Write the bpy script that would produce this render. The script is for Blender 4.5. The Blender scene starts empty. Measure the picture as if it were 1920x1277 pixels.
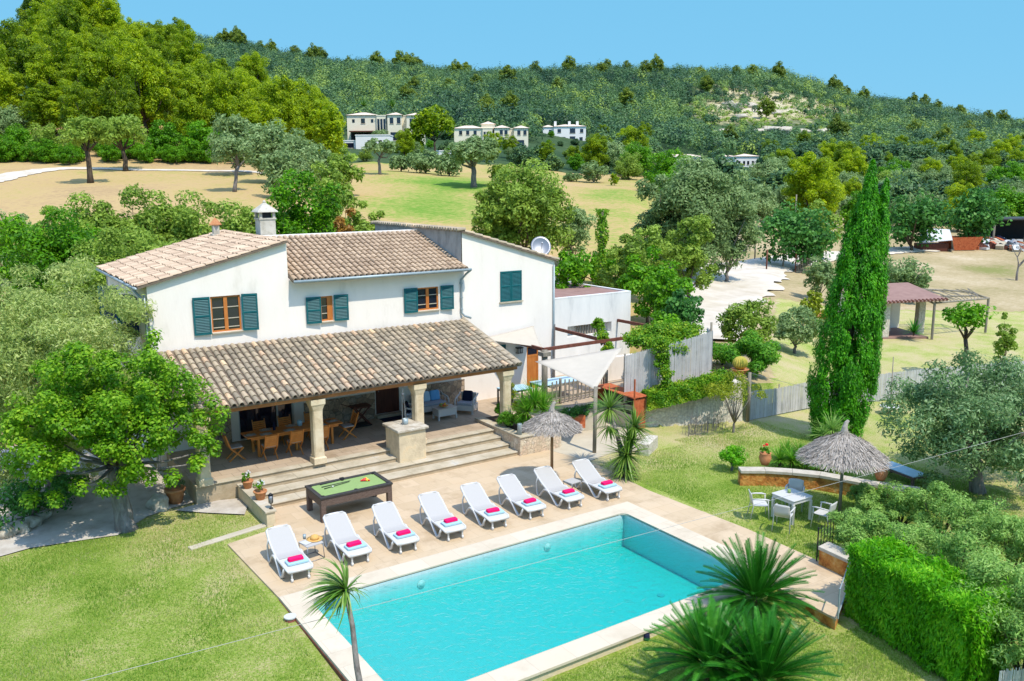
import bpy, bmesh, math, random
import numpy as np
from mathutils import Vector, Matrix
random.seed(7)
C = bpy.context.scene.collection
# ------------------------------------------------------------------ camera
F, YAW, PITCH, ROLL, H = 1608.07, 0.5856977, 0.1836192, -0.006369661, 10.0
_fw = np.array([math.sin(YAW)*math.cos(PITCH), math.cos(YAW)*math.cos(PITCH), -math.sin(PITCH)])
_r = np.array([math.cos(YAW), -math.sin(YAW), 0.0]); _u = np.cross(_r, _fw)
cr_, sr_ = math.cos(ROLL), math.sin(ROLL)
RR, UU = cr_*_r + sr_*_u, -sr_*_r + cr_*_u
cam = bpy.data.cameras.new("camera"); camo = bpy.data.objects.new("camera", cam); C.objects.link(camo)
cam.sensor_width = 36; cam.lens = F/1920*36; cam.clip_end = 4000; cam.clip_start = .1
m = Matrix.Identity(4)
for i in range(3):
    m[i][0] = RR[i]; m[i][1] = UU[i]; m[i][2] = -_fw[i]
m[2][3] = H
camo.matrix_world = m
bpy.context.scene.camera = camo
def ray(x, y): return _fw + ((x-960)/F)*RR - ((y-638.5)/F)*UU
def atz(x, y, z=0):
    d = ray(x, y); t = (z-H)/d[2]; return Vector((d[0]*t, d[1]*t, z))
def aty(x, y, Y):
    d = ray(x, y); t = Y/d[1]; return Vector((d[0]*t, Y, H+d[2]*t))
# ------------------------------------------------------------------ terrain height
FH = np.array([math.sin(YAW), math.cos(YAW)]); RH = np.array([math.cos(YAW), -math.sin(YAW)])
COLS = np.array([-900, 0, 150, 300, 450, 560, 660, 900, 1150, 1400, 1650, 1920, 2600.])
DS = np.array([0, 34, 38, 45, 52, 62, 80, 100, 130, 170, 230, 300, 400, 500, 610, 760, 1000.])
TZ = np.array([
 # 0 34  38  45  52  62  80  100  130   170  230  300  400  500  610  760 1000
 [0, 0, .5, 1.4, 2.8, 4.6, 7.4, 9.6, 13.0, 20, 27, 33, 50, 75, 95, 90, 60],
 [0, 0, .5, 1.4, 2.8, 4.6, 7.4, 9.6, 13.2, 24, 36, 36, 50, 80, 105, 100, 60],
 [0, 0, .5, 1.4, 2.8, 4.6, 7.4, 9.7, 13.0, 27, 46, 42, 50, 80, 105, 100, 60],
 [0, 0, .5, 1.4, 2.8, 4.6, 7.4, 9.7, 12.8, 24, 41, 40, 50, 80, 105, 100, 60],
 [0, 0, .5, 1.4, 2.8, 4.6, 7.2, 9.5, 12.2, 19, 30, 32, 48, 78, 101, 95, 60],
 [0, 0, .5, 1.2, 2.4, 4.2, 6.8, 9.2, 11.6, 16, 22, 26, 44, 72, 93, 88, 60],
 [0, 0, .5, 1.2, 2.2, 3.9, 6.3, 8.8, 11.0, 13.5, 19.5, 26, 42, 68, 86, 80, 60],
 [0, 0, .8, 1.5, 2.2, 3.6, 5.8, 7.9, 10.4, 13.0, 18, 25, 42, 64, 80, 75, 60],
 [0, .3, 1.6, 1.6, 1.9, 2.8, 4.9, 6.9, 9.0, 11.0, 14, 19, 36, 60, 82, 78, 60],
 [0, .3, 1.6, 1.6, 1.6, 1.7, 2.2, 3.2, 5.2, 8.0, 11.5, 14.5, 31, 56, 81, 76, 50],
 [0, 0, .2, .4, .5, .6, .9, 1.5, 2.5, 5.0, 10, 16, 28, 46, 60, 56, 40],
 [0, 0, .1, .2, .3, .4, .7, 1.0, 2.0, 4.5, 9, 15, 24, 34, 42, 38, 30],
 [0, 0, .1, .2, .3, .4, .7, 1.0, 2.0, 4.0, 8, 13, 18, 24, 30, 26, 20]])
def smooth(a, b, x):
    t = np.clip((x-a)/(b-a), 0, 1); return t*t*(3-2*t)
def polar(x, y):
    d = x*FH[0]+y*FH[1]; s = x*RH[0]+y*RH[1]
    px = 960 + F*np.clip(s/np.maximum(d, 1e-3), -2.5, 2.5)/math.cos(PITCH)
    return px, d
def table(px, d):
    px = np.clip(px, COLS[0], COLS[-1]); d = np.clip(d, 0, DS[-1])
    i = np.clip(np.searchsorted(COLS, px)-1, 0, len(COLS)-2); j = np.clip(np.searchsorted(DS, d)-1, 0, len(DS)-2)
    u = (px-COLS[i])/(COLS[i+1]-COLS[i]); v = (d-DS[j])/(DS[j+1]-DS[j]); u = u*u*(3-2*u)
    return (TZ[i, j]*(1-u)+TZ[i+1, j]*u)*(1-v)+(TZ[i, j+1]*(1-u)+TZ[i+1, j+1]*u)*v
YX = np.array([-60, 4, 5.5, 22.9, 23.4, 27.4, 31.4, 35, 38.2, 60, 110, 200.])
YY = np.array([36, 36, 40, 40, 25.75, 23.9, 23.75, 22.8, 21.9, 12, -12, -60.])
def height(x, y):
    x = np.asarray(x, float); y = np.asarray(y, float)
    px, d = polar(x, y)
    yb = np.interp(x, YX, YY)
    m = smooth(0, 1, (y-yb)/np.where(x < 20, 4.0, np.where(x < 36, .5, 2.5)))
    t = table(px, d)
    t = np.where((x > 22.9) & (x < 40) & (y-yb < 12) & (y > yb), np.maximum(t, np.interp(px, [1180, 1400, 1480, 1560], [1.6, 1.6, 1.2, 0])), t)
    t = np.where((x > 22.95) & (x < 29.2) & (y > 26.45) & (y < 33.1), .5, t)
    slope = np.clip((19-y)*.035, 0, .6)*smooth(24, 18, x) 
    bump = .02*np.sin(x*.9+1.3)*np.sin(y*.7)
    und = smooth(60, 140, d)*(1.2*np.sin(x*.031+.5)*np.cos(y*.037)*smooth(360, 420, d)+.5*np.sin(x*.09)*np.sin(y*.083+1))
    return -.05 - slope - bump*.5*(1-m)+ m*(t+und)
def hz(x, y): return float(height(x, y))
def hit(px, py):
    d = ray(px, py); t = 8.0; prev = t
    while t < 1500:
        p = d*t
        if H+p[2] < hz(p[0], p[1]):
            a, b = prev, t
            for _ in range(18):
                c = (a+b)/2; p = d*c
                if H+p[2] < hz(p[0], p[1]): b = c
                else: a = c
            p = d*b; return Vector((p[0], p[1], hz(p[0], p[1])))
        prev = t; t *= 1.01
    return Vector((d[0]*600, d[1]*600, 0))
def pd(px, d):   # ground point in the direction of column px at forward distance d
    s = (px-960)/F*math.cos(PITCH)*d
    x, y = FH*d + RH*s
    return Vector((x, y, hz(x, y)))
def ztop(row, d): return H - d*math.tan(PITCH+math.atan((row-638.5)/F))
# ------------------------------------------------------------------ objects
def tag(o, label=None, cat=None, group=None, kind=None):
    if label: o['label'] = label
    if cat: o['category'] = cat
    if group: o['group'] = group
    if kind: o['kind'] = kind
    return o
def thing(name, label, cat, loc=(0, 0, 0), rz=0, group=None):
    o = bpy.data.objects.new(name, None); C.objects.link(o); o.location = loc; o.rotation_euler = (0, 0, rz)
    o.empty_display_size = .1
    return tag(o, label, cat, group)
def copytree(o, parent=None):
    c = o.copy(); C.objects.link(c)
    if parent is not None: c.parent = parent
    for ch in o.children: copytree(ch, c)
    return c
class MB:
    def __init__(s): s.v = []; s.f = []; s.c = []; s.cur = .5
    def add(s, vs, fs, c=None):
        n = len(s.v); s.v.extend([tuple(v) for v in vs]); s.f.extend([tuple(i+n for i in f) for f in fs])
        s.c.extend([s.cur if c is None else c]*len(fs)); return s
    def box(s, x0, x1, y0, y1, z0, z1, c=None):
        return s.add([(x0,y0,z0),(x1,y0,z0),(x1,y1,z0),(x0,y1,z0),(x0,y0,z1),(x1,y0,z1),(x1,y1,z1),(x0,y1,z1)],
            [(0,3,2,1),(4,5,6,7),(0,1,5,4),(1,2,6,5),(2,3,7,6),(3,0,4,7)], c)
    def bar(s, a, b, w, h=None, up=(0,0,1), c=None):
        a = Vector(a); b = Vector(b); h = w if h is None else h; d = (b-a).normalized(); u = Vector(up)
        if abs(d.dot(u)) > .98: u = Vector((0,1,0))
        r = d.cross(u).normalized(); u = r.cross(d).normalized(); r *= w/2; u *= h/2
        return s.add([a-r-u,a+r-u,a+r+u,a-r+u,b-r-u,b+r-u,b+r+u,b-r+u],[(0,1,2,3),(7,6,5,4),(0,4,5,1),(1,5,6,2),(2,6,7,3),(3,7,4,0)], c)
    def tube(s, pts, rad, n=8, cap=True, c=None):
        pts = [Vector(p) for p in pts]; k = len(pts)
        rs = rad if isinstance(rad, (list, tuple)) else [rad]*k
        vs = []; prev = None
        for i, p in enumerate(pts):
            d = (pts[min(i+1, k-1)]-pts[max(i-1, 0)])
            d = d.normalized() if d.length > 1e-9 else Vector((0,0,1))
            if prev is None:
                a = Vector((1,0,0)) if abs(d.x) < .8 else Vector((0,1,0)); r = d.cross(a).normalized()
            else: r = (prev - d*prev.dot(d)); r = r.normalized() if r.length > 1e-6 else d.orthogonal().normalized()
            prev = r; u = d.cross(r)
            for j in range(n):
                t = 2*math.pi*j/n; vs.append(p + (r*math.cos(t)+u*math.sin(t))*rs[i])
        fs = [(i*n+j, i*n+(j+1)%n, (i+1)*n+(j+1)%n, (i+1)*n+j) for i in range(k-1) for j in range(n)]
        if cap: fs += [tuple(range(n-1, -1, -1)), tuple((k-1)*n+j for j in range(n))]
        return s.add(vs, fs, c)
    def lathe(s, prof, n=20, loc=(0,0,0), c=None, cap=True):
        vs = []; L = Vector(loc)
        for r, z in prof:
            for j in range(n):
                t = 2*math.pi*j/n; vs.append(L+Vector((r*math.cos(t), r*math.sin(t), z)))
        k = len(prof)
        fs = [(i*n+j, i*n+(j+1)%n, (i+1)*n+(j+1)%n, (i+1)*n+j) for i in range(k-1) for j in range(n)]
        if cap: fs += [tuple(range(n-1, -1, -1)), tuple((k-1)*n+j for j in range(n))]
        return s.add(vs, fs, c)
    def prism(s, poly, z0, z1, c=None):
        n = len(poly); vs = [(p[0], p[1], z0) for p in poly]+[(p[0], p[1], z1) for p in poly]
        return s.add(vs, [tuple(range(n-1,-1,-1)), tuple(range(n, 2*n))]+[(i,(i+1)%n,n+(i+1)%n,n+i) for i in range(n)], c)
    def build(s, name, mat, parent=None, smooth=False, bevel=0, seg=2):
        me = bpy.data.meshes.new(name); me.from_pydata([tuple(v) for v in s.v], [], s.f); me.update()
        a = me.attributes.new('rnd', 'FLOAT', 'FACE'); a.data.foreach_set('value', s.c)
        if smooth: me.polygons.foreach_set('use_smooth', [True]*len(me.polygons))
        o = bpy.data.objects.new(name, me); C.objects.link(o)
        me.materials.append(mat)
        if parent is not None: o.parent = parent
        if bevel:
            b = o.modifiers.new('b', 'BEVEL'); b.width = bevel; b.segments = seg; b.limit_method = 'ANGLE'; b.angle_limit = .6
        return o
def npmesh(name, V, Fq, mat, rnd=None, parent=None, smooth=False, k=4):
    me = bpy.data.meshes.new(name); V = np.asarray(V, np.float32); Fq = np.asarray(Fq, np.int32)
    me.vertices.add(len(V)); me.vertices.foreach_set('co', V.ravel())
    nf = len(Fq); me.loops.add(nf*k); me.loops.foreach_set('vertex_index', Fq.ravel())
    me.polygons.add(nf); me.polygons.foreach_set('loop_start', np.arange(0, nf*k, k, dtype=np.int32))
    me.polygons.foreach_set('loop_total', np.full(nf, k, np.int32))
    if smooth: me.polygons.foreach_set('use_smooth', np.ones(nf, bool))
    me.update(calc_edges=True)
    if rnd is not None:
        a = me.attributes.new('rnd', 'FLOAT', 'FACE'); a.data.foreach_set('value', np.asarray(rnd, np.float32))
    me.materials.append(mat)
    o = bpy.data.objects.new(name, me); C.objects.link(o)
    if parent is not None: o.parent = parent
    return o
# ------------------------------------------------------------------ materials
def lin(c): return tuple((x/255/12.92 if x/255 <= .04045 else ((x/255+.055)/1.055)**2.4) for x in c)+(1,)
def newmat(name):
    m = bpy.data.materials.new(name); m.use_nodes = True; nt = m.node_tree; nt.nodes.clear()
    out = nt.nodes.new('ShaderNodeOutputMaterial'); return m, nt, out
def N(nt, t, **kw):
    n = nt.nodes.new('ShaderNode'+t)
    for k, v in kw.items(): setattr(n, k, v)
    return n
def ramp(nt, stops, fac=None, interp='LINEAR'):
    r = N(nt, 'ValToRGB'); e = r.color_ramp.elements; r.color_ramp.interpolation = interp
    while len(e) < len(stops): e.new(.5)
    for i, (p, c) in enumerate(stops): e[i].position = p; e[i].color = c if len(c) == 4 else tuple(c)+(1,)
    if fac is not None: nt.links.new(fac, r.inputs[0])
    return r
def mat(name, stops, scale=4, rough=.8, bump=.1, bscale=None, detail=6, rnd=0, spec=.3, metallic=0, stretch=None, coat=0, dist=.02):
    """stops: list of rgb (linear) blended by world-scale noise; rnd mixes in the per-face attribute"""
    m, nt, out = newmat(name)
    b = N(nt, 'BsdfPrincipled'); nt.links.new(b.outputs[0], out.inputs[0])
    tc = N(nt, 'TexCoord'); mp = N(nt, 'Mapping'); nt.links.new(tc.outputs['Object'], mp.inputs[0])
    if stretch: mp.inputs['Scale'].default_value = stretch
    n = N(nt, 'TexNoise'); n.inputs['Scale'].default_value = scale; n.inputs['Detail'].default_value = detail; n.inputs['Roughness'].default_value = .65
    nt.links.new(mp.outputs[0], n.inputs[0])
    fac = n.outputs['Fac']
    mr = N(nt, 'MapRange'); mr.inputs[1].default_value = .3; mr.inputs[2].default_value = .7; nt.links.new(fac, mr.inputs[0]); fac = mr.outputs[0]
    if rnd:
        at = N(nt, 'Attribute'); at.attribute_name = 'rnd'
        mx = N(nt, 'Mix'); mx.inputs[0].default_value = rnd; nt.links.new(fac, mx.inputs[2]); nt.links.new(at.outputs['Fac'], mx.inputs[3]); fac = mx.outputs[0]
    k = len(stops)
    st = [(i/(k-1) if k > 1 else 0, c) for i, c in enumerate(stops)] if not isinstance(stops[0][1], (tuple, list)) else stops
    if k == 1: b.inputs['Base Color'].default_value = tuple(stops[0][:3])+(1,)
    else: r = ramp(nt, st, fac); nt.links.new(r.outputs[0], b.inputs['Base Color'])
    b.inputs['Roughness'].default_value = rough; b.inputs['Metallic'].default_value = metallic
    b.inputs['Specular IOR Level'].default_value = spec; b.inputs['Coat Weight'].default_value = coat
    if bump:
        n2 = N(nt, 'TexNoise'); n2.inputs['Scale'].default_value = bscale or scale*6; n2.inputs['Detail'].default_value = 4
        nt.links.new(mp.outputs[0], n2.inputs[0])
        bp = N(nt, 'Bump'); bp.inputs['Strength'].default_value = bump; bp.inputs['Distance'].default_value = dist
        nt.links.new(n2.outputs[0], bp.inputs['Height']); nt.links.new(bp.outputs[0], b.inputs['Normal'])
    return m
def leafmat(name, cols, trans=.35, vary=.25, rough=.5, nscale=.6):
    m, nt, out = newmat(name)
    at = N(nt, 'Attribute'); at.attribute_name = 'rnd'
    oi = N(nt, 'ObjectInfo'); tc = N(nt, 'TexCoord')
    n = N(nt, 'TexNoise'); n.inputs['Scale'].default_value = nscale; n.inputs['Detail'].default_value = 2; nt.links.new(tc.outputs['Object'], n.inputs[0])
    a = N(nt, 'Math', operation='MULTIPLY_ADD'); nt.links.new(oi.outputs['Random'], a.inputs[0]); a.inputs[1].default_value = vary
    nt.links.new(at.outputs['Fac'], a.inputs[2])
    b = N(nt, 'Math', operation='MULTIPLY_ADD'); nt.links.new(n.outputs[0], b.inputs[0]); b.inputs[1].default_value = .7; nt.links.new(a.outputs[0], b.inputs[2])
    s = N(nt, 'Math', operation='SUBTRACT'); nt.links.new(b.outputs[0], s.inputs[0]); s.inputs[1].default_value = .35+vary/2
    k = len(cols); r = ramp(nt, [(i/(k-1), c) for i, c in enumerate(cols)], s.outputs[0])
    d = N(nt, 'BsdfPrincipled'); d.inputs['Roughness'].default_value = rough; d.inputs['Specular IOR Level'].default_value = .25
    t = N(nt, 'BsdfTranslucent'); mx = N(nt, 'MixShader'); mx.inputs[0].default_value = trans
    nt.links.new(r.outputs[0], d.inputs['Base Color']); nt.links.new(r.outputs[0], t.inputs[0])
    nt.links.new(d.outputs[0], mx.inputs[1]); nt.links.new(t.outputs[0], mx.inputs[2]); nt.links.new(mx.outputs[0], out.inputs[0])
    return m
G = lambda *c: tuple(c)
M = {}
M['wall'] = mat('white_plaster', [(0,G(.76,.68,.595)), (.3,G(.845,.76,.68)), (1,G(.88,.80,.72))], 1.3, .9, .2, 12, stretch=(1,1,.35))
M['wall2'] = mat('weathered_plaster', [(0,G(.52,.52,.50)), (.35,G(.72,.71,.68)), (1,G(.82,.8,.76))], 1.1, .9, .2, 10, stretch=(1,1,.25))
M['grey'] = mat('grey_render', [G(.22,.21,.2), G(.38,.36,.34), G(.45,.43,.4)], 1.5, .95, .3, 12, stretch=(1,1,.4))
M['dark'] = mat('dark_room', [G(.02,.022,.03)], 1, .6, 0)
M['tile_porch'] = mat('aged_roof_tile', [(0,G(.24,.20,.145)), (.3,G(.34,.28,.20)), (.6,G(.42,.34,.235)), (.80,G(.49,.385,.26)), (.84,G(.54,.33,.21)), (.89,G(.66,.50,.31)), (1,G(.80,.62,.36))], 16, .9, .6, 60, rnd=.80, dist=.01)
M['tile_mid'] = mat('brown_roof_tile', [(0,G(.28,.195,.13)), (.4,G(.44,.31,.20)), (.7,G(.52,.375,.245)), (1,G(.62,.46,.31))], 14, .9, .5, 60, rnd=.5, dist=.01)
M['tile_left'] = mat('pale_roof_tile', [(0,G(.32,.22,.15)), (.35,G(.47,.335,.225)), (.7,G(.58,.43,.295)), (1,G(.68,.53,.37))], 14, .9, .5, 60, rnd=.72, dist=.01)
M['tile_base'] = mat('roof_channel', [G(.12,.09,.07), G(.22,.17,.12)], 10, .95, .3)
M['shutter'] = mat('green_shutter_paint', [G(.004,.085,.10), G(.008,.125,.135)], 5, .5, .03)
M['shutter_b'] = mat('blue_shutter_paint', [G(.012,.03,.10), G(.02,.05,.15)], 5, .5, .03)
M['wood'] = mat('orange_window_wood', [G(.42,.13,.025), G(.58,.21,.05)], 8, .5, .05, stretch=(1,1,.2))
M['beam'] = mat('porch_beam_wood', [G(.32,.12,.04), G(.48,.2,.07)], 6, .7, .2, stretch=(.2,1,1))
M['darkwood'] = mat('dark_door_wood', [G(.05,.012,.008), G(.14,.045,.025)], 6, .6, .2, stretch=(4,1,.3))
M['teak'] = mat('teak_wood', [G(.50,.16,.03), G(.72,.28,.06)], 9, .45, .1, stretch=(1,1,.3))
M['greywood'] = mat('weathered_wood', [G(.16,.14,.11), G(.33,.29,.23)], 10, .9, .4, stretch=(1,1,.15))
M['postwood'] = mat('umbrella_post_wood', [G(.25,.12,.05), G(.45,.25,.12)], 12, .8, .3, stretch=(1,1,.15))
def glassy(name, col, rough=.06):
    m, nt, out = newmat(name); b = N(nt, 'BsdfPrincipled'); b.inputs['Base Color'].default_value = col+(1,); b.inputs['Roughness'].default_value = rough
    b.inputs['Specular IOR Level'].default_value = .8; nt.links.new(b.outputs[0], out.inputs[0]); return m
M['glass'] = glassy('window_glass', (.012,.015,.03))
M['gutter'] = mat('grey_gutter', [G(.30,.36,.38), G(.38,.44,.46)], 5, .5, 0, metallic=.3)
M['stonecol'] = mat('sandstone', [G(.50,.38,.23), G(.66,.53,.35), G(.70,.60,.43)], 2.2, .9, .5, 14)
M['stoneped'] = mat('sandstone_blocks', [(0,G(.45,.36,.24)), (.5,G(.62,.51,.34)), (.8,G(.68,.52,.32)), (1,G(.66,.42,.22))], 1.6, .9, .6, 16)
M['stepstone'] = mat('stair_stone', [(0,G(.34,.285,.20)), (.4,G(.45,.385,.275)), (.7,G(.50,.43,.32)), (1,G(.52,.49,.42))], 1.7, .85, .3, 20)
M['riser'] = mat('stair_riser', [G(.34,.26,.16), G(.48,.38,.26)], 3, .9, .4, 20)
M['coping'] = None
M['white'] = mat('white_plastic', [G(.55,.535,.51)], 1, .4, 0, spec=.5)
M['sling'] = mat('lounger_mesh_fabric', [G(.40,.38,.355), G(.44,.42,.395)], 60, .7, .1)
M['whitemetal'] = mat('white_metal', [G(.58,.58,.59)], 1, .4, 0)
M['greymetal'] = mat('grey_metal', [G(.25,.26,.28)], 1, .4, 0, metallic=.6)
M['chairwhite'] = mat('garden_chair_white', [G(.55,.535,.51)], 1, .4, 0)  # same white colour as the other garden plastic
M['pink'] = mat('pink_towel', [G(.74,.003,.09), G(.88,.008,.15)], 30, 1, .4, 90)
M['blue'] = mat('pale_blue_towel', [G(.32,.50,.55), G(.38,.56,.62)], 30, 1, .4, 90)
M['terra'] = mat('terracotta', [G(.42,.16,.06), G(.60,.27,.12)], 6, .8, .2)
M['soil'] = mat('soil', [G(.05,.03,.02), G(.12,.08,.05)], 10, 1, .5)
M['rust'] = mat('rusty_steel', [G(.25,.055,.02), G(.42,.1,.035), G(.5,.16,.06)], 5, .8, .3)
M['rustdark'] = mat('dark_rusty_steel', [G(.10,.035,.02), G(.22,.075,.05)], 5, .8, .2)
M['sail'] = mat('sail_cloth', [G(.47,.42,.345), G(.51,.455,.375)], 3, .9, .05)
M['redroof'] = mat('dull_red_flat_roof', [G(.24,.14,.115), G(.32,.195,.16)], 2, .9, .2)
M['felt'] = mat('green_felt', [G(.22,.32,.11), G(.26,.37,.13)], 10, .9, .1)
M['wicker'] = mat('brown_wicker', [G(.07,.045,.035), G(.2,.14,.11)], 45, .7, .6, 120, stretch=(.4,.4,3))
M['blacktrim'] = mat('dark_trim', [G(.035,.035,.035), G(.06,.055,.05)], 8, .5, .05)
M['black'] = mat('black_plastic', [G(.02,.02,.022)], 1, .5, 0)
M['yellow'] = mat('yellow_ball', [G(.8,.45,.02)], 1, .2, 0, spec=.6)
M['red'] = mat('red_ball', [G(.6,.03,.02)], 1, .2, 0, spec=.6)
M['thatch'] = mat('grey_thatch', [G(.15,.13,.11), G(.38,.33,.28), G(.58,.51,.44)], 12, 1, .6, 60, rnd=.7)
M['reed'] = mat('grey_reed', [(0,G(.30,.285,.275)), (.4,G(.52,.50,.49)), (1,G(.66,.64,.62))], 3, 1, .3, rnd=.6)
M['bark'] = mat('grey_bark', [G(.12,.10,.09), G(.30,.27,.25)], 9, 1, .8, 22, stretch=(1,1,.25), dist=.05)
M['barkd'] = mat('dark_bark', [G(.05,.035,.025), G(.13,.10,.07)], 9, 1, .6, 22, stretch=(1,1,.25))
M['rock'] = mat('limestone_rock', [(0,G(.28,.22,.15)), (.5,G(.48,.42,.33)), (1,G(.62,.58,.50))], 2.5, .95, .8, 10, dist=.05)
M['ochre'] = mat('ochre_stone', [(0,G(.16,.06,.02)), (.35,G(.46,.17,.035)), (.7,G(.60,.30,.08)), (1,G(.62,.46,.25))], 3.2, .95, .8, 14, dist=.04)
M['bench'] = mat('bench_slab', [G(.40,.35,.28), G(.56,.50,.41)], 4, .9, .4)
M['flower'] = mat('red_flower', [G(.7,.02,.02)], 1, .7, 0)
M['straw'] = mat('straw_hat', [G(.55,.30,.08), G(.72,.44,.15)], 40, .9, .3)
M['bluecush'] = mat('blue_cushion', [G(.12,.35,.65), G(.16,.42,.72)], 10, .9, .1)
M['navy'] = mat('navy_cushion', [G(.008,.012,.04)], 10, .9, .1)
M['greycush'] = mat('grey_cushion', [G(.33,.36,.42), G(.4,.43,.5)], 10, .9, .1)
M['tableblue'] = mat('pale_blue_table', [G(.36,.55,.68), G(.45,.63,.74)], 4, .4, 0)
M['lichen'] = mat('chimney_render', [G(.34,.31,.24), G(.50,.46,.39), G(.56,.52,.45)], 4, .95, .4)
M['cream'] = mat('cream_villa_wall', [G(.82,.72,.52), G(.86,.78,.62)], .5, .9, 0)
M['beigewall'] = mat('white_villa_wall', [G(.84,.80,.76), G(.88,.85,.82)], .5, .9, 0)
M['villaroof'] = mat('villa_roof', [G(.62,.47,.36), G(.74,.6,.48)], 1, .9, 0)
M['paved'] = mat('gravel_pale', [(0,G(.36,.31,.25)), (.5,G(.48,.43,.37)), (1,G(.56,.52,.46))], 1.5, 1, .6, 25)
M['concrete'] = mat('pale_concrete', [G(.42,.36,.27), G(.53,.47,.36)], 1.0, .9, .2, 20)
# paving made of slabs: deck and coping
def paving(name, c1, c2, joint, sx, sy, js=.012, bump=.2, off=.5, vari=.5):
    m, nt, out = newmat(name); b = N(nt, 'BsdfPrincipled'); nt.links.new(b.outputs[0], out.inputs[0])
    tc = N(nt, 'TexCoord'); br = N(nt, 'TexBrick'); br.offset = off; br.inputs['Scale'].default_value = 1
    br.inputs['Brick Width'].default_value = sx; br.inputs['Row Height'].default_value = sy; br.inputs['Mortar Size'].default_value = js
    br.inputs['Color1'].default_value = c1+(1,); br.inputs['Color2'].default_value = c2+(1,); br.inputs['Mortar'].default_value = joint+(1,)
    br.inputs['Mortar Smooth'].default_value = .3
    n0 = N(nt, 'TexNoise'); n0.inputs['Scale'].default_value = 2.5; n0.inputs['Detail'].default_value = 3
    av = N(nt, 'VectorMath', operation='MULTIPLY_ADD'); av.inputs[1].default_value = (.03,.03,0); nt.links.new(n0.outputs['Color'], av.inputs[0]); nt.links.new(tc.outputs['Object'], av.inputs[2])
    nt.links.new(tc.outputs['Object'], n0.inputs[0]); nt.links.new(av.outputs[0], br.inputs[0])
    n = N(nt, 'TexNoise'); n.inputs['Scale'].default_value = .9; n.inputs['Detail'].default_value = 8; n.inputs['Roughness'].default_value = .7; nt.links.new(tc.outputs['Object'], n.inputs[0])
    r = ramp(nt, [(.3, (.72,.68,.62,1)), (.5, (1,1,1,1)), (.7, (1.0,.97,.92,1))], n.outputs[0])
    mx = N(nt, 'Mix', data_type='RGBA', blend_type='MULTIPLY'); mx.inputs[0].default_value = vari
    nt.links.new(br.outputs[0], mx.inputs[6]); nt.links.new(r.outputs[0], mx.inputs[7]); nt.links.new(mx.outputs[2], b.inputs['Base Color'])
    b.inputs['Roughness'].default_value = .8; b.inputs['Specular IOR Level'].default_value = .3
    n3 = N(nt, 'TexNoise'); n3.inputs['Scale'].default_value = 30; nt.links.new(tc.outputs['Object'], n3.inputs[0])
    bp = N(nt, 'Bump'); bp.inputs['Strength'].default_value = bump; bp.inputs['Distance'].default_value = .01
    nt.links.new(n3.outputs[0], bp.inputs['Height']); nt.links.new(bp.outputs[0], b.inputs['Normal'])
    return m
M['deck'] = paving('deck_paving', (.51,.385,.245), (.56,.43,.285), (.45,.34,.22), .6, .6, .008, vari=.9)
M['coping'] = paving('coping_slabs', (.56,.475,.355), (.61,.525,.40), (.48,.395,.29), .95, .63, .007, vari=.5)
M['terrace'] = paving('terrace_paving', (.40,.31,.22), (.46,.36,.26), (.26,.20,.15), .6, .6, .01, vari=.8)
def voro_stone(name, cols, scale=3.0, gap=.06, gapc=(.16,.13,.10)):
    m, nt, out = newmat(name); b = N(nt, 'BsdfPrincipled'); nt.links.new(b.outputs[0], out.inputs[0]); b.inputs['Roughness'].default_value = .95
    tc = N(nt, 'TexCoord'); v = N(nt, 'TexVoronoi'); v.inputs['Scale'].default_value = scale; v2 = N(nt, 'TexVoronoi', feature='DISTANCE_TO_EDGE'); v2.inputs['Scale'].default_value = scale
    nt.links.new(tc.outputs['Object'], v.inputs[0]); nt.links.new(tc.outputs['Object'], v2.inputs[0])
    sp = N(nt, 'SeparateColor'); nt.links.new(v.outputs['Color'], sp.inputs[0])
    r = ramp(nt, [(i/(len(cols)-1), c) for i, c in enumerate(cols)], sp.outputs[0])
    n = N(nt, 'TexNoise'); n.inputs['Scale'].default_value = 12; n.inputs['Detail'].default_value = 5; nt.links.new(tc.outputs['Object'], n.inputs[0])
    rn = ramp(nt, [(.3,(.6,.6,.6,1)),(.7,(1.1,1.1,1.1,1))], n.outputs[0])
    mx = N(nt, 'Mix', data_type='RGBA', blend_type='MULTIPLY'); mx.inputs[0].default_value = 1; nt.links.new(r.outputs[0], mx.inputs[6]); nt.links.new(rn.outputs[0], mx.inputs[7])
    e = ramp(nt, [(0,(0,0,0,1)),(gap,(1,1,1,1))], v2.outputs[0])
    m2 = N(nt, 'Mix', data_type='RGBA'); nt.links.new(e.outputs[0], m2.inputs[0]); m2.inputs[6].default_value = gapc+(1,); nt.links.new(mx.outputs[2], m2.inputs[7])
    nt.links.new(m2.outputs[2], b.inputs['Base Color'])
    bp = N(nt, 'Bump'); bp.inputs['Strength'].default_value = .6; bp.inputs['Distance'].default_value = .03
    nt.links.new(e.outputs[0], bp.inputs['Height']); nt.links.new(bp.outputs[0], b.inputs['Normal']); return m
M['wainscot'] = voro_stone('stone_cladding', [G(.30,.20,.13), G(.50,.36,.24), G(.60,.42,.26), G(.42,.34,.27)], 4)
M['planter'] = voro_stone('planter_stone', [G(.60,.46,.32), G(.70,.58,.42), G(.66,.48,.34), G(.74,.64,.5)], 5, .05, (.5,.4,.28))
M['retain'] = voro_stone('rendered_stone_wall', [G(.60,.54,.44), G(.66,.6,.5), G(.7,.65,.55)], 1.6, .03, (.55,.49,.40))
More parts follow.
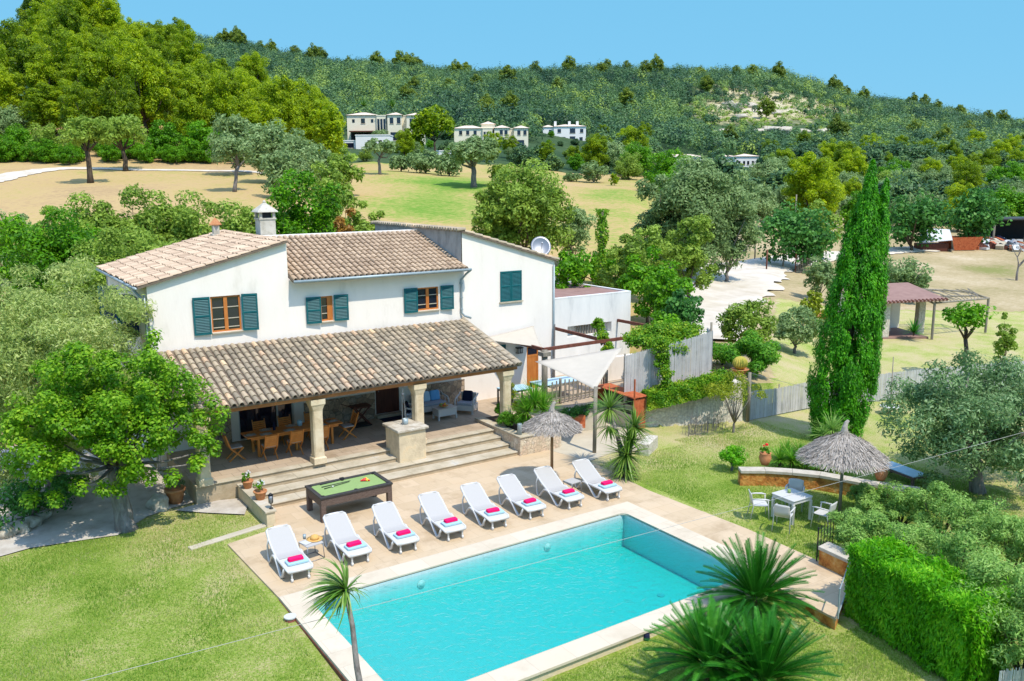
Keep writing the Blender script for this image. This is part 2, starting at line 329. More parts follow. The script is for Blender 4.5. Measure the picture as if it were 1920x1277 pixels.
# ground
def groundmat(name, stops, big=.35, fine=8, bump=.6, mixfine=.5, dist=.04, gain=1.0):
    m, nt, out = newmat(name); b = N(nt, 'BsdfPrincipled'); nt.links.new(b.outputs[0], out.inputs[0]); b.inputs['Roughness'].default_value = 1; b.inputs['Specular IOR Level'].default_value = .1
    tc = N(nt, 'TexCoord')
    a = N(nt, 'TexNoise'); a.inputs['Scale'].default_value = big; a.inputs['Detail'].default_value = 7; a.inputs['Roughness'].default_value = .6
    c = N(nt, 'TexNoise'); c.inputs['Scale'].default_value = fine; c.inputs['Detail'].default_value = 6; c.inputs['Roughness'].default_value = .8
    nt.links.new(tc.outputs['Object'], a.inputs[0]); nt.links.new(tc.outputs['Object'], c.inputs[0])
    mx = N(nt, 'Mix'); mx.inputs[0].default_value = mixfine; nt.links.new(a.outputs[0], mx.inputs[2]); nt.links.new(c.outputs[0], mx.inputs[3])
    g_ = N(nt, 'Math', operation='MULTIPLY_ADD'); nt.links.new(mx.outputs[0], g_.inputs[0]); g_.inputs[1].default_value = gain; g_.inputs[2].default_value = .5-.5*gain
    at = N(nt, 'Attribute'); at.attribute_name = 'dry'
    ad = N(nt, 'Math', operation='ADD'); nt.links.new(g_.outputs[0], ad.inputs[0]); nt.links.new(at.outputs['Fac'], ad.inputs[1])
    r = ramp(nt, stops, ad.outputs[0]); nt.links.new(r.outputs[0], b.inputs['Base Color'])
    bp = N(nt, 'Bump'); bp.inputs['Strength'].default_value = bump; bp.inputs['Distance'].default_value = dist
    nt.links.new(c.outputs[0], bp.inputs['Height']); nt.links.new(bp.outputs[0], b.inputs['Normal']); return m
M['lawn'] = groundmat('lawn_grass', [(.22,G(.09,.18,.018)), (.38,G(.17,.27,.03)), (.50,G(.27,.35,.06)), (.60,G(.37,.40,.12)), (.70,G(.48,.42,.19)), (.85,G(.52,.43,.26))], .6, 17, mixfine=.6, bump=1.0, dist=.05, gain=1.9)
M['dry'] = groundmat('dry_grass', [(.22,G(.13,.25,.03)), (.38,G(.28,.31,.07)), (.50,G(.41,.31,.12)), (.64,G(.47,.33,.155)), (.8,G(.37,.25,.13))], .05, 1.6, .8, .5, gain=1.9)
M['field'] = groundmat('bare_field', [(.22,G(.22,.22,.07)), (.40,G(.34,.27,.14)), (.56,G(.42,.33,.19)), (.78,G(.54,.44,.30))], .12, 2.2, .7, gain=1.8)
M['hill'] = groundmat('hill_ground', [(.3,G(.02,.05,.02)), (.50,G(.06,.10,.04)), (.62,G(.42,.36,.2)), (.78,G(.55,.48,.37))], .02, .2, .6, .4)
L = {}
L['pine'] = leafmat('pine_needles', [G(.07,.14,.006), G(.28,.41,.008), G(.60,.70,.012)], .5, .45)
L['pine_far'] = leafmat('far_pine_needles', [G(.09,.14,.015), G(.20,.28,.03), G(.34,.42,.045)], .4, .3)
L['olive'] = leafmat('olive_leaves', [G(.10,.17,.05), G(.25,.37,.13), G(.44,.56,.24)], .4, .2)
L['olive_d'] = leafmat('deep_olive_leaves', [G(.05,.11,.03), G(.17,.30,.10), G(.40,.54,.27)], .4, .1)
L['olive_g'] = leafmat('light_olive_leaves', [G(.10,.17,.018), G(.27,.41,.05), G(.46,.60,.10)], .45, .25)
L['broad'] = leafmat('broad_leaves', [G(.03,.11,.004), G(.12,.34,.008), G(.28,.56,.015)], .45, .2)
L['carob'] = leafmat('carob_leaves', [G(.02,.09,.018), G(.07,.23,.04), G(.16,.38,.06)], .4, .2)
L['oak'] = leafmat('holm_oak_leaves', [G(.018,.058,.032), G(.065,.15,.062), G(.15,.27,.085), G(.32,.43,.07)], .3, .3, nscale=.03)
L['cypress'] = leafmat('cypress_foliage', [G(.02,.12,.004), G(.07,.34,.006), G(.20,.58,.012)], .4, .1, nscale=1.2)
L['hedge'] = leafmat('hedge_foliage', [G(.05,.22,.004), G(.15,.50,.008), G(.40,.74,.03)], .5, .1, nscale=.9)
L['rosemary'] = leafmat('grey_green_hedge', [G(.08,.19,.03), G(.25,.45,.08), G(.46,.64,.18)], .35, .1, nscale=.8)
L['fresh'] = leafmat('fresh_green_leaves', [G(.05,.17,.006), G(.19,.41,.012), G(.47,.64,.045)], .45, .1, nscale=.9)
L['almond'] = leafmat('long_olive_green_leaves', [G(.14,.22,.05), G(.44,.54,.14), G(.76,.80,.34)], .5, .1, nscale=.6)
L['ivy'] = leafmat('ivy_leaves', [G(.03,.14,.006), G(.14,.34,.01), G(.45,.56,.03)], .4, .1, nscale=1.5)
L['cycad'] = leafmat('cycad_fronds', [G(.006,.045,.004), G(.022,.17,.008), G(.11,.38,.04)], .25, .1, .35, nscale=.8)
L['yucca'] = leafmat('yucca_leaves', [G(.04,.10,.01), G(.14,.28,.03), G(.36,.44,.12)], .3, .1, .35, nscale=.8)
L['palm'] = leafmat('palm_leaves', [G(.03,.10,.01), G(.13,.28,.03), G(.34,.44,.13)], .3, .1, .35, nscale=.8)
L['yellowish'] = leafmat('yellow_green_leaves', [G(.09,.15,.008), G(.28,.35,.015), G(.48,.5,.04)], .4, .1, nscale=1)
L['dryred'] = leafmat('dry_orange_leaves', [G(.15,.08,.02), G(.38,.18,.03), G(.5,.32,.05)], .3, .1)
L['feather'] = leafmat('feathery_green', [G(.03,.14,.006), G(.12,.36,.02), G(.34,.55,.04)], .4, .1, nscale=.5)
# ------------------------------------------------------------------ leaves
def quads(P, Nn, S, asp, rng, dirv=None):
    n = len(P); Nn = Nn/np.maximum(np.linalg.norm(Nn, axis=1, keepdims=True), 1e-6)
    T = rng.normal(size=(n, 3)) if dirv is None else dirv+rng.normal(size=(n, 3))*.35
    T -= Nn*(T*Nn).sum(1, keepdims=True); T /= np.maximum(np.linalg.norm(T, axis=1, keepdims=True), 1e-6)
    B = np.cross(Nn, T); S = S[:, None]
    V = np.stack([P+T*S, P+B*S*asp, P-T*S, P-B*S*asp], 1).reshape(-1, 3)
    return V, np.arange(n*4).reshape(-1, 4)
def sph(rng, n):
    e = rng.normal(size=(n, 3)); return e/np.linalg.norm(e, axis=1, keepdims=True)
def crown_points(rng, R, nc, npc, cr, zc=0., low=-.55, flat=.85, upb=.35, inner=.55):
    R = np.array(R); d = sph(rng, nc*3); d = d[d[:, 2] > low][:nc]; k = len(d)
    rr = np.where(rng.random(k) < .25, rng.uniform(.2, inner, k), rng.uniform(inner, 1., k))
    cc = d*R*rr[:, None]; cc[:, 2] += zc
    crs = cr*rng.uniform(.65, 1.35, k)
    idx = np.repeat(np.arange(k), npc); e = sph(rng, len(idx))
    e[:, 2] = np.where(rng.random(len(e)) < .35, np.abs(e[:, 2]), e[:, 2])
    rad = crs[idx]*rng.uniform(.55, 1.05, len(idx))
    P = cc[idx]+e*rad[:, None]*np.array([1, 1, flat])
    Nn = e*.8+np.array([0, 0, upb])+rng.normal(size=e.shape)*.45
    tone = rng.uniform(-.12, .12, k)[idx]
    return P, Nn, tone, cc
def leafobj(name, P, Nn, ls, asp, m, rng, parent=None, tone=None, dirv=None, rr=(.2, .8)):
    S = ls*rng.uniform(.6, 1.3, len(P)); V, Fq = quads(P, Nn, S, asp, rng, dirv)
    r = rng.uniform(rr[0], rr[1], len(P))+(0 if tone is None else tone)
    return npmesh(name, V, Fq, m, r, parent)
def trunk_mesh(rng, h, r, cc, nl=5, bark=None, parent=None, lean=(0, 0), fork=.45, n=8):
    mb = MB(); pts = []
    x = y = 0
    for i in range(5):
        t = i/4; pts.append((x+lean[0]*t+rng.normal()*r*.5*t, y+lean[1]*t+rng.normal()*r*.5*t, h*fork*t-(.3 if i == 0 else 0)))
    mb.tube(pts, [r*1.5, r*1.1, r, r*.95, r*.85], n)
    top = Vector(pts[-1])
    for i in range(nl):
        c = Vector(cc[int(rng.integers(len(cc)))]); mid = top.lerp(c, .5)+Vector(rng.normal(size=3)*r*1.2)
        mb.tube([top-Vector((0,0,r*.5)), mid, top.lerp(c, .92)], [r*.6, r*.35, r*.1], 5)
    return mb.build('trunk', bark or M['bark'], parent, True)
def make_tree(name, label, cat, loc, R, zc, nc, npc, cr, ls, asp, m, seed, tr=.15, bark=None, lean=(0,0), group=None, fork=.5, low=-.5, nl=6, flat=.85, upb=.35, rz=0, inner=.55):
    rng = np.random.default_rng(seed); t = thing(name, label, cat, loc, rz, group)
    P, Nn, tone, cc = crown_points(rng, R, nc, npc, cr, zc, low, flat, upb, inner)
    leafobj('crown', P, Nn, ls, asp, m, rng, t, tone)
    trunk_mesh(rng, zc, tr, cc, nl, bark, t, lean, fork)
    return t
def place(proto, loc, s, rz, label=None, group=None, first=[]):
    if proto.name not in first: first.append(proto.name); o = proto
    else: o = copytree(proto)
    o.location = loc; o.scale = s if isinstance(s, (tuple, list)) else (s, s, s); o.rotation_euler = (0, 0, rz)
    if label: o['label'] = label
    if group: o['group'] = group
    elif 'group' in o: del o['group']
    return o
# ================================================================== TERRAIN
def axis(a, b, st, far, g=1.07, mid=0):
    v = list(np.arange(a, b+1e-6, st)); s = st; x = v[-1]
    while x < mid: x += .6; v.append(x); s = .6
    while x < far: s = min(s*g, 30); x += s; v.append(x)
    s = st; x = a; pre = []
    while x > -far*.6: s = min(s*g*1.05, 40); x -= s; pre.append(x)
    return np.array(pre[::-1]+v)
XS = axis(-12, 48, .3, 950, mid=96); YS = axis(2.1, 47.1, .3, 950, mid=84)
GX, GY = np.meshgrid(XS, YS); GZ = height(GX, GY)
PX, DD = polar(GX, GY)
YB = np.interp(GX, YX, YY)
near = GY < YB+.25
# dryness offsets
dry = np.zeros_like(GZ)
nl = near & (GX < 17)
dry[nl] = .03*np.sin(GX[nl]*.8)*np.cos(GY[nl]*.6)-.005
dry += np.where(nl & (GX > -1), .12*smooth(18, 23.5, GY)*smooth(2, 5.5, GX), 0)+np.where(nl & (GX > 4.3) & (GX < 6.3), .05, 0)
rt = near & (GX >= 17)
dry += np.where(rt, .04+.17*smooth(19.5, 23, GY)+.10*smooth(25, 29, GX)*smooth(21, 17, GY)-.05*np.exp(-((GX-20)**2+(GY-18.5)**2)/8), 0)
dry += np.where(rt & (GY < 13), .07, 0)
rowg = PX*0
lawn2 = (~near) & (PX > 1470) & (DD < 62) & (GX > 27)
dry += np.where(lawn2, .17+.04*np.sin(GX*.35)*np.cos(GY*.3), 0)
golf = (~near) & (PX <= 1290) & (DD < 170)
def gell(px, d, rx, ry, amp):
    return amp*np.exp(-(((PX-px)/rx)**2+((DD-d)/ry)**2))
dry += np.where(golf, .10*smooth(700, 500, PX)+.03-gell(780, 92, 90, 9, .16)-gell(860, 120, 60, 7, .2)-gell(470, 80, 80, 12, .12)-gell(1140, 120, 60, 9, .12)+gell(750, 78, 90, 6, .10)-gell(800, 108, 140, 26, .17)-gell(1150, 110, 70, 20, .14), 0)
hill = ((~near) & ~lawn2 & ~golf & (DD >= 170)) | ((PX > 1290) & (DD > 165))
dry += np.where(hill, gell(1440, 470, 120, 75, .34)-.10, 0)
field = (~near) & ~lawn2 & ~golf & ~hill
dry += np.where(field, gell(1870, 88, 60, 5, -.25)-.0, 0)
cls = np.where(near | lawn2, 0, np.where(golf, 1, np.where(field, 2, 3)))
nx, ny = len(XS), len(YS)
V = np.stack([GX, GY, GZ], -1).reshape(-1, 3)
ii = (np.arange(ny-1)[:, None]*nx+np.arange(nx-1)[None, :])
quad = np.stack([ii, ii+1, ii+1+nx, ii+nx], -1)
cx_ = (GX[:-1, :-1]+GX[1:, 1:])/2; cy_ = (GY[:-1, :-1]+GY[1:, 1:])/2
keep = ~((cx_ > 6.3) & (cx_ < 16.8) & (cy_ > 13.5) & (cy_ < 19.2))
dc = cx_*FH[0]+cy_*FH[1]
keep &= (dc > -60)
kc = cls[:-1, :-1]
for k, (nm, mt) in enumerate([('lawn', M['lawn']), ('golf_course', M['dry']), ('field', M['field']), ('hillside', M['hill'])]):
    q = quad[keep & (kc == k)]
    u, inv = np.unique(q.ravel(), return_inverse=True)
    o = npmesh(nm, V[u], inv.reshape(-1, 4), mt, None, None, True)
    a = o.data.attributes.new('dry', 'FLOAT', 'POINT'); a.data.foreach_set('value', dry.ravel()[u].astype(np.float32))
    tag(o, kind='structure')
def ribbon(name, pts, mt, zo=.05, nseg=60, nw=8):
    P = np.array([(p[0].x, p[0].y, p[1]) for p in pts]); t = np.r_[0, np.cumsum(np.hypot(*np.diff(P[:, :2], axis=0).T))]
    tt = np.linspace(0, t[-1], nseg); X = np.interp(tt, t, P[:, 0]); Y = np.interp(tt, t, P[:, 1]); W = np.interp(tt, t, P[:, 2])
    for _ in range(3):
        X[1:-1] = (X[:-2]+X[1:-1]*2+X[2:])/4; Y[1:-1] = (Y[:-2]+Y[1:-1]*2+Y[2:])/4
    dx = np.gradient(X); dy = np.gradient(Y); l = np.hypot(dx, dy); nx_, ny_ = -dy/l, dx/l
    rg = np.random.default_rng(len(pts)); vs = []
    for j in range(nw+1):
        w = (j/nw-.5)*W*(1+(.12*rg.normal(size=nseg) if j in (0, nw) else 0))
        x = X+nx_*w; y = Y+ny_*w; vs.append(np.stack([x, y, height(x, y)+zo*(1 if 0 < j < nw else .5)], 1))
    V_ = np.concatenate(vs); f = [(j*nseg+i, j*nseg+i+1, (j+1)*nseg+i+1, (j+1)*nseg+i) for j in range(nw) for i in range(nseg-1)]
    o = npmesh(name, V_, f, mt, None, None, True); tag(o, kind='structure'); return o
M['track'] = mat('dusty_track', [(0,G(.48,.41,.31)), (.5,G(.57,.50,.41)), (1,G(.64,.58,.49))], .6, 1, .5, 10)
ribbon('driveway', [(hit(1318, 640), 4), (hit(1325, 600), 5), (hit(1345, 560), 6.5), (hit(1370, 530), 7.5), (hit(1392, 508), 7), (hit(1450, 494), 4.4), (hit(1510, 486), 3.6), (hit(1580, 479), 3.5), (hit(1680, 470), 4), (hit(1760, 466), 4)], M['track'], .16, 90, 14)
ribbon('path', [(hit(-60, 350), 5), (hit(0, 333), 4.4), (hit(60, 322), 3.6), (hit(120, 316), 2.6), (hit(200, 317), 1.8), (hit(320, 320), 1.5), (hit(430, 321), 1.6), (hit(520, 328), 1.6)], M['track'], .15, 60, 6)
# shaded gravel yard under the tree, left of the porch
def drape(name, poly, mt, zo, st=.25):
    from mathutils.geometry import delaunay_2d_cdt
    xs = [p[0] for p in poly]; ys = [p[1] for p in poly]
    pts = [Vector((p[0], p[1])) for p in poly]; n = len(poly)
    def inside(x, y):
        c = False; j = n-1
        for i in range(n):
            if (poly[i][1] > y) != (poly[j][1] > y) and x < (poly[j][0]-poly[i][0])*(y-poly[i][1])/(poly[j][1]-poly[i][1])+poly[i][0]: c = not c
            j = i
        return c
    x = min(xs)+st/2
    while x < max(xs):
        y = min(ys)+st/2
        while y < max(ys):
            if inside(x, y): pts.append(Vector((x, y)))
            y += st
        x += st
    r = delaunay_2d_cdt(pts, [], [list(range(n))], 1, 1e-5)
    me = bpy.data.meshes.new(name); me.from_pydata([(v[0], v[1], hz(v[0], v[1])+zo) for v in r[0]], [], r[2]); me.materials.append(mt)
    o = bpy.data.objects.new(name, me); C.objects.link(o); return tag(o, kind='structure')
yard = [(-9, 23.2), (-5, 24.6), (-1, 25.8), (1.2, 26.3), (2.6, 26.05), (3.4, 25.9), (4.4, 26.9), (5.2, 27.2), (6.1, 27.3), (7.15, 27.6), (7.0, 29), (5.6, 31.2), (5.6, 37.5), (-9, 37.5)]
drape('gravel_yard', yard, M['paved'], .035, .4)
drape('dirt_patch', [(5.2,26.9),(6.0,26.1),(6.9,25.3),(7.3,26.2),(7.15,26.8),(6.2,27.1)], M['paved'], .05, .3)

# ================================================================== POOL
mP, ntP, outP = newmat('pool_mosaic')
b_ = N(ntP, 'BsdfPrincipled'); ntP.links.new(b_.outputs[0], outP.inputs[0]); b_.inputs['Roughness'].default_value = .5
tc_ = N(ntP, 'TexCoord'); br_ = N(ntP, 'TexBrick'); br_.offset = 0; br_.inputs['Brick Width'].default_value = .05; br_.inputs['Row Height'].default_value = .05; br_.inputs['Mortar Size'].default_value = .003
br_.inputs['Color1'].default_value = (.27,.37,.36,1); br_.inputs['Color2'].default_value = (.31,.41,.40,1); br_.inputs['Mortar'].default_value = (.38,.46,.45,1); br_.inputs['Scale'].default_value = 1
ntP.links.new(tc_.outputs['Object'], br_.inputs[0]); ntP.links.new(br_.outputs[0], b_.inputs['Base Color'])
px0, px1, py0, py1 = 6.58, 16.58, 13.8, 18.84
pool = thing('swimming_pool', 'rectangular turquoise swimming pool with pale stone coping beside the lounger deck', 'swimming pool', (px0, py0, 0))
mb = MB()
W_, D_ = px1-px0, py1-py0
za, zb = -.62, -1.08
mb.add([(0,0,-.03),(W_,0,-.03),(W_,D_,-.03),(0,D_,-.03),(0,0,za),(W_,0,zb),(W_,D_,zb),(0,D_,za)], [(4,5,6,7)])
mb.build('basin_floor', mP, pool)
mP2 = mP.copy(); mP2.name = 'lightened_wall_mosaic'; b2 = [n for n in mP2.node_tree.nodes if n.type == 'TEX_BRICK'][0]; b2.inputs['Color1'].default_value = (.50,.60,.58,1); b2.inputs['Color2'].default_value = (.55,.64,.62,1); b2.inputs['Mortar'].default_value = (.6,.66,.64,1)  # lighter copy of the floor mosaic; bounced light put into the wall colour
mb = MB(); mb.add([(0,0,-.03),(W_,0,-.03),(W_,D_,-.03),(0,D_,-.03),(0,0,za),(W_,0,zb),(W_,D_,zb),(0,D_,za)], [(0,1,5,4),(1,2,6,5),(2,3,7,6),(3,0,4,7)]); mb.build('basin_wall', mP2, pool)
# coping ring in four pieces around rounded inner corners
cz0, cz1 = -.05, .012; ox0, ox1, oy0, oy1 = 6.0-px0, 17.26-px0, 13.2-py0, 19.47-py0
mb = MB()
mb.box(ox0, ox1, D_, oy1, cz0, cz1); mb.box(ox0, ox1, oy0, 0, cz0, cz1); mb.box(ox0, 0, 0, D_, cz0, cz1); mb.box(W_, ox1, 0, D_, cz0, cz1)
rc = .22
for (cx, cy, sx, sy) in ((0, 0, 1, 1), (W_, 0, -1, 1), (W_, D_, -1, -1), (0, D_, 1, -1)):
    n = 8; arc = [(cx+sx*(rc-rc*math.cos(a*math.pi/2/n)), cy+sy*(rc-rc*math.sin(a*math.pi/2/n))) for a in range(n+1)]
    poly = [(cx, cy)]+arc
    if sx*sy > 0: poly = poly[::-1]
    mb.prism(poly, cz0, cz1-.0015)
mb.build('coping', M['coping'], pool, bevel=.012)
mb = MB()
mb.box(ox0+.06, ox1-.3, oy0+.06, oy0+.3, -1.2, cz0-.002); mb.box(ox0+.3, ox0+.36, oy0+.3, oy1-.1, -.9, cz0-.002)
mb.build('side_wall', M['stoneped'], pool)
mb = MB(); mb.box(ox0-.02, ox0+.04, oy0, oy1-.02, -.9, -.052); mb.build('edging', M['rustdark'], pool)
for (x, y, z, nx_) in ((3.0, D_-.01, -.40, 0), (7.1, D_-.01, -.40, 0)):
    m2 = MB(); m2.tube([(x,y,z),(x,y-.012,z)], [.12,.11], 20); m2.tube([(x,y-.010,z),(x,y-.018,z)], [.07,.065], 20); m2.build('pool_lamp', M['white'], pool, True)
m2 = MB(); m2.box(.35,.75,D_-.02,D_+.0-.004,-.35,-.12); m2.build('dark_wall_box', glassy('dark_wall_box_finish', (.01,.10,.16)), pool)  # flat dark blue box set on the far pool wall
m2 = MB(); m2.lathe([(.0,-1.06),(.10,-1.06),(.10,-.99),(0,-.99)], 16, (8.6,1.9,0)); m2.build('floor_drain', M['gutter'], pool)
# water : closed body, clear surface, absorbing volume
mW, ntW, outW = newmat('pool_water')
fr = N(ntW, 'Fresnel'); fr.inputs[0].default_value = 1.33
gl = N(ntW, 'BsdfGlossy'); gl.inputs['Roughness'].default_value = .04; tr = N(ntW, 'BsdfTransparent'); tr.inputs[0].default_value = (.96,1,1,1)
mx = N(ntW, 'MixShader'); gw = N(ntW, 'NewGeometry'); iv = N(ntW, 'Math', operation='SUBTRACT'); iv.inputs[0].default_value = 1; ntW.links.new(gw.outputs['Backfacing'], iv.inputs[1]); mf = N(ntW, 'Math', operation='MULTIPLY'); ntW.links.new(iv.outputs[0], mf.inputs[0]); ntW.links.new(fr.outputs[0], mf.inputs[1]); ntW.links.new(mf.outputs[0], mx.inputs[0]); ntW.links.new(tr.outputs[0], mx.inputs[1]); ntW.links.new(gl.outputs[0], mx.inputs[2]); ntW.links.new(mx.outputs[0], outW.inputs[0])
tcw = N(ntW, 'TexCoord'); nw_ = N(ntW, 'TexNoise'); nw_.inputs['Scale'].default_value = 4.5; nw_.inputs['Detail'].default_value = 3; nw_.inputs['Distortion'].default_value = 1.2
ntW.links.new(tcw.outputs['Object'], nw_.inputs[0]); bw = N(ntW, 'Bump'); bw.inputs['Strength'].default_value = .9; bw.inputs['Distance'].default_value = .07
ntW.links.new(nw_.outputs[0], bw.inputs['Height']); ntW.links.new(bw.outputs[0], gl.inputs['Normal']); ntW.links.new(bw.outputs[0], fr.inputs['Normal'])
va = N(ntW, 'VolumeAbsorption'); va.inputs['Color'].default_value = (.0,.975,.95,1); va.inputs['Density'].default_value = 1.15; ntW.links.new(va.outputs[0], outW.inputs['Volume'])
mb = MB(); e = .004
mb.add([(px0+e,py0+e,-.12),(px1-e,py0+e,-.12),(px1-e,py1-e,-.12),(px0+e,py1-e,-.12),(px0+e,py0+e,za+e),(px1-e,py0+e,zb+e),(px1-e,py1-e,zb+e),(px0+e,py1-e,za+e)],
       [(0,1,2,3),(7,6,5,4),(0,4,5,1),(1,5,6,2),(2,6,7,3),(3,7,4,0)])
tag(mb.build('water', mW), kind='structure')
# deck around the pool
mb = MB(); dz0, dz1 = -.07, 0.0
P_ = [(6.0,19.472),(17.262,19.472),(17.262,12.9),(16.5,12.95),(16.35,11.15),(18.2,12.05),(18.62,13.3),(18.72,15.9),(18.52,19.8),(18.78,23.3),(18.3,25.35),(7.45,25.35),(7.35,23.75),(5.85,23.4)]
mb.prism(P_, dz0, dz1); tag(mb.build('pool_deck', M['deck'], bevel=.01), kind='structure')
mb = MB(); mb.prism([(17.3,19.3),(17.3,12.95),(16.53,12.98),(16.38,11.19),(18.17,12.07),(18.58,13.3),(18.68,15.9),(18.48,19.8)], -.7, -.0705)
tag(mb.build('deck_footing', M['ochre']), kind='structure')
# lower patio of pale concrete, right of the planter
mb = MB(); mb.prism([(18.79,23.32),(19.75,23.55),(20.4,23.6),(21.3,23.05),(22.0,23.6),(22.9,24.6),(22.9,28.2),(18.3,28.2),(18.3,25.36)], -.2, .004)
tag(mb.build('lower_patio', M['concrete'], bevel=.01), kind='structure')
# kerb at the left end of the deck
mb = MB(); mb.bar((4.9,23.75,-.045),(7.2,24.2,-.03),.26,.07); tag(mb.build('kerb', M['concrete'], bevel=.02), kind='structure')

# ================================================================== TERRACE AND STEPS
mb = MB(); TX0, TX1 = 7.4, 17.02
risers = [25.3, 25.85, 26.4, 26.95]
for i, y in enumerate(risers):
    z0, z1 = .15*i, .15*(i+1)
    if i < 3: mb.box(TX0, TX1, y+.03, 27.3, z0+.001, z1-.035)
mb.box(5.9, 23.2, 26.98, 31.1, -.3, .565); mb.box(TX0, TX1, 26.97, 27.2, .45, .566)
tag(mb.build('stair_risers', M['riser']), kind='structure')
mb = MB(); rs = random.Random(3)
for i, y in enumerate(risers[:3]):
    x = TX0
    while x < TX1-.01:
        w = min(rs.uniform(1.1, 1.9), TX1-x); mb.box(x+.003, x+w-.003, y, risers[i+1]+.029, .15*(i+1)-.034, .15*(i+1)+rs.uniform(-.002, .002), rs.random()); x += w
x = 5.9
while x < TX1-.01:
    w = min(rs.uniform(1.1, 1.9), TX1-x); mb.box(x+.003, x+w-.003, 26.93, 27.25, .566, .602, rs.random()); x += w
tag(mb.build('stair_treads', M['stepstone'], bevel=.008), kind='structure')
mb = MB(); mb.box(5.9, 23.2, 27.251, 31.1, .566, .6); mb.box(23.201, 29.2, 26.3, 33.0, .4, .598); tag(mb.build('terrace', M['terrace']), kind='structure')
# low wall on the left side of the stairs
ws = thing('stair_side_wall', 'low sandstone wall capped with slabs along the left side of the steps', 'wall', (7.3, 24.0, 0))
mb = MB(); mb.box(-.12,.14,0,2.9,-.3,.40); mb.build('wall', M['stoneped'], ws, bevel=.015)
mb = MB()
for k in range(4): mb.box(-.16,.18,-.04+k*.74,-.04+k*.74+.735,.401,.46)
mb.build('cap', M['stepstone'], ws, bevel=.01)
# ================================================================== HOUSE
def tile_roof(mb, O, U, V, width, length, pitch=.24, course=.42, r=.085, seed=1, seg=6, skew=0, flat=1.0, jit=1.0):
    """barrel tiles: O eave corner, U along the eave, V up the slope"""
    rs = random.Random(seed); O, U, V = Vector(O), Vector(U).normalized(), Vector(V).normalized(); Nn = U.cross(V).normalized()
    if Nn.z < 0: Nn = -Nn
    ncol = int(width/pitch); nrow = int(length/course+.6)
    for i in range(ncol+1):
        u0 = min(i*pitch+pitch*.5, width-r); du = rs.uniform(-.012, .012)*jit
        for j in range(nrow):
            v0 = j*course - .04+rs.uniform(-.02, .02)*jit; v1 = min(v0+course+.06, length+.03)
            if v1-v0 < .08: continue
            c = rs.random(); d1 = rs.uniform(-.012, .012)*jit; ra, rb = r*rs.uniform(1.02, 1.10), r*.86; vs = []
            for (v, rr, l) in ((v0, ra, .035), (v1, rb, .012)):
                for k in range(seg+1):
                    a = math.pi*k/seg
                    vs.append(O+U*(u0+du+(d1 if v == v0 else 0)-rr*math.cos(a))+V*v+Nn*(l+rr*math.sin(a)*flat))
            fs = [(k, k+1, seg+2+k, seg+1+k) for k in range(seg)]
            n0 = len(vs)
            for k in range(seg+1):
                a = math.pi*k/seg; rr = ra-.018
                vs.append(O+U*(u0+du+d1-rr*math.cos(a))+V*(v0+.002)+Nn*(.035+rr*math.sin(a)*flat))
            fs += [(k+1, k, n0+k, n0+k+1) for k in range(seg)]
            mb.add(vs, fs, c)
def slab(mb, O, U, V, w, l, t=.08):
    O, U, V = Vector(O), Vector(U).normalized(), Vector(V).normalized(); Nn = U.cross(V).normalized()
    if Nn.z < 0: Nn = -Nn
    a = [O, O+U*w, O+U*w+V*l, O+V*l]; vs = a+[p-Nn*t for p in a]
    mb.add(vs, [(0,1,2,3),(7,6,5,4),(0,4,5,1),(1,5,6,2),(2,6,7,3),(3,7,4,0)])
def holewall(mb, x0, x1, y, z0, top, holes, depth=.22):
    xs = sorted({x0, x1} | {h[0] for h in holes} | {h[1] for h in holes})
    for a, b in zip(xs[:-1], xs[1:]):
        hs = sorted([h for h in holes if h[0] <= a+1e-6 and h[1] >= b-1e-6], key=lambda h: h[2]); z = z0; segs = []
        for h in hs: segs.append((z, h[2])); z = h[3]
        for (s0, s1) in segs: mb.add([(a,y,s0),(b,y,s0),(b,y,s1),(a,y,s1)], [(0,1,2,3)])
        mb.add([(a,y,z),(b,y,z),(b,y,top(b)),(a,y,top(a))], [(0,1,2,3)])
    for (a, b, c, d) in holes:
        e = y+depth
        mb.add([(a,y,c),(a,e,c),(a,e,d),(a,y,d)], [(0,1,2,3)]); mb.add([(b,y,c),(b,y,d),(b,e,d),(b,e,c)], [(0,1,2,3)])
        mb.add([(a,y,c),(b,y,c),(b,e,c),(a,e,c)], [(0,1,2,3)]); mb.add([(a,y,d),(a,e,d),(b,e,d),(b,y,d)], [(0,1,2,3)])
        mb.add([(a,e,c),(b,e,c),(b,e,d),(a,e,d)], [(0,1,2,3)])
YW = 31.1
house = thing('farmhouse', 'large white two-storey farmhouse with tiled roofs, green shutters and a tiled porch', 'house', (0, 0, 0))
wins = [(7.78, 8.84, 4.74, 6.03), (11.86, 12.36, 4.76, 5.72), (15.99, 16.99, 4.80, 5.74)]
topL = lambda x: 6.60+(x-5.7)*.2545; topM = lambda x: 6.42; topR = lambda x: 7.95-(x-18.15)*.298
mb = MB()
holewall(mb, 5.7, 10.65, YW, 0, topL, [wins[0], (8.5, 10.9-.3, .62, 2.75)], .2)
holewall(mb, 10.65, 18.15, YW, 0, topM, [wins[1], wins[2], (11.75, 13.1, 1.95, 2.8), (14.0, 15.05, .72, 2.8), (16.3, 17.6, 1.95, 2.8)], .2)
holewall(mb, 18.15, 22.95, YW, 0, topR, [(21.42, 22.06, .72, 2.72)], .12)
YB_ = 39.2
mb.add([(5.7,YB_,0),(5.7,YW,0),(5.7,YW,topL(5.7)),(5.7,YB_,topL(5.7))], [(0,1,2,3)])
mb.add([(22.95,YW,0),(22.95,YB_+.4,0),(22.95,YB_+.4,topR(22.95)),(22.95,YW,topR(22.95))], [(0,1,2,3)])
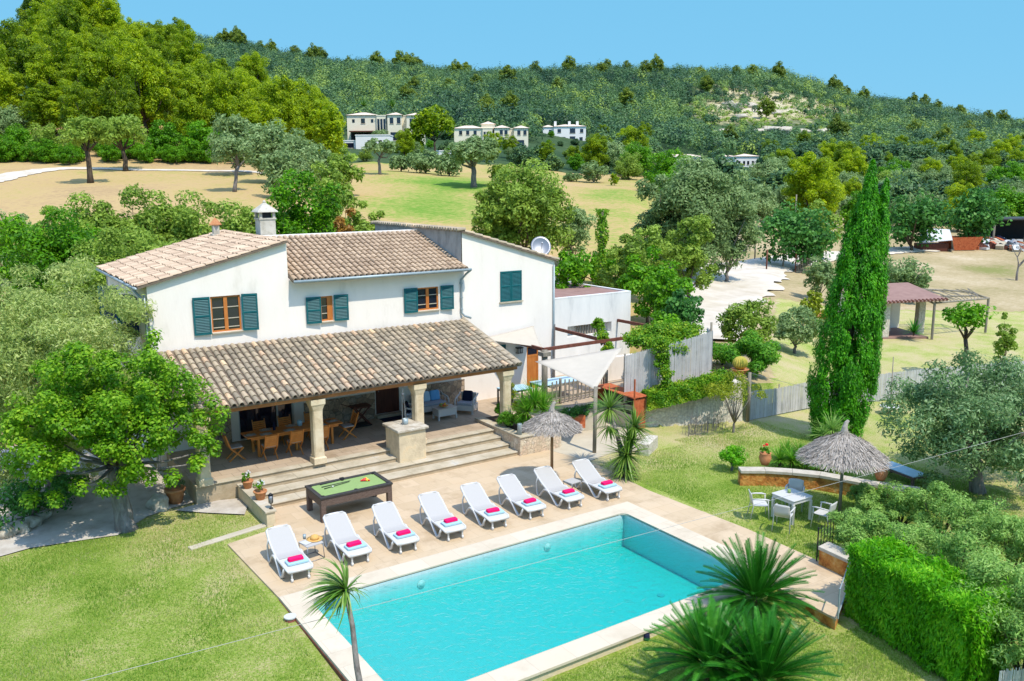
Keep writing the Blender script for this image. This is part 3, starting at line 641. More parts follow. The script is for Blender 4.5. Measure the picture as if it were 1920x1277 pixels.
mb.add([(22.95,YB_+.4,0),(5.7,YB_+.4,0),(5.7,YB_+.4,6.5),(22.95,YB_+.4,6.5)], [(0,1,2,3)])
mb.add([(5.7,YB_,6),(10.65,YB_,6),(10.65,YB_,topL(10.65)),(5.7,YB_,topL(5.7))], [(0,1,2,3)])
mb.add([(10.65,YW,6.2),(10.65,YB_,6.2),(10.65,YB_,topL(10.65)),(10.65,YW,topL(10.65))], [(0,1,2,3)])
mb.box(10.66, 18.14, 35.12, 35.5, 6.4, 7.86); mb.box(11.0, 11.9, 35.51, YB_+.3, 6.4, 7.5)
mb.build('wall', M['wall'], house)
mb = MB(); mb.add([(18.14,YW-.003+.05,5.9),(18.14,39.6,5.9),(18.14,39.6,8.0),(18.14,YW+.047,7.93)], [(1,0,3,2)]); mb.add([(18.15,39.65,6),(22.95,39.65,6),(22.95,39.65,topR(22.95)),(18.15,39.65,7.95)], [(0,1,2,3)])
w_ = mb.build('wall', M['grey'], house); w_['label'] = 'stained grey side wall above the middle roof'
# roofs
sl = math.hypot(1, .2545); VL = Vector((1, 0, .2545)); mb = MB()
OL = Vector((5.38, 30.93, 6.56))
slab(mb, OL, (0,1,0), VL, 8.5, 5.42, .07); b0 = mb
rf = b0.build('roof', M['tile_base'], house); mb = MB(); tile_roof(mb, OL+Vector((0,0,.0)), (0,1,0), VL, 8.5, 5.42, .215, .40, .10, 2, 5, flat=.6, jit=2.2)
mb.build('tiles', M['tile_left'], rf)
mb = MB(); VM = Vector((0, 4.42, 1.33)); OM = Vector((10.68, 30.68, 6.44))
slab(mb, OM, (1,0,0), VM, 7.56, 4.6, .07); rf = mb.build('roof', M['tile_base'], house)
mb = MB(); tile_roof(mb, OM, (1,0,0), VM, 7.46, 4.6, .235, .42, .088, 3); mb.build('tiles', M['tile_mid'], rf)
mb = MB(); VR = Vector((-1, 0, .298)); OR = Vector((23.1, 30.98, 6.50))
slab(mb, OR, (0,1,0), VR, 8.7, 5.16, .06); rf = mb.build('roof', M['tile_base'], house)
mb = MB(); tile_roof(mb, OR, (0,1,0), VR, 8.7, 5.2, .235, .42, .085, 4)
# ridge tile ends above the grey wall
for k in range(37): mb.tube([(17.93, 31.15+k*.235, 8.03), (18.35, 31.15+k*.235, 8.045)], .075, 7, True, random.random())
mb.build('tiles', M['tile_porch'], rf)
VPo = Vector((0, 4.4, 1.2)); OP = Vector((5.85, 26.72, 3.06)); mb = MB()
slab(mb, OP, (1,0,0), VPo, 12.3, 4.52, .06); rf = mb.build('porch_roof', M['tile_base'], house)
mb = MB(); tile_roof(mb, OP, (1,0,0), VPo, 12.3, 4.55, .245, .40, .092, 5)
mb.tube([(18.1, 26.7, 3.1), (18.1, 31.05, 4.29)], .085, 8, True, .3)
mb.build('tiles', M['tile_porch'], rf)
mb = MB(); mb.box(5.95, 18.05, 26.85, 27.05, 2.86, 3.04); mb.build('porch_beam', M['beam'], house, bevel=.01)
mb = MB()
for k in range(25): x = 6.1+k*.49; mb.bar((x, 26.8, 3.02-.02), (x, 31.05, 3.02+1.13), .08, .1)
mb.build('rafters', M['beam'], house)
for i, x in enumerate((6.2, 9.98, 13.82, 17.62)):
    mb = MB(); w = .18; c = .04
    def oct_(w, c, z): return [(w-c,-w,z),(w,-w+c,z),(w,w-c,z),(w-c,w,z),(-w+c,w,z),(-w,w-c,z),(-w,-w+c,z),(-w+c,-w,z)]
    lv = [(.225,.01,.6),(.225,.01,.80),(w,.02,.84),(w,.05,1.1),(w,.05,2.3),(w,.03,2.45),(.225,.02,2.62),(.255,.01,2.68),(.255,.01,2.858)]
    vs = []
    for (a, c_, z) in lv: vs += [(x+p[0], 27.05+p[1], p[2]) for p in oct_(a, c_, z)]
    fs = [(k*8+j, k*8+(j+1) % 8, (k+1)*8+(j+1) % 8, (k+1)*8+j) for k in range(len(lv)-1) for j in range(8)]
    mb.add(vs, fs); mb.build('porch_column', M['stonecol'], house, bevel=.01)
# gutters and pipes
mb = MB(); mb.tube([(10.7, 30.62, 6.40), (18.3, 30.62, 6.40)], .06, 8); mb.build('gutter', M['gutter'], house, True)
mb = MB(); mb.tube([(18.28,30.66,6.36),(18.22,30.9,6.2),(18.05,31.03,5.95),(18.05,31.03,4.55),(18.15,30.98,4.42),(18.45,30.95,4.3)], .045, 8)
for z in (5.8, 5.2, 4.7): mb.tube([(18.05,31.09,z),(18.05,31.0,z)], .06, 8)
mb.build('drainpipe', M['gutter'], house, True)
mb = MB(); mb.tube([(22.88,31.04,6.3),(22.88,31.04,.7)], .04, 8); mb.build('drainpipe', M['gutter'], house, True)
mb = MB(); mb.tube([(5.33,30.95,6.5),(5.33,39.3,6.5)], .055, 8); mb.build('gutter', M['gutter'], house, True)
mb = MB(); mb.tube([(5.35,31.5,6.42),(5.5,31.35,6.2),(5.63,31.3,6.05),(5.63,31.3,0)], .045, 8); mb.tube([(5.62,31.18,6.3),(5.62,31.18,0)], .03, 6); mb.build('drainpipe', M['gutter'], house, True)
# windows
def shutter(par, x0, x1, z0, z1, y=YW-.05, ang=0, m='shutter', axis='x', hinge=None):
    """louvred leaf; closed in the wall plane, turned by ang about its hinge"""
    w = x1-x0; h = z1-z0; mb = MB(); t = .035
    mb.box(0,.055,-t,0,0,h); mb.box(w-.055,w,-t,0,0,h); mb.box(.055,w-.055,-t,0,0,.07); mb.box(.055,w-.055,-t,0,h-.07,h); mb.box(.055,w-.055,-t,0,h/2-.03,h/2+.03)
    n = int(h/.055)
    for k in range(1, n):
        z = k*h/n
        if abs(z-h/2) < .05 or z < .09 or z > h-.09: continue
        mb.add([(.055,-t+.002,z-.022),(w-.055,-t+.002,z-.022),(w-.055,-.004,z+.018),(.055,-.004,z+.018)], [(0,1,2,3)])
    mb.add([(.05,-.002,.05),(w-.05,-.002,.05),(w-.05,-.002,h-.05),(.05,-.002,h-.05)], [(0,1,2,3)])
    o = mb.build('shutter', M[m], par)
    if axis == 'x':
        if hinge == 'r':
            o.location = (x0, y, z0)
            if ang: o.location = (x1-w*math.cos(ang), y-w*math.sin(ang), z0); o.rotation_euler = (0, 0, ang)
        else: o.location = (x0, y, z0); o.rotation_euler = (0, 0, -ang)
    return o
def window(x0, x1, z0, z1, par=None, yw=YW, bars=(.3, .62), sill=True):
    mb = MB(); y = yw+.10; f = .06
    mb.box(x0, x0+f, y-.05, y, z0, z1); mb.box(x1-f, x1, y-.05, y, z0, z1); mb.box(x0+f, x1-f, y-.05, y, z0, z0+f); mb.box(x0+f, x1-f, y-.05, y, z1-f, z1)
    xm = (x0+x1)/2
    if x1-x0 > .7: mb.box(xm-.065, xm+.065, y-.06, y, z0+f, z1-f)
    else: mb.box(x1-f-.16, x1-f, y-.058, y, z0+f, z1-f)
    par = par or house
    w = mb.build('window', M['wood'], par)
    for b in bars:
        z = z0+(z1-z0)*b; mb = MB(); mb.box(x0+f, x1-f, y-.04, y-.015, z-.014, z+.014); mb.build('glazing_bar', M['concrete'] if sill else M['wood'], w)
    mb = MB(); mb.add([(x0,y-.008,z0),(x1,y-.008,z0),(x1,y-.008,z1),(x0,y-.008,z1)], [(0,1,2,3)]); mb.build('pane', M['glass'], w)
    if sill:
        mb = MB(); mb.box(x0-.02, x1+.02, yw-.10, yw+.04, z0-.05, z0-.003); mb.build('sill', M['stepstone'], w, bevel=.008)
    return w
w1 = window(*wins[0], bars=(.12, .36, .68)); shutter(w1, 7.15, 7.74, 4.70, 6.05, ang=.05); shutter(w1, 8.86, 9.42, 4.72, 6.06, ang=.22)
w2 = window(*wins[1], bars=(.3, .6)); shutter(w2, 11.27, 11.84, 4.72, 5.74, ang=.12); shutter(w2, 12.38, 12.94, 4.74, 5.75, ang=.18)
w3 = window(*wins[2], bars=(.25, .65)); shutter(w3, 15.38, 15.97, 4.76, 5.77, ang=.05); shutter(w3, 17.06, 17.64, 4.76, 5.77, ang=.12)
w4 = thing('window', None, None); w4.parent = house
shutter(w4, 20.03, 20.58, 4.84, 6.16, y=YW-.01); shutter(w4, 20.59, 21.14, 4.84, 6.16, y=YW-.01)
mb = MB(); mb.box(19.98, 21.19, YW-.09, YW-.002, 4.78, 4.83); mb.build('sill', M['stepstone'], w4)
# left side windows, shutters standing open
for (y0, y1, z0, z1) in ((33.0, 34.05, 4.55, 5.98), (37.1, 38.1, 4.65, 5.9)):
    wl = thing('window', None, None); wl.parent = house
    mb = MB(); mb.add([(5.69,y0,z0),(5.69,y1,z0),(5.69,y1,z1),(5.69,y0,z1)], [(0,1,2,3)]); mb.build('pane', M['glass'], wl)
    for (yy, s, mm) in ((y1+.02, 1, 'shutter'), (y0-.05, -1, 'shutter_b')):
        o = shutter(wl, 0, .55, z0, z1, m=mm); o.location = (5.66, yy, z0); o.rotation_euler = (0, 0, math.radians(152 if s > 0 else 195))
# under the porch
pd_ = MB(); pd_.add([(8.5,YW+.15,.62),(10.6,YW+.15,.62),(10.6,YW+.15,2.75),(8.5,YW+.15,2.75)], [(0,1,2,3)]); dr = pd_.build('sliding_door', M['glass'], house)
mb = MB(); 
for x in (8.5, 9.95, 10.55): mb.box(x, x+.05, YW+.06, YW+.14, .62, 2.75)
mb.build('frame', M['white'], dr)
for (x0, x1) in ((11.75, 13.1), (16.3, 17.6)):
    w = window(x0, x1, 1.95, 2.8, sill=False, bars=(.5,)); 
    shutter(w, x0-.5, x0-.02, 1.9, 2.82); shutter(w, x1+.02, x1+.5, 1.9, 2.82)
for (a, b) in ((7.0, 8.2), (11.0, 13.95), (15.9, 18.14)): mb = MB(); mb.box(a, b, YW-.05, YW-.003, .6, 1.66); mb.build('stone_cladding', M['wainscot'], house)
mb = MB(); mb.box(14.0, 15.05, YW+.02, YW+.08, .74, 2.8); dd = mb.build('door', M['darkwood'], house)
mb = MB(); mb.lathe([(.02,0),(.03,.02),(.02,.05)], 10, (14.12, YW-.03, 1.65)); mb.build('handle', M['greymetal'], dd)
mb = MB(); mb.box(13.95, 15.1, YW-.25, YW-.003, .602, .72); mb.build('doorstep', M['stepstone'], house, bevel=.01)
mb = MB(); f = .06
mb.box(21.42, 21.48, YW+.02, YW+.08, .72, 2.7); mb.box(22.0, 22.06, YW+.02, YW+.08, .72, 2.7); mb.box(21.48, 22.0, YW+.04, YW+.07, .72, 2.25); mb.box(21.48, 22.0, YW+.03, YW+.072, 2.2, 2.3); mb.box(21.48, 22.0, YW+.02, YW+.08, 2.64, 2.7)
dd = mb.build('door', M['wood'], house); mb = MB(); mb.add([(21.48,YW+.06,2.3),(22.0,YW+.06,2.3),(22.0,YW+.06,2.64),(21.48,YW+.06,2.64)], [(0,1,2,3)]); mb.build('pane', M['glass'], dd)
o = shutter(house, 19.75, 20.25, 2.2, 2.95)
# chimneys
ch = thing('chimney', None, None, (11.45, 35.9, 7.3)); ch.parent = house
mb = MB(); mb.box(-.33,.33,-.33,.33,-.6,1.2); mb.build('stack', M['lichen'], ch, bevel=.02)
mb = MB(); mb.box(-.36,.36,-.36,.36,1.2,1.26)
for sx in (-1, 1):
    for sy in (-1, 1): mb.box(min(sx*.33,sx*.22), max(sx*.33,sx*.22), min(sy*.33,sy*.22), max(sy*.33,sy*.22), 1.26, 1.5)
mb.box(-.2,.2,-.2,.2,1.26,1.45,0); mb.build('vents', M['lichen'], ch)
mb = MB(); mb.box(-.205,.205,-.205,.205,1.27,1.49); mb.build('flue', M['dark'], ch)
mb = MB(); mb.add([(-.44,-.44,1.5),(.44,-.44,1.5),(.44,.44,1.5),(-.44,.44,1.5),(-.40,-.40,1.57),(.40,-.40,1.57),(.40,.40,1.57),(-.40,.40,1.57),(-.05,-.05,1.88),(.05,-.05,1.88),(.05,.05,1.88),(-.05,.05,1.88)],
  [(3,2,1,0),(0,1,5,4),(1,2,6,5),(2,3,7,6),(3,0,4,7),(4,5,9,8),(5,6,10,9),(6,7,11,10),(7,4,8,11),(8,9,10,11)]); mb.lathe([(.06,1.86),(.07,1.93),(.02,1.99)], 10); mb.build('cap', M['lichen'], ch, bevel=.01)
ch2 = thing('chimney', None, None, (10.0, 38.2, 7.6)); ch2.parent = house
mb = MB(); mb.box(-.2,.2,-.2,.2,-.3,.25); mb.box(-.13,.13,-.13,.13,.25,.62); mb.build('stack', M['lichen'], ch2, bevel=.02)
mb = MB(); mb.lathe([(.27,.62),(.26,.66),(.03,.92),(.01,.94)], 4); mb.build('cap', M['terra'], ch2)
# satellite dish
dish = thing('satellite_dish', 'grey satellite dish mounted at the right end of the farmhouse roof', 'satellite dish', (23.15, 32.6, 6.35))
mb = MB(); mb.tube([(0,0,0),(0,0,.5)], .03, 8); mb.tube([(0,0,.45),(.02,-.12,.62)], .025, 8); mb.build('mast', M['greymetal'], dish)
mb = MB(); n = 24; vs = [(0,0,0)]; fs = []
for k in range(1, 6):
    r = .47*k/5
    for j in range(n): a = 2*math.pi*j/n; vs.append((r*math.cos(a), r*math.sin(a)*1.06, -.10*(k/5)**2*-1))
fs += [(0, 1+j, 1+(j+1)%n) for j in range(n)]
for k in range(4): fs += [(1+k*n+j, 1+(k+1)*n+j, 1+(k+1)*n+(j+1)%n, 1+k*n+(j+1)%n) for j in range(n)]
mb.add(vs, fs); d1 = mb.build('reflector', M['greymetal'], dish, True); so = d1.modifiers.new('s', 'SOLIDIFY'); so.thickness = .012
d1.location = (.02,-.12,.64); d1.rotation_euler = Vector((-.5,-1,.55)).to_track_quat('Z','Y').to_euler()
mb = MB(); q = Vector((-.5,-1,.55)).normalized(); mb.tube([Vector((.02,-.12,.2)), Vector((.02,-.12,.64))+q*.5], .012, 6); mb.tube([Vector((.02,-.12,.64))+q*.46, Vector((.02,-.12,.64))+q*.56], .03, 8); mb.build('arm', M['greymetal'], dish)
# extension with a flat roof
ext = thing('flat_roof_extension', 'white flat-roofed annexe with a dull red roof right of the farmhouse', 'building', (22.96, 33, 0))
mb = MB(); holewall(mb, 0, 6.26, 0, 0, lambda x: 4.38, [(2.2, 5.0, 2.45, 2.98)], .45)
mb.add([(6.26,0,0),(6.26,6.2,0),(6.26,6.2,4.38),(6.26,0,4.38)], [(0,1,2,3)]); mb.add([(6.26,6.2,0),(0,6.2,0),(0,6.2,4.38),(6.26,6.2,4.38)], [(0,1,2,3)])
mb.box(.0,6.265,-.006,.16,4.38,4.44); mb.box(6.1,6.266,.161,6.2,4.38,4.44); mb.build('wall', M['wall2'], ext)
mb = MB(); mb.box(.0,6.1,.16,6.1,4.30,4.385); mb.build('roof', M['redroof'], ext)
mb = MB()
for k in range(9): mb.box(2.9+k*.17,2.98+k*.17,.2,.26,2.45,2.98,.3)
mb.build('window', M['greywood'], ext)
ext2 = thing('rear_outbuilding', 'small low building with a flat pinkish roof behind the annexe', 'building', (24.4, 40.2, 0))
mb = MB(); mb.box(0,6.9,0,2.6,0,4.62); mb.build('wall', M['grey'], ext2); mb = MB(); mb.box(-.08,6.98,-.08,2.7,4.625,4.74); mb.build('roof', M['villaroof'], ext2)
# ================================================================== POOLSIDE FURNITURE
def rrect(w, l, r, n=5):
    pts = []
    for (cx, cy, a0) in ((w/2-r, l/2-r, 0), (-w/2+r, l/2-r, 90), (-w/2+r, -l/2+r, 180), (w/2-r, -l/2+r, 270)):
        for k in range(n+1): a = math.radians(a0+90*k/n); pts.append((cx+r*math.cos(a), cy+r*math.sin(a)))
    return pts
def lounger():
    t = thing('sun_lounger', 'x', 'sun lounger', (0,0,0), 0, 'white sun loungers in a row by the pool')
    # bed outline in profile: (y, z)
    prof = [(-1.0,.30),(-.93,.34),(-.6,.355),(-.2,.345),(.02,.335),(.12,.35),(.35,.46),(.62,.61),(.86,.76),(.92,.785)]
    wd = [.30,.335,.345,.345,.335,.325,.335,.335,.32,.26]
    def strip(a, b, t_, mt, nm, inset=0, z=0):
        mb = MB(); P_ = prof[a:b]; Wd = wd[a:b]; vs = []
        for (y, zz), w in zip(P_, Wd):
            for s in (-1, 1):
                vs.append((s*(w-inset), y, zz+z)); vs.append((s*(w-inset), y, zz+z-t_))
        k = len(P_); fs = []
        for i in range(k-1):
            o = i*4; fs += [(o, o+2, o+6, o+4), (o+1, o+5, o+7, o+3), (o, o+4, o+5, o+1), (o+2, o+3, o+7, o+6)]
        fs += [(0,1,3,2), ((k-1)*4, (k-1)*4+2, (k-1)*4+3, (k-1)*4+1)]
        mb.add(vs, fs); return mb.build(nm, mt, t, False, .008)
    strip(0, 4, .05, M['white'], 'foot_panel', 0, 0)
    # side rails
    mb = MB()
    for s in (-1, 1):
        mb.tube([(s*(w-.005), y, z-.01) for (y, z), w in zip(prof, wd)], .032, 8)
    mb.tube([(x, .92, .78) for x in (-.27, -.1, .1, .27)], .03, 8); mb.tube([(x, .97-.1*abs(x)/.27, .795) for x in (-.25,-.1,.1,.25)], .02, 8)
    mb.tube([(x, -1.0, .30) for x in (-.3,0,.3)], .035, 8)
    mb.build('frame', M['white'], t, True)
    strip(3, 10, .012, M['sling'], 'seat', .02, .012)
    for s in (-1, 1):
        x = s*.365
        mb = MB(); mb.tube([(x,.0,.33),(x,-.16,.26),(x,-.36,.11),(x,-.47,.03),(x,-.56,.02),(x,-.66,.09),(x,-.71,.2),(x,-.78,.31)], [.033,.036,.041,.043,.043,.041,.036,.033], 8); mb.build('leg', M['white'], t, True)
        mb = MB(); mb.tube([(x,-.1,.3),(x,.05,.345),(x,.2,.32),(x,.34,.2),(x,.44,.06),(x,.52,.015),(x,.6,.05),(x,.64,.2),(x,.66,.42),(x*.96,.6,.62)], [.028,.036,.036,.034,.034,.034,.032,.030,.026,.022], 8); mb.build('leg', M['white'], t, True)
        mb = MB(); mb.box(s*.22-.02, s*.22+.02, -.97, -.93, 0, .3); mb.tube([(s*.22-.025,-.95,.05),(s*.22+.025,-.95,.05)], .05, 12); mb.build('wheel', M['white'], t)
    return t
LX = [6.44, 8.08, 9.51, 11.0, 12.45, 13.79, 15.22, 16.68]; LY = [21.0, 21.03, 20.97, 20.95, 20.93, 20.94, 20.92, 20.80]
LL = ['white sun lounger at the far left of the poolside row, before the hat table',
      'white sun lounger just right of the side table with the straw hat', 'third white sun lounger from the left, in front of the pool table',
      'fourth white sun lounger from the left, right of the pool table', 'fifth white sun lounger from the left in the poolside row',
      'sixth white sun lounger from the left, just left of the shaded lounger', 'white sun lounger with its head shaded blue by the thatched umbrella',
      'white sun lounger at the far right of the row, beyond the umbrella post']
lp = lounger()
def towels():
    a = MB(); a.prism(rrect(.56, .34, .05), 0, .022); a.prism(rrect(.55, .33, .05), .023, .048)
    ta = a.build('folded_towel', M['blue'], None, bevel=.01)
    b = MB(); b.prism(rrect(.40, .20, .04), 0, .035); b.prism(rrect(.385, .19, .04), .036, .075)
    tb = b.build('rolled_towel', M['pink'], None, bevel=.018, seg=3); return ta, tb
ta, tb = towels(); rs = random.Random(11)
ordn = ['far left', 'second', 'third', 'fourth', 'fifth', 'sixth', 'seventh', 'far right']
for i in range(8):
    o = lp if i == 0 else copytree(lp); o.location = (LX[i]+.36, LY[i], 0); rz = rs.uniform(-.05, .03)-.02; o.rotation_euler = (0, 0, rz); o['label'] = LL[i]
    a = ta if i == 0 else ta.copy(); b = tb if i == 0 else tb.copy()
    if i: C.objects.link(a); C.objects.link(b)
    w = 'lounger' if i in (0, 7) else 'lounger from the left'
    tag(a, 'pale blue towel under the pink one on the %s %s' % (ordn[i], w), 'towel', 'pale blue towels on the loungers')
    tag(b, 'bright pink towel on the blue one on the %s %s' % (ordn[i], w), 'towel', 'pink towels on the loungers')
    a.location = (LX[i]+.36+.01, LY[i]-.60, .358); b.location = (LX[i]+.36+rs.uniform(-.03,.02), LY[i]-.58+rs.uniform(-.03,.03), .408)
    a.rotation_euler = (0, 0, rz+rs.uniform(-.06, .06)); b.rotation_euler = (0, 0, rz+rs.uniform(-.12, .12))
# pool table
pt = thing('pool_table', 'brown wicker outdoor pool table with green cloth on the terrace by the steps', 'pool table', (9.77, 23.93, 0))
w, l = 2.37, 1.33
mb = MB(); mb.box(-w/2+.03, w/2-.03, -l/2+.03, l/2-.03, .50, .735); mb.build('body', M['wicker'], pt)
mb = MB(); mb.box(-w/2, w/2, -l/2, -l/2+.13, .736, .80); mb.box(-w/2, w/2, l/2-.13, l/2, .736, .80); mb.box(-w/2, -w/2+.13, -l/2+.13, l/2-.13, .736, .80); mb.box(w/2-.13, w/2, -l/2+.13, l/2-.13, .736, .80)
rim = mb.build('rim', M['blacktrim'], pt, bevel=.012)
mb = MB(); mb.box(-w/2+.13, w/2-.13, -l/2+.13, l/2-.13, .736, .765); mb.build('cloth', M['felt'], pt)
for sx in (-1, 0, 1):
    for sy in (-1, 1):
        mb = MB(); mb.lathe([(.0,.7605),(.055,.7605),(.055,.803),(0,.803)], 14, (sx*(w/2-.13), sy*(l/2-.13), 0)); mb.build('pocket', M['black'], pt)
for sx in (-1, 1):
    for sy in (-1, 1):
        x, y = sx*(w/2-.1), sy*(l/2-.1); mb = MB(); mb.box(x-.075, x+.075, y-.075, y+.075, 0, .5); mb.build('leg', M['wicker'], pt, bevel=.01)
tz = .766
bc = atz(683, 901.5, tz); rs = random.Random(5)
for k in range(15):
    r_ = int((math.sqrt(8*k+1)-1)/2); c_ = k-r_*(r_+1)//2
    o = MB(); x, y = bc.x+r_*.052-.1, bc.y+(c_-r_/2)*.06; o.lathe([(.001,0)]+[(.03*math.sin(a), .03-.03*math.cos(a)) for a in np.linspace(.3, 2.84, 7)]+[(.001,.06)], 10, (x, y, tz))
    q = 'yellow' if rs.random() < .6 else 'red'
    tag(o.build('pool_ball', M[q], None, True), '%s ball in the rack of balls on the green pool table' % q, 'ball', '%s balls racked on the pool table' % q)
cb = atz(624, 914, tz); o = MB(); o.lathe([(.001,0)]+[(.03*math.sin(a), .03-.03*math.cos(a)) for a in np.linspace(.3, 2.84, 7)]+[(.001,.06)], 10, (cb.x, cb.y, tz)); tag(o.build('cue_ball', M['white'], None, True), 'white cue ball lying alone on the green cloth', 'ball')
for i, (p, q, lab) in enumerate([((600,909),(650,897),'longest dark cue lying nearest the far rim of the pool table'), ((603,913.5),(657,901),'middle one of three cues lying on the green cloth'), ((608,916.5),(655,903),'cue lying nearest the white ball on the green cloth')]):
    a = atz(*p, tz+.02); b = atz(*q, tz+.02); o = MB(); o.tube([a, b], [.014, .008], 6); tag(o.build('cue', M['black'] if i != 1 else M['blacktrim'], None, True), lab, 'pool cue')
q = atz(641, 899.5, tz); o = MB(); o.box(-.07,.07,-.05,.05,0,.07); e = o.build('triangle_rack', M['black'], None, bevel=.01); e.location = q; tag(e, 'small black box lying by the cues on the pool table rim', 'box')
# side tables
def side_table(loc, label, rz=0, s=.45, h=.44):
    t = thing('side_table', label, 'side table', loc, rz); w = s/2
    mb = MB()
    for sx in (-1, 1):
        for sy in (-1, 1): mb.tube([(sx*w, sy*w, 0), (sx*w*.92, sy*w*.92, h-.01)], .011, 6)
    mb.tube([(-w,-w,.012),(w,-w,.012)], .01, 6); mb.tube([(-w,w,.012),(w,w,.012)], .01, 6); mb.tube([(w,-w,.012),(w,w,.012)], .01, 6)
    mb.build('frame', M['greymetal'], t, True)
    mb = MB(); mb.prism(rrect(s, s, .03), h-.01, h+.012); mb.build('top', M['sling'], t); return t
p = atz(583, 1017, .44); side_table((p.x, p.y, 0), 'small grey metal side table holding a straw hat between the two leftmost loungers', .15, .50)
q = atz(590, 1011, .46); hat = thing('straw_hat', 'round straw sun hat lying on the small side table', 'hat', q)
mb = MB(); mb.lathe([(.001,.012),(.12,.010),(.22,.018),(.215,.004),(.001,.0)], 24); mb.build('brim', M['straw'], hat, True)
mb = MB(); mb.lathe([(.12,.012),(.115,.06),(.10,.10),(.05,.125),(.001,.13)], 20); mb.build('crown', M['straw'], hat, True)
q = atz(571, 1010, .46); o = MB(); o.tube([(0,0,0),(0,0,.12)], [.04,.045], 14); e = o.build('drinking_glass', M['gutter'], None, True); e.location = q; tag(e, 'grey tumbler standing behind the magazine on the side table', 'glass')
q = atz(573, 1018, .46); o = MB(); o.box(-.1,.1,-.13,.13,0,.012); e = o.build('magazine', M['white']); e.location = q; e.rotation_euler = (0,0,.3); tag(e, 'white magazine lying beside the hat on the side table', 'magazine')
p = atz(1073, 902, .42); side_table((p.x, p.y, 0), 'small white side table between the two rightmost loungers', .1, .42, .42)
# thatched umbrellas
def thatch(name, label, base, R, zr, ztop, post_r, seed, lean=(0,0), knob=True):
    rng = np.random.default_rng(seed); t = thing(name, label, 'umbrella', (base[0], base[1], 0))
    zb = hz(base[0], base[1])
    zb = 0 if base[2] is None else base[2]
    mb = MB(); mb.tube([(0,0,zb-.05),(lean[0]*.5,lean[1]*.5,ztop*.5),(lean[0],lean[1],ztop-.1)], [post_r, post_r*.95, post_r*.85], 10); mb.build('post', M['postwood'] if seed == 1 else M['greywood'], t, True)
    n = 5200; a = rng.uniform(0, 2*math.pi, n); u = np.sqrt(rng.uniform(0.004, 1, n)); r = R*u
    zz = ztop-(ztop-zr)*(u*1.15-.15*u**3) + .0
    if seed == 2: zz = ztop-(ztop-zr)*(.55*u**.75+.45*u**2.4)
    if seed == 1: zz = ztop-(ztop-zr)*u**1.4
    zz = np.where(u < .14, zz+.15*(1-u/.14), zz)
    lay = (np.abs(u-.56) < .05)*.03
    P = np.stack([r*np.cos(a)+lean[0], r*np.sin(a)+lean[1], zz+rng.uniform(-.025, .035, n)+lay], 1)
    dirv = np.stack([np.cos(a), np.sin(a), -(ztop-zr)/R*(.9+0*a)], 1); dirv /= np.linalg.norm(dirv, axis=1, keepdims=True); 
    Nn = np.stack([np.cos(a)*.45, np.sin(a)*.45, np.ones(n)], 1)+rng.normal(size=(n, 3))*.25
    T = dirv+rng.normal(size=(n, 3))*.16
    Nn -= T*(T*Nn).sum(1, keepdims=True)/(T*T).sum(1, keepdims=True); Nn /= np.linalg.norm(Nn, axis=1, keepdims=True); T /= np.linalg.norm(T, axis=1, keepdims=True); B = np.cross(Nn, T)
    Ls = rng.uniform(.07, .15, n)[:, None]*R/1.2; Ws = rng.uniform(.006, .014, n)[:, None]
    V_ = np.stack([P-T*Ls+B*Ws, P-T*Ls-B*Ws, P+T*Ls-B*Ws*.6, P+T*Ls+B*Ws*.6], 1).reshape(-1, 3)
    npmesh('canopy', V_, np.arange(n*4).reshape(-1, 4), M['thatch'], rng.uniform(0, 1, n), t)
    mb = MB(); pr = [(R*.93, zr+.06)]+[(R*k, ztop-(ztop-zr)*((k*1.15-.15*k**3) if seed != 1 else k**1.4)-.03) for k in (.8, .6, .4, .2)]+[(.05, ztop)]; mb.lathe(pr, 28, (lean[0], lean[1], 0), .3, False); c0 = mb.build('canopy_lining', M['thatch'], t, True)
    mb = MB()
    for k in range(8): a_ = k*math.pi/4; mb.tube([(lean[0],lean[1],ztop-.12),(lean[0]+R*.9*math.cos(a_), lean[1]+R*.9*math.sin(a_), zr+.03)], .018, 5)
    mb.build('ribs', M['greywood'], t)
    if knob:
        mb = MB(); mb.tube([(lean[0],lean[1],ztop-.05),(lean[0],lean[1],ztop+.14),(lean[0]+.06,lean[1],ztop+.27),(lean[0]+.13,lean[1]-.02,ztop+.33)], [.13,.08,.06,.045], 9, True, .4); mb.build('top_knot', M['thatch'], t)
    return t
thatch('thatched_umbrella', 'round thatched straw umbrella on a wooden post beside the sun loungers', (16.24, 22.12, 0), .98, 1.98, 2.50, .055, 1, (0, 0))
thatch('thatched_umbrella', 'larger thatched straw umbrella with a knotted tip standing on the lawn by the white table', (21.95, 15.1, None), 1.28, 1.74, 2.55, .05, 2, (.05, .05))
# white garden table and four chairs
gt = thing('garden_table', 'square white garden table on the lawn with four armchairs round it', 'table', (20.52, 15.76, -.05), -.04)
mb = MB(); mb.prism(rrect(.86, .86, .05), .72, .75); mb.build('tabletop', M['white'], gt, bevel=.008)
mb = MB(); mb.box(-.4,.4,-.4,-.36,.62,.719); mb.box(-.4,.4,.36,.4,.62,.719); mb.box(-.4,-.36,-.36,.36,.62,.719); mb.box(.36,.4,-.36,.36,.62,.719); mb.build('apron', M['white'], gt)
for sx in (-1, 1):
    for sy in (-1, 1): mb = MB(); mb.box(sx*.38-.035, sx*.38+.035, sy*.38-.035, sy*.38+.035, 0, .62); mb.build('leg', M['white'], gt, bevel=.008)
o = MB(); o.lathe([(.045,0),(.05,.05),(.05,.11),(.042,.11),(.04,.02),(0,.02)], 14); e = o.build('candle_jar', M['felt'], None, True); e.location = (20.55,15.9,.70); tag(e, 'small pale green jar on the white garden table', 'jar')
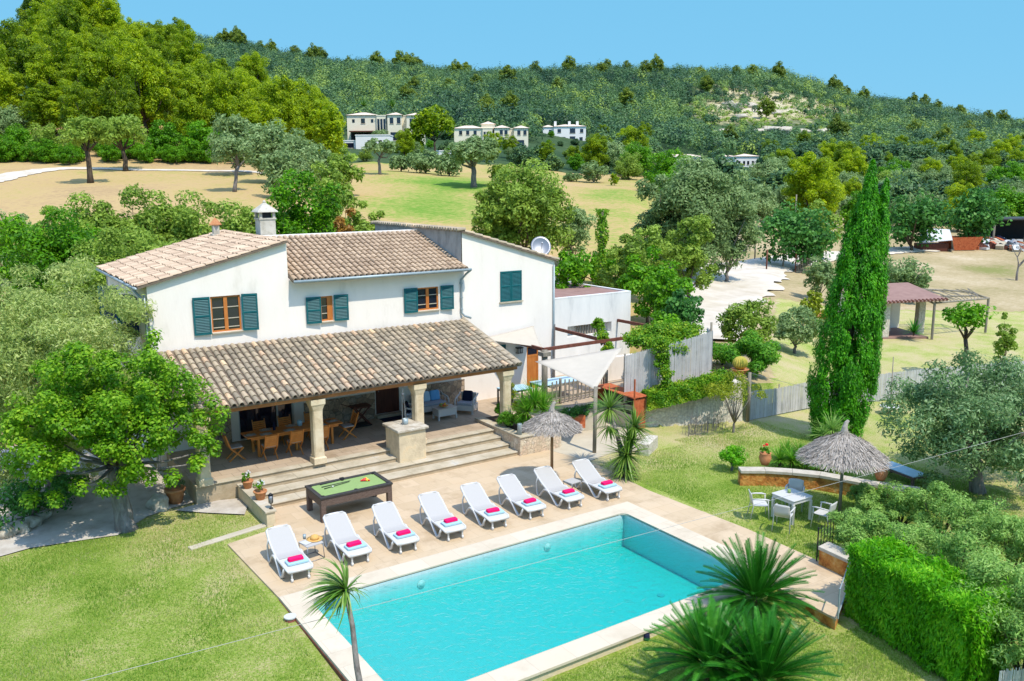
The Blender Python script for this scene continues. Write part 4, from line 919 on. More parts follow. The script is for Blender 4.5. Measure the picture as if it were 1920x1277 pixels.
def gchair(label, loc, rz, m='white'):
    t = thing('garden_chair', label, 'chair', loc, rz, 'white armchairs round the garden table')
    mb = MB(); mb.prism(rrect(.46, .44, .07), .43, .455); mb.build('seat', M[m], t, bevel=.01)
    mb = MB(); vs = []; n = 9
    for k in range(n):
        u = k/(n-1)*2-1; x = u*.225; y = .225+.03*(1-u*u)
        for z, dy in ((.47, 0), (.62, .025), (.78, .05), (.84-.03*u**4, .06)): vs += [(x, y+dy, z)]
    fs = [(k*4+j, (k+1)*4+j, (k+1)*4+j+1, k*4+j+1) for k in range(n-1) for j in range(3)]
    mb.add(vs, fs); b = mb.build('backrest', M[m], t, True); so = b.modifiers.new('s', 'SOLIDIFY'); so.thickness = .018
    for sx in (-1, 1):
        mb = MB(); mb.tube([(sx*.25,-.25,0),(sx*.24,-.21,.44),(sx*.255,-.2,.63)], .016, 8); mb.build('leg', M[m], t, True)
        mb = MB(); mb.tube([(sx*.25,.30,0),(sx*.235,.22,.44),(sx*.235,.25,.65)], .016, 8); mb.build('leg', M[m], t, True)
        mb = MB(); mb.tube([(sx*.255,-.23,.64),(sx*.27,-.1,.66),(sx*.26,.1,.66),(sx*.235,.26,.65)], [.02,.026,.024,.018], 8); mb.build('armrest', M[m], t, True)
    return t
def face(p, q): return math.atan2(q[1]-p[1], q[0]-p[0])+math.pi/2
for lab, p, m in (('white armchair at the far left side of the garden table', (19.78, 16.35), 'white'), ('white armchair nearest the pool, at the front left of the garden table', (19.66, 15.35), 'white'),
               ('armchair behind the garden table, its back in the umbrella shade', (21.28, 16.25), 'chairwhite'), ('armchair at the front right of the garden table, nearest the grey-green hedge', (20.72, 14.78), 'chairwhite')):
    tgt = (20.52, 15.76); rz = {0: -math.pi/2+.25, 1: -math.pi/2+.5+.35, 2: math.pi/2+.25+.15, 3: math.pi/2+.7}
    gchair(lab, (p[0], p[1], -.05), face(p, tgt), m)
# ================================================================== PORCH FURNITURE
dt = thing('dining_table', 'long orange wooden dining table set for a meal under the porch', 'table', (9.85, 29.15, .6))
mb = MB()
for k in range(6): mb.box(-1.75,1.75,-.42+k*.14,-.42+k*.14+.135,.71,.75)
mb.build('tabletop', M['teak'], dt, bevel=.006)
mb = MB(); mb.box(-1.6,1.6,-.36,-.32,.62,.709); mb.box(-1.6,1.6,.32,.36,.62,.709); mb.build('apron', M['teak'], dt)
for sx in (-1.35, 0, 1.35):
    for sy in (-1, 1): mb = MB(); mb.box(sx-.04, sx+.04, sy*.33-.04, sy*.33+.04, 0, .62); mb.build('leg', M['teak'], dt)
def dchair():
    t = thing('folding_chair', 'x', 'chair', (0,0,0), 0, 'teak folding chairs round the dining table')
    mb = MB()
    for k in range(5): mb.box(-.21,.21,-.22+k*.088,-.22+k*.088+.075,.43,.45)
    mb.build('seat', M['teak'], t)
    mb = MB(); mb.prism(rrect(.42,.42,.05),.452,.49); mb.build('cushion', M['sling'], t, bevel=.012)
    mb = MB()
    for k in range(6): z = .52+k*.068; mb.bar((-.2,.24+(z-.45)*.28,z),(.2,.24+(z-.45)*.28,z),.015,.056)
    mb.build('backrest', M['teak'], t)
    for s in (-1, 1):
        mb = MB(); mb.bar((s*.23,-.26,0),(s*.22,.22,.46),.028,.045); mb.bar((s*.22,.22,.46),(s*.22,.38,.96),.028,.045); mb.build('leg', M['teak'], t)
        mb = MB(); mb.bar((s*.20,.28,0),(s*.20,-.22,.44),.028,.045); mb.build('leg', M['teak'], t)
    return t
dc0 = dchair(); first = True
for lab, x, y, rz in (('teak folding chair at the left end of the dining table', 7.75, 29.0, math.pi/2), ('teak folding chair at the right end of the dining table, side on', 11.95, 29.2, -math.pi/2),
      ('leftmost of the teak chairs along the near side of the dining table', 8.75, 28.45, math.pi), ('second teak chair along the near side, left of the porch column', 9.65, 28.45, math.pi), ('teak chair on the near side partly hidden by the porch column', 10.6, 28.45, math.pi),
      ('leftmost of the teak chairs along the far side of the dining table', 8.95, 29.85, 0), ('middle teak chair along the far side of the dining table', 9.9, 29.85, 0), ('rightmost teak chair along the far side of the dining table', 10.9, 29.85, 0)):
    o = dc0 if first else copytree(dc0); first = False
    o.location = (x, y, .6); o.rotation_euler = (0, 0, rz); o['label'] = lab
for k, (x, y, lab) in enumerate([(8.3,29.1,'white plate at the left end of the dining table'),(8.8,28.9,'white plate, nearest and leftmost, on the dining table'),(9.65,28.9,'white plate before the second near chair'),(8.95,29.42,'white plate at the far left of the dining table'),(9.9,29.42,'white plate at the far middle of the dining table'),(10.8,28.9,'white plate behind the porch column'),(11.35,29.15,'white plate at the right end of the dining table')]):
    p = thing('plate_setting', lab, 'plate', (x, y, 1.351), 0, 'plates on the dining table')
    mb = MB(); mb.box(-.2,.2,-.14,.14,0,.004); mb.build('placemat', M['sling'], p); mb = MB(); mb.lathe([(.0,.006),(.08,.007),(.13,.02),(.125,.012),(.0,.005)], 18); mb.build('plate', M['white'], p, True)
for x, y, h, lab, mm in ((9.2,29.2,.3,'dark wine bottle left of the middle of the dining table','navy'),(10.15,29.25,.2,'pale blue water jug on the dining table','tableblue'),(11.0,29.25,.28,'dark bottle standing near the right end of the dining table','navy')):
    o = MB(); o.lathe([(.045,0),(.05,.02),(.05,h*.6),(.02,h*.8),(.018,h),(0,h)] if mm == 'navy' else [(.08,0),(.1,.05),(.09,h*.8),(.08,h),(.0,h)], 14); e = o.build('bottle' if mm == 'navy' else 'water_jug', M[mm], None, True); e.location = (x, y, 1.352); tag(e, lab, 'bottle' if mm == 'navy' else 'jug')
# barbecue tray stand by the stone wall
bq = thing('folding_tray_stand', 'dark folding wooden trolley leaning before the stone cladding', 'trolley', (12.95, 30.35, .6))
mb = MB()
for s in (-.22, .22): mb.bar((-.4,s,.05),(.35,s,.8),.03,.05); mb.bar((.4,s,.05),(-.3,s,.85),.03,.05)
mb.build('legs', M['darkwood'], bq); mb = MB(); mb.box(-.35,.42,-.26,.26,.78,.83); mb.bar((-.35,0,.82),(-.75,0,1.0),.03); mb.build('tray', M['darkwood'], bq); mb = MB(); mb.box(-.42,.42,-.25,.25,.03,.08); mb.build('base', M['black'], bq)
dm = MB(); dm.box(14.0,15.0,30.35,30.8,.601,.62); tag(dm.build('doormat', M['navy']), 'dark doormat in front of the dark wooden porch door', 'doormat')
# wicker lounge set
def seat_unit(name, label, loc, rz, w, cush, cat):
    t = thing(name, label, cat, loc, rz); d = .36
    mb = MB(); mb.box(-w/2,w/2,-d,d,.14,.36); mb.build('base', M['white'], t, bevel=.01)
    mb = MB(); mb.box(-w/2+.06,w/2-.06,d-.06,d+.02,.36,.78); mb.build('backrest', M['white'], t, bevel=.02)
    mb = MB(); mb.prism([(p[0], p[1]) for p in rrect(w-.16, .62, .04)], .365, .46); mb.build('seat_cushion', M['greycush'], t, bevel=.02)
    for s in (-1, 1):
        mb = MB(); mb.tube([(s*w/2,-d+.03,.2),(s*w/2,-d+.03,.52),(s*w/2,-d+.12,.62),(s*w/2,d-.15,.68),(s*w/2,d,.74)], .035, 8); mb.tube([(s*w/2,-.02,.3),(s*w/2,-.02,.6)], .02, 6); mb.build('armrest', M['white'], t, True)
        for y in (-d+.03, d-.03): mb = MB(); mb.box(s*(w/2-.03)-.03, s*(w/2-.03)+.03, y-.03, y+.03, 0, .139); mb.build('leg', M['white'], t)
    for x, mm in cush:
        mb = MB(); mb.prism(rrect(.42,.42,.07), -.06, .06); c = mb.build('pillow', M[mm], t, True, .03, 3); c.location = (x, d-.17, .66); c.rotation_euler = (math.radians(72), 0, 0)
    return t
seat_unit('wicker_sofa', 'white wicker sofa with blue cushions against the stone clad wall', (16.15, 30.55, .6), 0, 1.45, ((-.45,'bluecush'),(-.1,'tableblue'),(.35,'bluecush')), 'sofa')
seat_unit('wicker_armchair', 'white wicker armchair with a navy cushion right of the coffee table', (17.45, 29.75, .6), -.85, .78, ((0,'navy'),), 'armchair')
seat_unit('wicker_armchair', 'white wicker armchair half hidden behind the porch column', (14.9, 29.6, .6), 1.2, .78, ((0,'navy'),), 'armchair')
ct = thing('coffee_table', 'white wicker coffee table with fruit in front of the sofa', 'coffee table', (16.25, 29.45, .6), .0)
mb = MB(); mb.box(-.42,.42,-.26,.26,.16,.44); mb.box(-.45,.45,-.29,.29,.441,.47); mb.build('top', M['white'], ct, bevel=.01)
for sx in (-1, 1):
    for sy in (-1, 1): mb = MB(); mb.box(sx*.4-.03,sx*.4+.03,sy*.24-.03,sy*.24+.03,0,.159); mb.build('leg', M['white'], ct)
fb = thing('fruit_bowl', 'bowl of green and red fruit on the white coffee table', 'bowl', (16.2, 29.45, 1.07))
mb = MB(); mb.lathe([(.0,0),(.08,.005),(.2,.07),(.19,.07),(.07,.015),(0,.015)], 18); mb.build('bowl', M['straw'], fb, True); rs = random.Random(2)
for k in range(9):
    mb = MB(); x, y = rs.uniform(-.12,.12), rs.uniform(-.1,.1); mb.lathe([(.001,0)]+[(.045*math.sin(a), .045-.045*math.cos(a)) for a in np.linspace(.3,2.84,6)]+[(.001,.09)], 9, (x,y,.05+rs.uniform(0,.03))); mb.build('fruit', M['red'] if k % 3 == 0 else M['felt'] if k % 3 == 1 else M['yellow'], fb, True)
# stone pedestal (well) at the steps
pe = thing('stone_well', 'square sandstone block well with a slab top standing in the steps before the porch', 'well', (12.58, 26.12, 0))
mb = MB(); mb.box(.03,1.08,.05,1.15,.1,1.40); mb.build('body', M['stoneped'], pe, bevel=.02)
mb = MB(); mb.box(-.05,1.17,-.04,1.25,1.401,1.50); mb.build('slab', M['rock'], pe, bevel=.025)
mb = MB(); mb.tube([(.42,.55,1.5),(.46,.6,2.65)], .014, 6); mb.tube([(.68,.75,1.5),(.52,.62,2.65)], .014, 6); mb.tube([(.44,.58,2.62),(.54,.63,2.62)], .03, 8); mb.tube([(.49,.6,2.6),(.49,.6,2.8)], .02, 6); mb.build('hoist', M['greymetal'], pe)
o = MB(); o.lathe([(.09,0),(.11,.02),(.11,.2),(.09,.2),(.09,.03),(0,.03)], 16); e = o.build('metal_bucket', M['gutter'], None, True); e.location = (13.15, 26.75, 1.501); tag(e, 'small grey metal bucket standing on the stone well slab', 'bucket')
# ================================================================== PLANTER, POTS, LAMPS
pl = thing('raised_planter', 'raised stone planter with a slab rim right of the porch steps', 'planter', (17.05, 25.2, 0))
mb = MB(); mb.box(0,.3,0,3.2,-.1,.68); mb.box(.3,1.9,0,.3,-.1,.68); mb.box(1.6,1.9,.3,3.2,-.1,.68); mb.build('wall', M['planter'], pl, bevel=.02)
mb = MB(); mb.box(-.04,.33,-.04,3.2,.681,.74); mb.box(.331,1.94,-.04,.33,.681,.74); mb.build('rim', M['stepstone'], pl, bevel=.012)
mb = MB(); mb.box(.3,1.6,.3,3.2,.3,.66); mb.build('soil', M['soil'], pl)
bl = thing('bollard_lamp', 'short grey cylindrical bollard lamp on the corner of the stone planter', 'lamp', (17.2, 25.45, .74))
mb = MB(); mb.lathe([(.09,0),(.09,.40),(.085,.42),(0,.42)], 16); mb.build('body', M['gutter'], bl, True)
def pot(label, loc, r, h, m='terra', name='flower_pot', plant=None, seed=0, lm='broad', ph=.25, flower=None):
    t = thing(name, label, 'plant pot', loc); mb = MB()
    mb.lathe([(r*.62,0),(r*.95,h*.75),(r*1.0,h*.82),(r*1.1,h*.84),(r*1.1,h),(r*.95,h),(r*.9,h*.85),(0,h*.85)], 20); mb.build('pot', M[m], t, True)
    if plant:
        rng = np.random.default_rng(seed); P, Nn, tone, cc = crown_points(rng, (plant, plant, ph*.7), 9, 26, plant*.35, h+ph*.5); leafobj('foliage', P, Nn, .035, .6, L[lm], rng, t, tone)
    if flower:
        mb = MB(); rs = random.Random(seed)
        for k in range(flower[1]): a = rs.uniform(0, 6.28); q = plant*.7*rs.random(); mb.lathe([(.001,0),(.035,.02),(.03,.05),(.001,.06)], 7, (q*math.cos(a), q*math.sin(a), h+ph*rs.uniform(.6, 1.1)))
        mb.build('flowers', M[flower[0]], t)
    return t
pot('terracotta pot with a leafy plant higher on the wall beside the steps', (7.33, 26.3, .46), .17, .26, plant=.17, seed=1, flower=('white', 5))
pot('terracotta pot with a white flowering plant beside the lantern on the stair wall', (7.36, 25.1, .46), .19, .28, plant=.19, seed=2, flower=('white', 7))
pot('large terracotta pot with dark red flowers on the lawn edge near the boulder', (5.4, 27.6, -.03), .30, .50, plant=.30, seed=3, lm='oak', ph=.3, flower=('flower', 8))
la = thing('lantern', 'glass garden lantern on the near end of the stair wall', 'lantern', (7.38, 24.15, .46))
mb = MB(); mb.lathe([(.06,0),(.06,.02),(.015,.03),(.015,.16),(.05,.17),(.05,.19)], 12); mb.lathe([(.085,.42),(.03,.48),(.0,.5)], 12)
for k in range(4): a = k*math.pi/2+.4; mb.tube([(.08*math.cos(a),.08*math.sin(a),.19),(.08*math.cos(a),.08*math.sin(a),.42)], .007, 5)
mb.build('frame', M['black'], la, True); mb = MB(); mb.lathe([(.05,.19),(.07,.2),(.075,.42),(0,.42)], 12); mb.build('glass', M['greymetal'], la, True)
# boot scraper / metal hoop near the path
hp = MB(); a = atz(425, 905); b = atz(431, 917); hp.tube([(6.35,27.55,-.03),(6.35,27.55,.45),(6.9,27.35,.5),(6.9,27.35,-.03)], .015, 6); tag(hp.build('handrail', M['greymetal'], None), 'short metal handrail at the end of the gravel path by the porch column', 'handrail')
# round lid on the pool's left edge
wl = thing('round_drain_cover', 'round white lid on a brown cylinder at the left edge of the pool coping', 'cover', (5.90, 18.36, 0))
mb = MB(); mb.lathe([(.13,-.9),(.13,.0),(0,0)], 24); mb.build('cylinder', M['rustdark'], wl, True); mb = MB(); mb.lathe([(.145,.001),(.145,.03),(0,.03)], 28); mb.build('lid', M['white'], wl)
# boulders
def rock(label, loc, s, seed, m='rock', group=None):
    bm = bmesh.new(); bmesh.ops.create_icosphere(bm, subdivisions=3, radius=1); rg = np.random.default_rng(seed); ph = rg.uniform(0, 6, 6)
    for v in bm.verts:
        c = v.co; d = 1+.16*math.sin(c.x*3+ph[0])*math.cos(c.y*2.5+ph[1])+.1*math.sin(c.z*5+ph[2]+c.x*3)+.05*math.sin(c.y*9+ph[3])
        v.co = Vector((c.x*s[0]*d, c.y*s[1]*d, c.z*s[2]*d))
    me = bpy.data.meshes.new('boulder'); bm.to_mesh(me); bm.free(); me.materials.append(M[m]); o = bpy.data.objects.new('boulder', me); C.objects.link(o); o.location = loc; o.rotation_euler = (0,0,float(ph[4]))
    for p in me.polygons: p.use_smooth = True
    return tag(o, label, 'boulder', group)
rock('large grey boulder left of the terracotta pot on the gravel', (4.86, 27.5, .12), (.42,.32,.34), 1)
p0 = [(-20,1012),(12,1008),(38,1000),(60,990),(76,976),(84,958)]
for k, p in enumerate(p0): q = hit(*p); rock('rough edging stone bordering the shaded bed at the far left', (q.x, q.y, .1), (.3,.24,.22), 20+k, 'rock', 'edging stones of the left flower bed')
# ================================================================== RIGHT SIDE: KITCHEN, PERGOLA, SAIL, SCREENS
ko = thing('outdoor_barbecue', 'rusty steel barbecue cabinet with a sloping rust roof beside the retaining wall', 'barbecue', (22.66, 25.3, 0))
mb = MB(); mb.box(0,.66,0,.03,0,1.28); mb.box(.63,.66,.03,2.3,0,1.28); mb.box(0,.66,2.27,2.3,0,1.28); mb.build('side_panel', M['rust'], ko, bevel=.004)
mb = MB(); mb.box(.02,.62,.04,2.26,.02,.62); mb.box(.3,.62,.04,2.26,.621,.9); mb.build('grill_body', M['concrete'], ko); mb = MB(); mb.box(.04,.3,.2,2.1,.63,.66); mb.build('grate', M['black'], ko)
mb = MB(); mb.box(.35,.625,.05,2.25,.91,1.27); mb.build('fire_box', M['dark'], ko)
mb = MB(); mb.bar((.33,-.06,1.36),(.33,2.36,1.42),.78,.03); mb.build('roof', M['rust'], ko)
mb = MB(); mb.bar((.0,-.05,0),(.0,-.05,2.15),.05); mb.build('post', M['rust'], ko)
A_ = atz(1050, 775, .9); B_ = atz(1136, 764, .9)
sk = thing('outdoor_sink', 'dark outdoor sink counter with a steel tap beneath the shade sail', 'sink', (A_.x, A_.y, 0), math.atan2(B_.y-A_.y, B_.x-A_.x)); Ls_ = (B_-A_).length
mb = MB(); mb.box(0,Ls_,0,.55,.84,.90); mb.build('counter', M['blacktrim'], sk, bevel=.01); mb = MB(); mb.box(.1,Ls_,.06,.5,0,.839); mb.build('base', M['concrete'], sk)
mb = MB(); mb.tube([(.9,.4,.9),(.9,.4,1.15),(.9,.28,1.22),(.9,.22,1.15)], .016, 8); mb.build('tap', M['white'], sk, True); mb = MB(); mb.box(.5,.95,.12,.45,.901,.905); mb.build('basin', M['tableblue'], sk)
mb = MB(); mb.box(.3,1.0,-.28,.03,.25,.75); mb.build('cabinet', M['rust'], sk)
# picket fence
fn = thing('picket_fence', 'grey wooden picket fence beside the patio tables under the sail', 'fence', (20.85, 28.55, .6), .05)
mb = MB(); 
for k in range(14): x = .12+k*.235; mb.box(x-.035, x+.035, -.02, .0, .06, 1.02+.04*math.sin(k*.8))
mb.build('pickets', M['greywood'], fn)
mb = MB(); mb.box(0,3.3,.001,.05,.22,.30); mb.box(0,3.3,.001,.05,.78,.86); mb.build('rails', M['greywood'], fn)
for x in (.62, 3.3): mb = MB(); mb.tube([(x,.06,0),(x,.06,1.1)], .06, 8); mb.build('post', M['greywood'], fn, True)
lwp = MB(); lwp.box(24.7, 27.4, 30.6, 30.8, .6, 1.75); tag(lwp.build('patio_wall', M['wall'], None, bevel=.02), 'low white wall under the rusty pergola in front of the annexe', 'wall')
ft = MB(); ft.box(20.3, 24.2, 28.3, 28.7, .4, .598); tag(ft.build('patio_edge', M['concrete']), kind='structure')
# pergola
pg = thing('steel_pergola', 'rusty steel beam pergola over the patio between farmhouse and annexe', 'pergola', (20.75, 28.9, 0))
mb = MB()
for (a, b) in (((0,0,3.0),(7.85,.1,3.0)), ((0,.05,3.0),(0,2.18,3.0)), ((3.4,.08,3.0),(3.55,4.08,3.0)), ((7.7,.1,3.0),(7.6,4.08,3.0))): mb.bar(a, b, .1, .14)
mb.build('beams', M['rustdark'], pg)
mb = MB(); mb.tube([(0,-.1,.6),(0,-.1,3.0)], .13, 8); mb.build('post', M['greywood'], pg, True); mb = MB(); mb.box(-.2,.2,-.3,.1,2.75,2.92); mb.build('post_cap', M['greywood'], pg)
mb = MB(); mb.tube([(7.75,.1,1.6),(7.75,.1,3)], .05, 6); mb.tube([(3.4,.08,.6),(3.4,.08,3)], .04, 6); mb.build('post', M['rustdark'], pg)
wr = MB(); wr.tube([(22.85,30.96,.6),(22.8,30.9,2.0),(22.86,30.95,3.6)], [.05,.045,.03], 6); tag(wr.build('bare_climber', M['bark']), 'bare twisted climber stem beside the pipe at the farmhouse corner', 'climber')
# wall lamp
wlmp = thing('wall_lantern', 'black wall lantern left of the orange side door', 'lamp', (20.95, 31.0, 2.5))
mb = MB(); mb.box(-.14,.14,-.1,.1,-.02,.0); mb.box(-.15,.15,-.11,.09,.2,.25)
for s in (-.12, 0, .12): mb.box(s-.01,s+.01,-.1,-.08,0,.2)
mb.build('frame', M['black'], wlmp); mb = MB(); mb.box(-.1,.1,-.07,.07,.001,.199); mb.build('glass', M['sling'], wlmp)
# shade sail
sv = [atz(1003, 678, 2.85), atz(1168, 651, 3.2), Vector((19.66, 24.05, 2.38))]
def sail(name, label, P, sag=.09, n=14):
    vs = []; idx = {}
    for i in range(n+1):
        for j in range(n+1-i):
            a, b = i/n, j/n; c = 1-a-b; p = P[0]*a+P[1]*b+P[2]*c; ce = (P[0]+P[1]+P[2])/3
            k = 4*(a*b+b*c+c*a)/1.33; e = min(a, b, c)
            q = p.lerp(ce, .0) if e > 0 else p
            edge = (4*a*b if c == 0 else 0)+(4*b*c if a == 0 else 0)+(4*a*c if b == 0 else 0)
            w = (4*a*b*(1-c)**2+4*b*c*(1-a)**2+4*a*c*(1-b)**2)
            q = p+(ce-p)*.05*w*(1 if True else 0)*(1-3*e)
            q = q-Vector((0,0,sag*27*a*b*c))
            idx[(i, j)] = len(vs); vs.append(q)
    fs = []
    for i in range(n):
        for j in range(n-i):
            fs.append((idx[(i,j)], idx[(i+1,j)], idx[(i,j+1)]))
            if i+j < n-1: fs.append((idx[(i+1,j)], idx[(i+1,j+1)], idx[(i,j+1)]))
    mb = MB(); mb.add(vs, fs); o = mb.build(name, M['sail'], None, True); so = o.modifiers.new('s', 'SOLIDIFY'); so.thickness = .006
    return tag(o, label, 'shade sail')
sail('shade_sail', 'large cream triangular shade sail stretched above the outdoor kitchen', sv)
sail('shade_sail', 'pale beige shade sail folded close along the farmhouse side wall above the door', [aty(895, 636, 30.95), aty(1001, 611, 30.95), aty(1017, 652, 29.4)], .05)
sp = MB(); sp.tube([(19.55,23.95,0),(19.66,24.05,2.5)], .075, 10); tag(sp.build('sail_post', M['greywood'], None, True), 'round weathered wooden post holding the low corner of the shade sail', 'post')
# blue tables
def btable(label, loc, w, l, rz=0):
    t = thing('patio_table', label, 'table', loc, rz); mb = MB(); mb.box(-w/2,w/2,-l/2,l/2,.71,.75); mb.build('tabletop', M['tableblue'], t, bevel=.006)
    for sx in (-1, 1):
        for sy in (-1, 1): mb = MB(); mb.box(sx*(w/2-.05)-.03,sx*(w/2-.05)+.03,sy*(l/2-.05)-.03,sy*(l/2-.05)+.03,0,.709); mb.build('leg', M['blacktrim'], t)
    mb = MB(); mb.box(-w/2+.03,w/2-.03,-l/2+.03,l/2-.03,.64,.709); mb.build('apron', M['blacktrim'], t)
btable('pale blue patio table beside the right porch column', (19.75, 29.6, .6), 1.3, .85, -.05)
btable('long pale blue patio table behind the fan palms', (21.9, 29.65, .6), 2.0, 1.0, .0)
# tall reed screen, retaining wall, ivy
def reeds(name, label, pts, group=None, seed=0, posts=None, step=.022):
    t = thing(name, label, 'fence', (0,0,0)); rng = random.Random(seed); mb = MB()
    for (a, b) in zip(pts[:-1], pts[1:]):
        A = Vector(a[:2]); B = Vector(b[:2]); n = int((B-A).length/step); d = (B-A).normalized(); nr = Vector((-d.y, d.x))
        for k in range(n):
            u = k/n; p = A.lerp(B, u)+nr*rng.uniform(-.012, .012); z0 = a[2]*(1-u)+b[2]*u; z1 = a[3]*(1-u)+b[3]*u+rng.uniform(-.04, .03); w = step*1.2; c = min(1, max(0, rng.gauss(.55, .25)))
            q = d*w*.5; o = nr*.012
            mb.add([(p.x-q.x,p.y-q.y,z0),(p.x-o.x,p.y-o.y,z0),(p.x+q.x,p.y+q.y,z0),(p.x-q.x,p.y-q.y,z1),(p.x-o.x,p.y-o.y,z1),(p.x+q.x,p.y+q.y,z1)], [(0,1,4,3),(1,2,5,4)], c)
    mb.build('reeds', M['reed'], t)
    if posts:
        for p in posts: mb = MB(); mb.tube([(p[0],p[1],p[2]),(p[0],p[1],p[3])], p[4] if len(p) > 4 else .035, 7); mb.build('post', M['greywood'], t, True)
    return t
reeds('reed_screen', 'tall grey reed screen on the upper level behind the ivy hedge', [(22.9,26.15,1.0,2.95),(24.6,25.95,1.4,3.15),(26.0,25.75,1.6,3.35),(27.4,25.6,1.6,3.6),(27.75,26.3,1.6,3.6)], seed=1, posts=[(22.95,26.2,0,3.0,.05),(26.0,25.85,1.5,3.4,.04),(27.4,25.7,1.5,3.95,.05)])
rw = thing('retaining_wall', 'pale rendered stone retaining wall below the ivy hedge', 'wall', (0,0,0))
fp = [(23.35,25.72),(24.4,25.2),(25.8,24.55),(27.4,23.85)]; bp_ = [(x+.15, y+.55) for x, y in fp]
mb = MB(); tp = [1.15,1.35,1.58,1.66]
for k in range(3):
    (x0,y0),(x1,y1) = fp[k], fp[k+1]; (u0,v0),(u1,v1) = bp_[k], bp_[k+1]
    mb.add([(x0,y0-.1,-.2),(x1,y1-.1,-.2),(x1,y1,tp[k+1]),(x0,y0,tp[k]),(u0,v0,-.2),(u1,v1,-.2),(u1,v1,tp[k+1]+.02),(u0,v0,tp[k]+.02)], [(0,1,2,3),(3,2,6,7),(5,4,7,6),(0,3,7,4),(1,5,6,2)])
mb.build('wall', M['retain'], rw)
lw = MB(); lw.box(0,1.25,0,.4,-.1,.42); e = lw.build('low_stone_wall', M['retain'], None, bevel=.03); e.location = (21.0, 22.55, 0); e.rotation_euler = (0,0,.55); tag(e, 'low stump of stone wall between the yuccas and the lawn', 'wall')
fpst = [(27.62,23.68,0,1.25),(29.5,23.6,0,1.18),(31.4,23.52,0,1.2),(33.2,23.1,0,1.2),(34.9,22.6,0,1.25),(38.2,21.7,0,1.3),(42,20.3,0,1.35),(48,17.6,0,1.5),(56,13.6,0,1.6)]
reeds('reed_fence', 'low grey reed fence running across the right lawn behind the cypress', fpst, seed=2, posts=[(27.55,23.6,0,2.1,.07)]+[(p[0],p[1]+.04,0,p[3]+.15,.03) for p in fpst[1:]], step=.03)
# garden wall bench, curved
BT = .48
fr_ = [(1389.4,882.6),(1436,882.8),(1486,886),(1536.6,891),(1582,899),(1630,908),(1680,915),(1725,921)]
bp2 = [atz(x, y, BT) for x, y in fr_]
bn = thing('curved_stone_bench', 'curved stone wall seat with ochre rubble sides and a slab top on the lawn', 'bench', (0,0,0))
mb = MB(); ms = MB()
off = []
for i, p in enumerate(bp2):
    d = (bp2[min(i+1, len(bp2)-1)]-bp2[max(i-1, 0)]).normalized(); off.append(Vector((-d.y, d.x, 0)))
    if off[-1].y < 0 and off[-1].x < 0: off[-1] = -off[-1]
for i in range(len(bp2)-1):
    a, b = bp2[i], bp2[i+1]; na, nb = off[i]*.42, off[i+1]*.42; g = (b-a)*.004; a2 = a+g; b2 = b-g
    for (m_, z0, z1, ins) in ((ms, BT-.10, BT, 0), (mb, -.12, BT-.101, .04)):
        A = a2+off[i]*ins; B = b2+off[i+1]*ins; Cc = b2+nb*(1-ins*2); D = a2+na*(1-ins*2)
        if m_ is mb: A = a+off[i]*ins; B = b+off[i+1]*ins; Cc = b+nb*.9; D = a+na*.9
        m_.add([(A.x,A.y,z0),(B.x,B.y,z0),(Cc.x,Cc.y,z0),(D.x,D.y,z0),(A.x,A.y,z1),(B.x,B.y,z1),(Cc.x,Cc.y,z1),(D.x,D.y,z1)], [(3,2,1,0),(4,5,6,7),(0,1,5,4),(1,2,6,5),(2,3,7,6),(3,0,4,7)])
mb.build('base', M['ochre'], bn); ms.build('slab', M['bench'], bn, bevel=.01)
def urn(label, loc, s=1, seed=0, plant=True):
    t = thing('terracotta_urn', label, 'urn', loc); mb = MB()
    mb.lathe([(.13*s,0),(.19*s,.15*s),(.22*s,.28*s),(.19*s,.38*s),(.20*s,.40*s),(.21*s,.44*s),(.17*s,.44*s),(.16*s,.38*s),(0,.38*s)], 22); mb.build('urn', M['terra'], t, True)
    if plant:
        rng = np.random.default_rng(seed); P, Nn, tn, cc = crown_points(rng, (.16,.16,.16), 8, 30, .07, .55*s); leafobj('foliage', P, Nn, .04, .45, L['broad'], rng, t, tn)
        mb = MB(); mb.lathe([(.001,0),(.06,.03),(.05,.08),(.001,.1)], 8, (.05,0,.68*s)); mb.lathe([(.001,0),(.04,.02),(.03,.05),(.001,.06)], 8, (-.03,.05,.66*s)); mb.build('flowers', M['flower'], t)
q = atz(1434, 871, BT); urn('terracotta urn with red flowers on the left part of the curved stone bench', (q.x, q.y, BT), .95, 5)
q = atz(1651, 900, BT); urn('empty terracotta urn on the right part of the curved stone bench under the umbrella', (q.x, q.y, BT), .95, 6, False)
# dark glass-topped table behind the bench
q = atz(1692, 879, .35)
gl_ = thing('glass_coffee_table', 'dark wicker table with a pale glass top behind the curved bench', 'table', (q.x, q.y, -.05), math.atan2(*( (lambda a, b: (b.y-a.y, b.x-a.x))(atz(1662,866,.35), atz(1724,889,.35)))))
mb = MB(); mb.box(-.75,.75,-.32,.32,.37,.40); mb.build('top', M['tableblue'], gl_, bevel=.005); mb = MB(); mb.box(-.78,.78,-.35,.35,.30,.369); mb.build('frame', M['wicker'], gl_)
for sx in (-1, 1):
    for sy in (-1, 1): mb = MB(); mb.box(sx*.7-.04,sx*.7+.04,sy*.28-.04,sy*.28+.04,0,.30); mb.build('leg', M['wicker'], gl_)
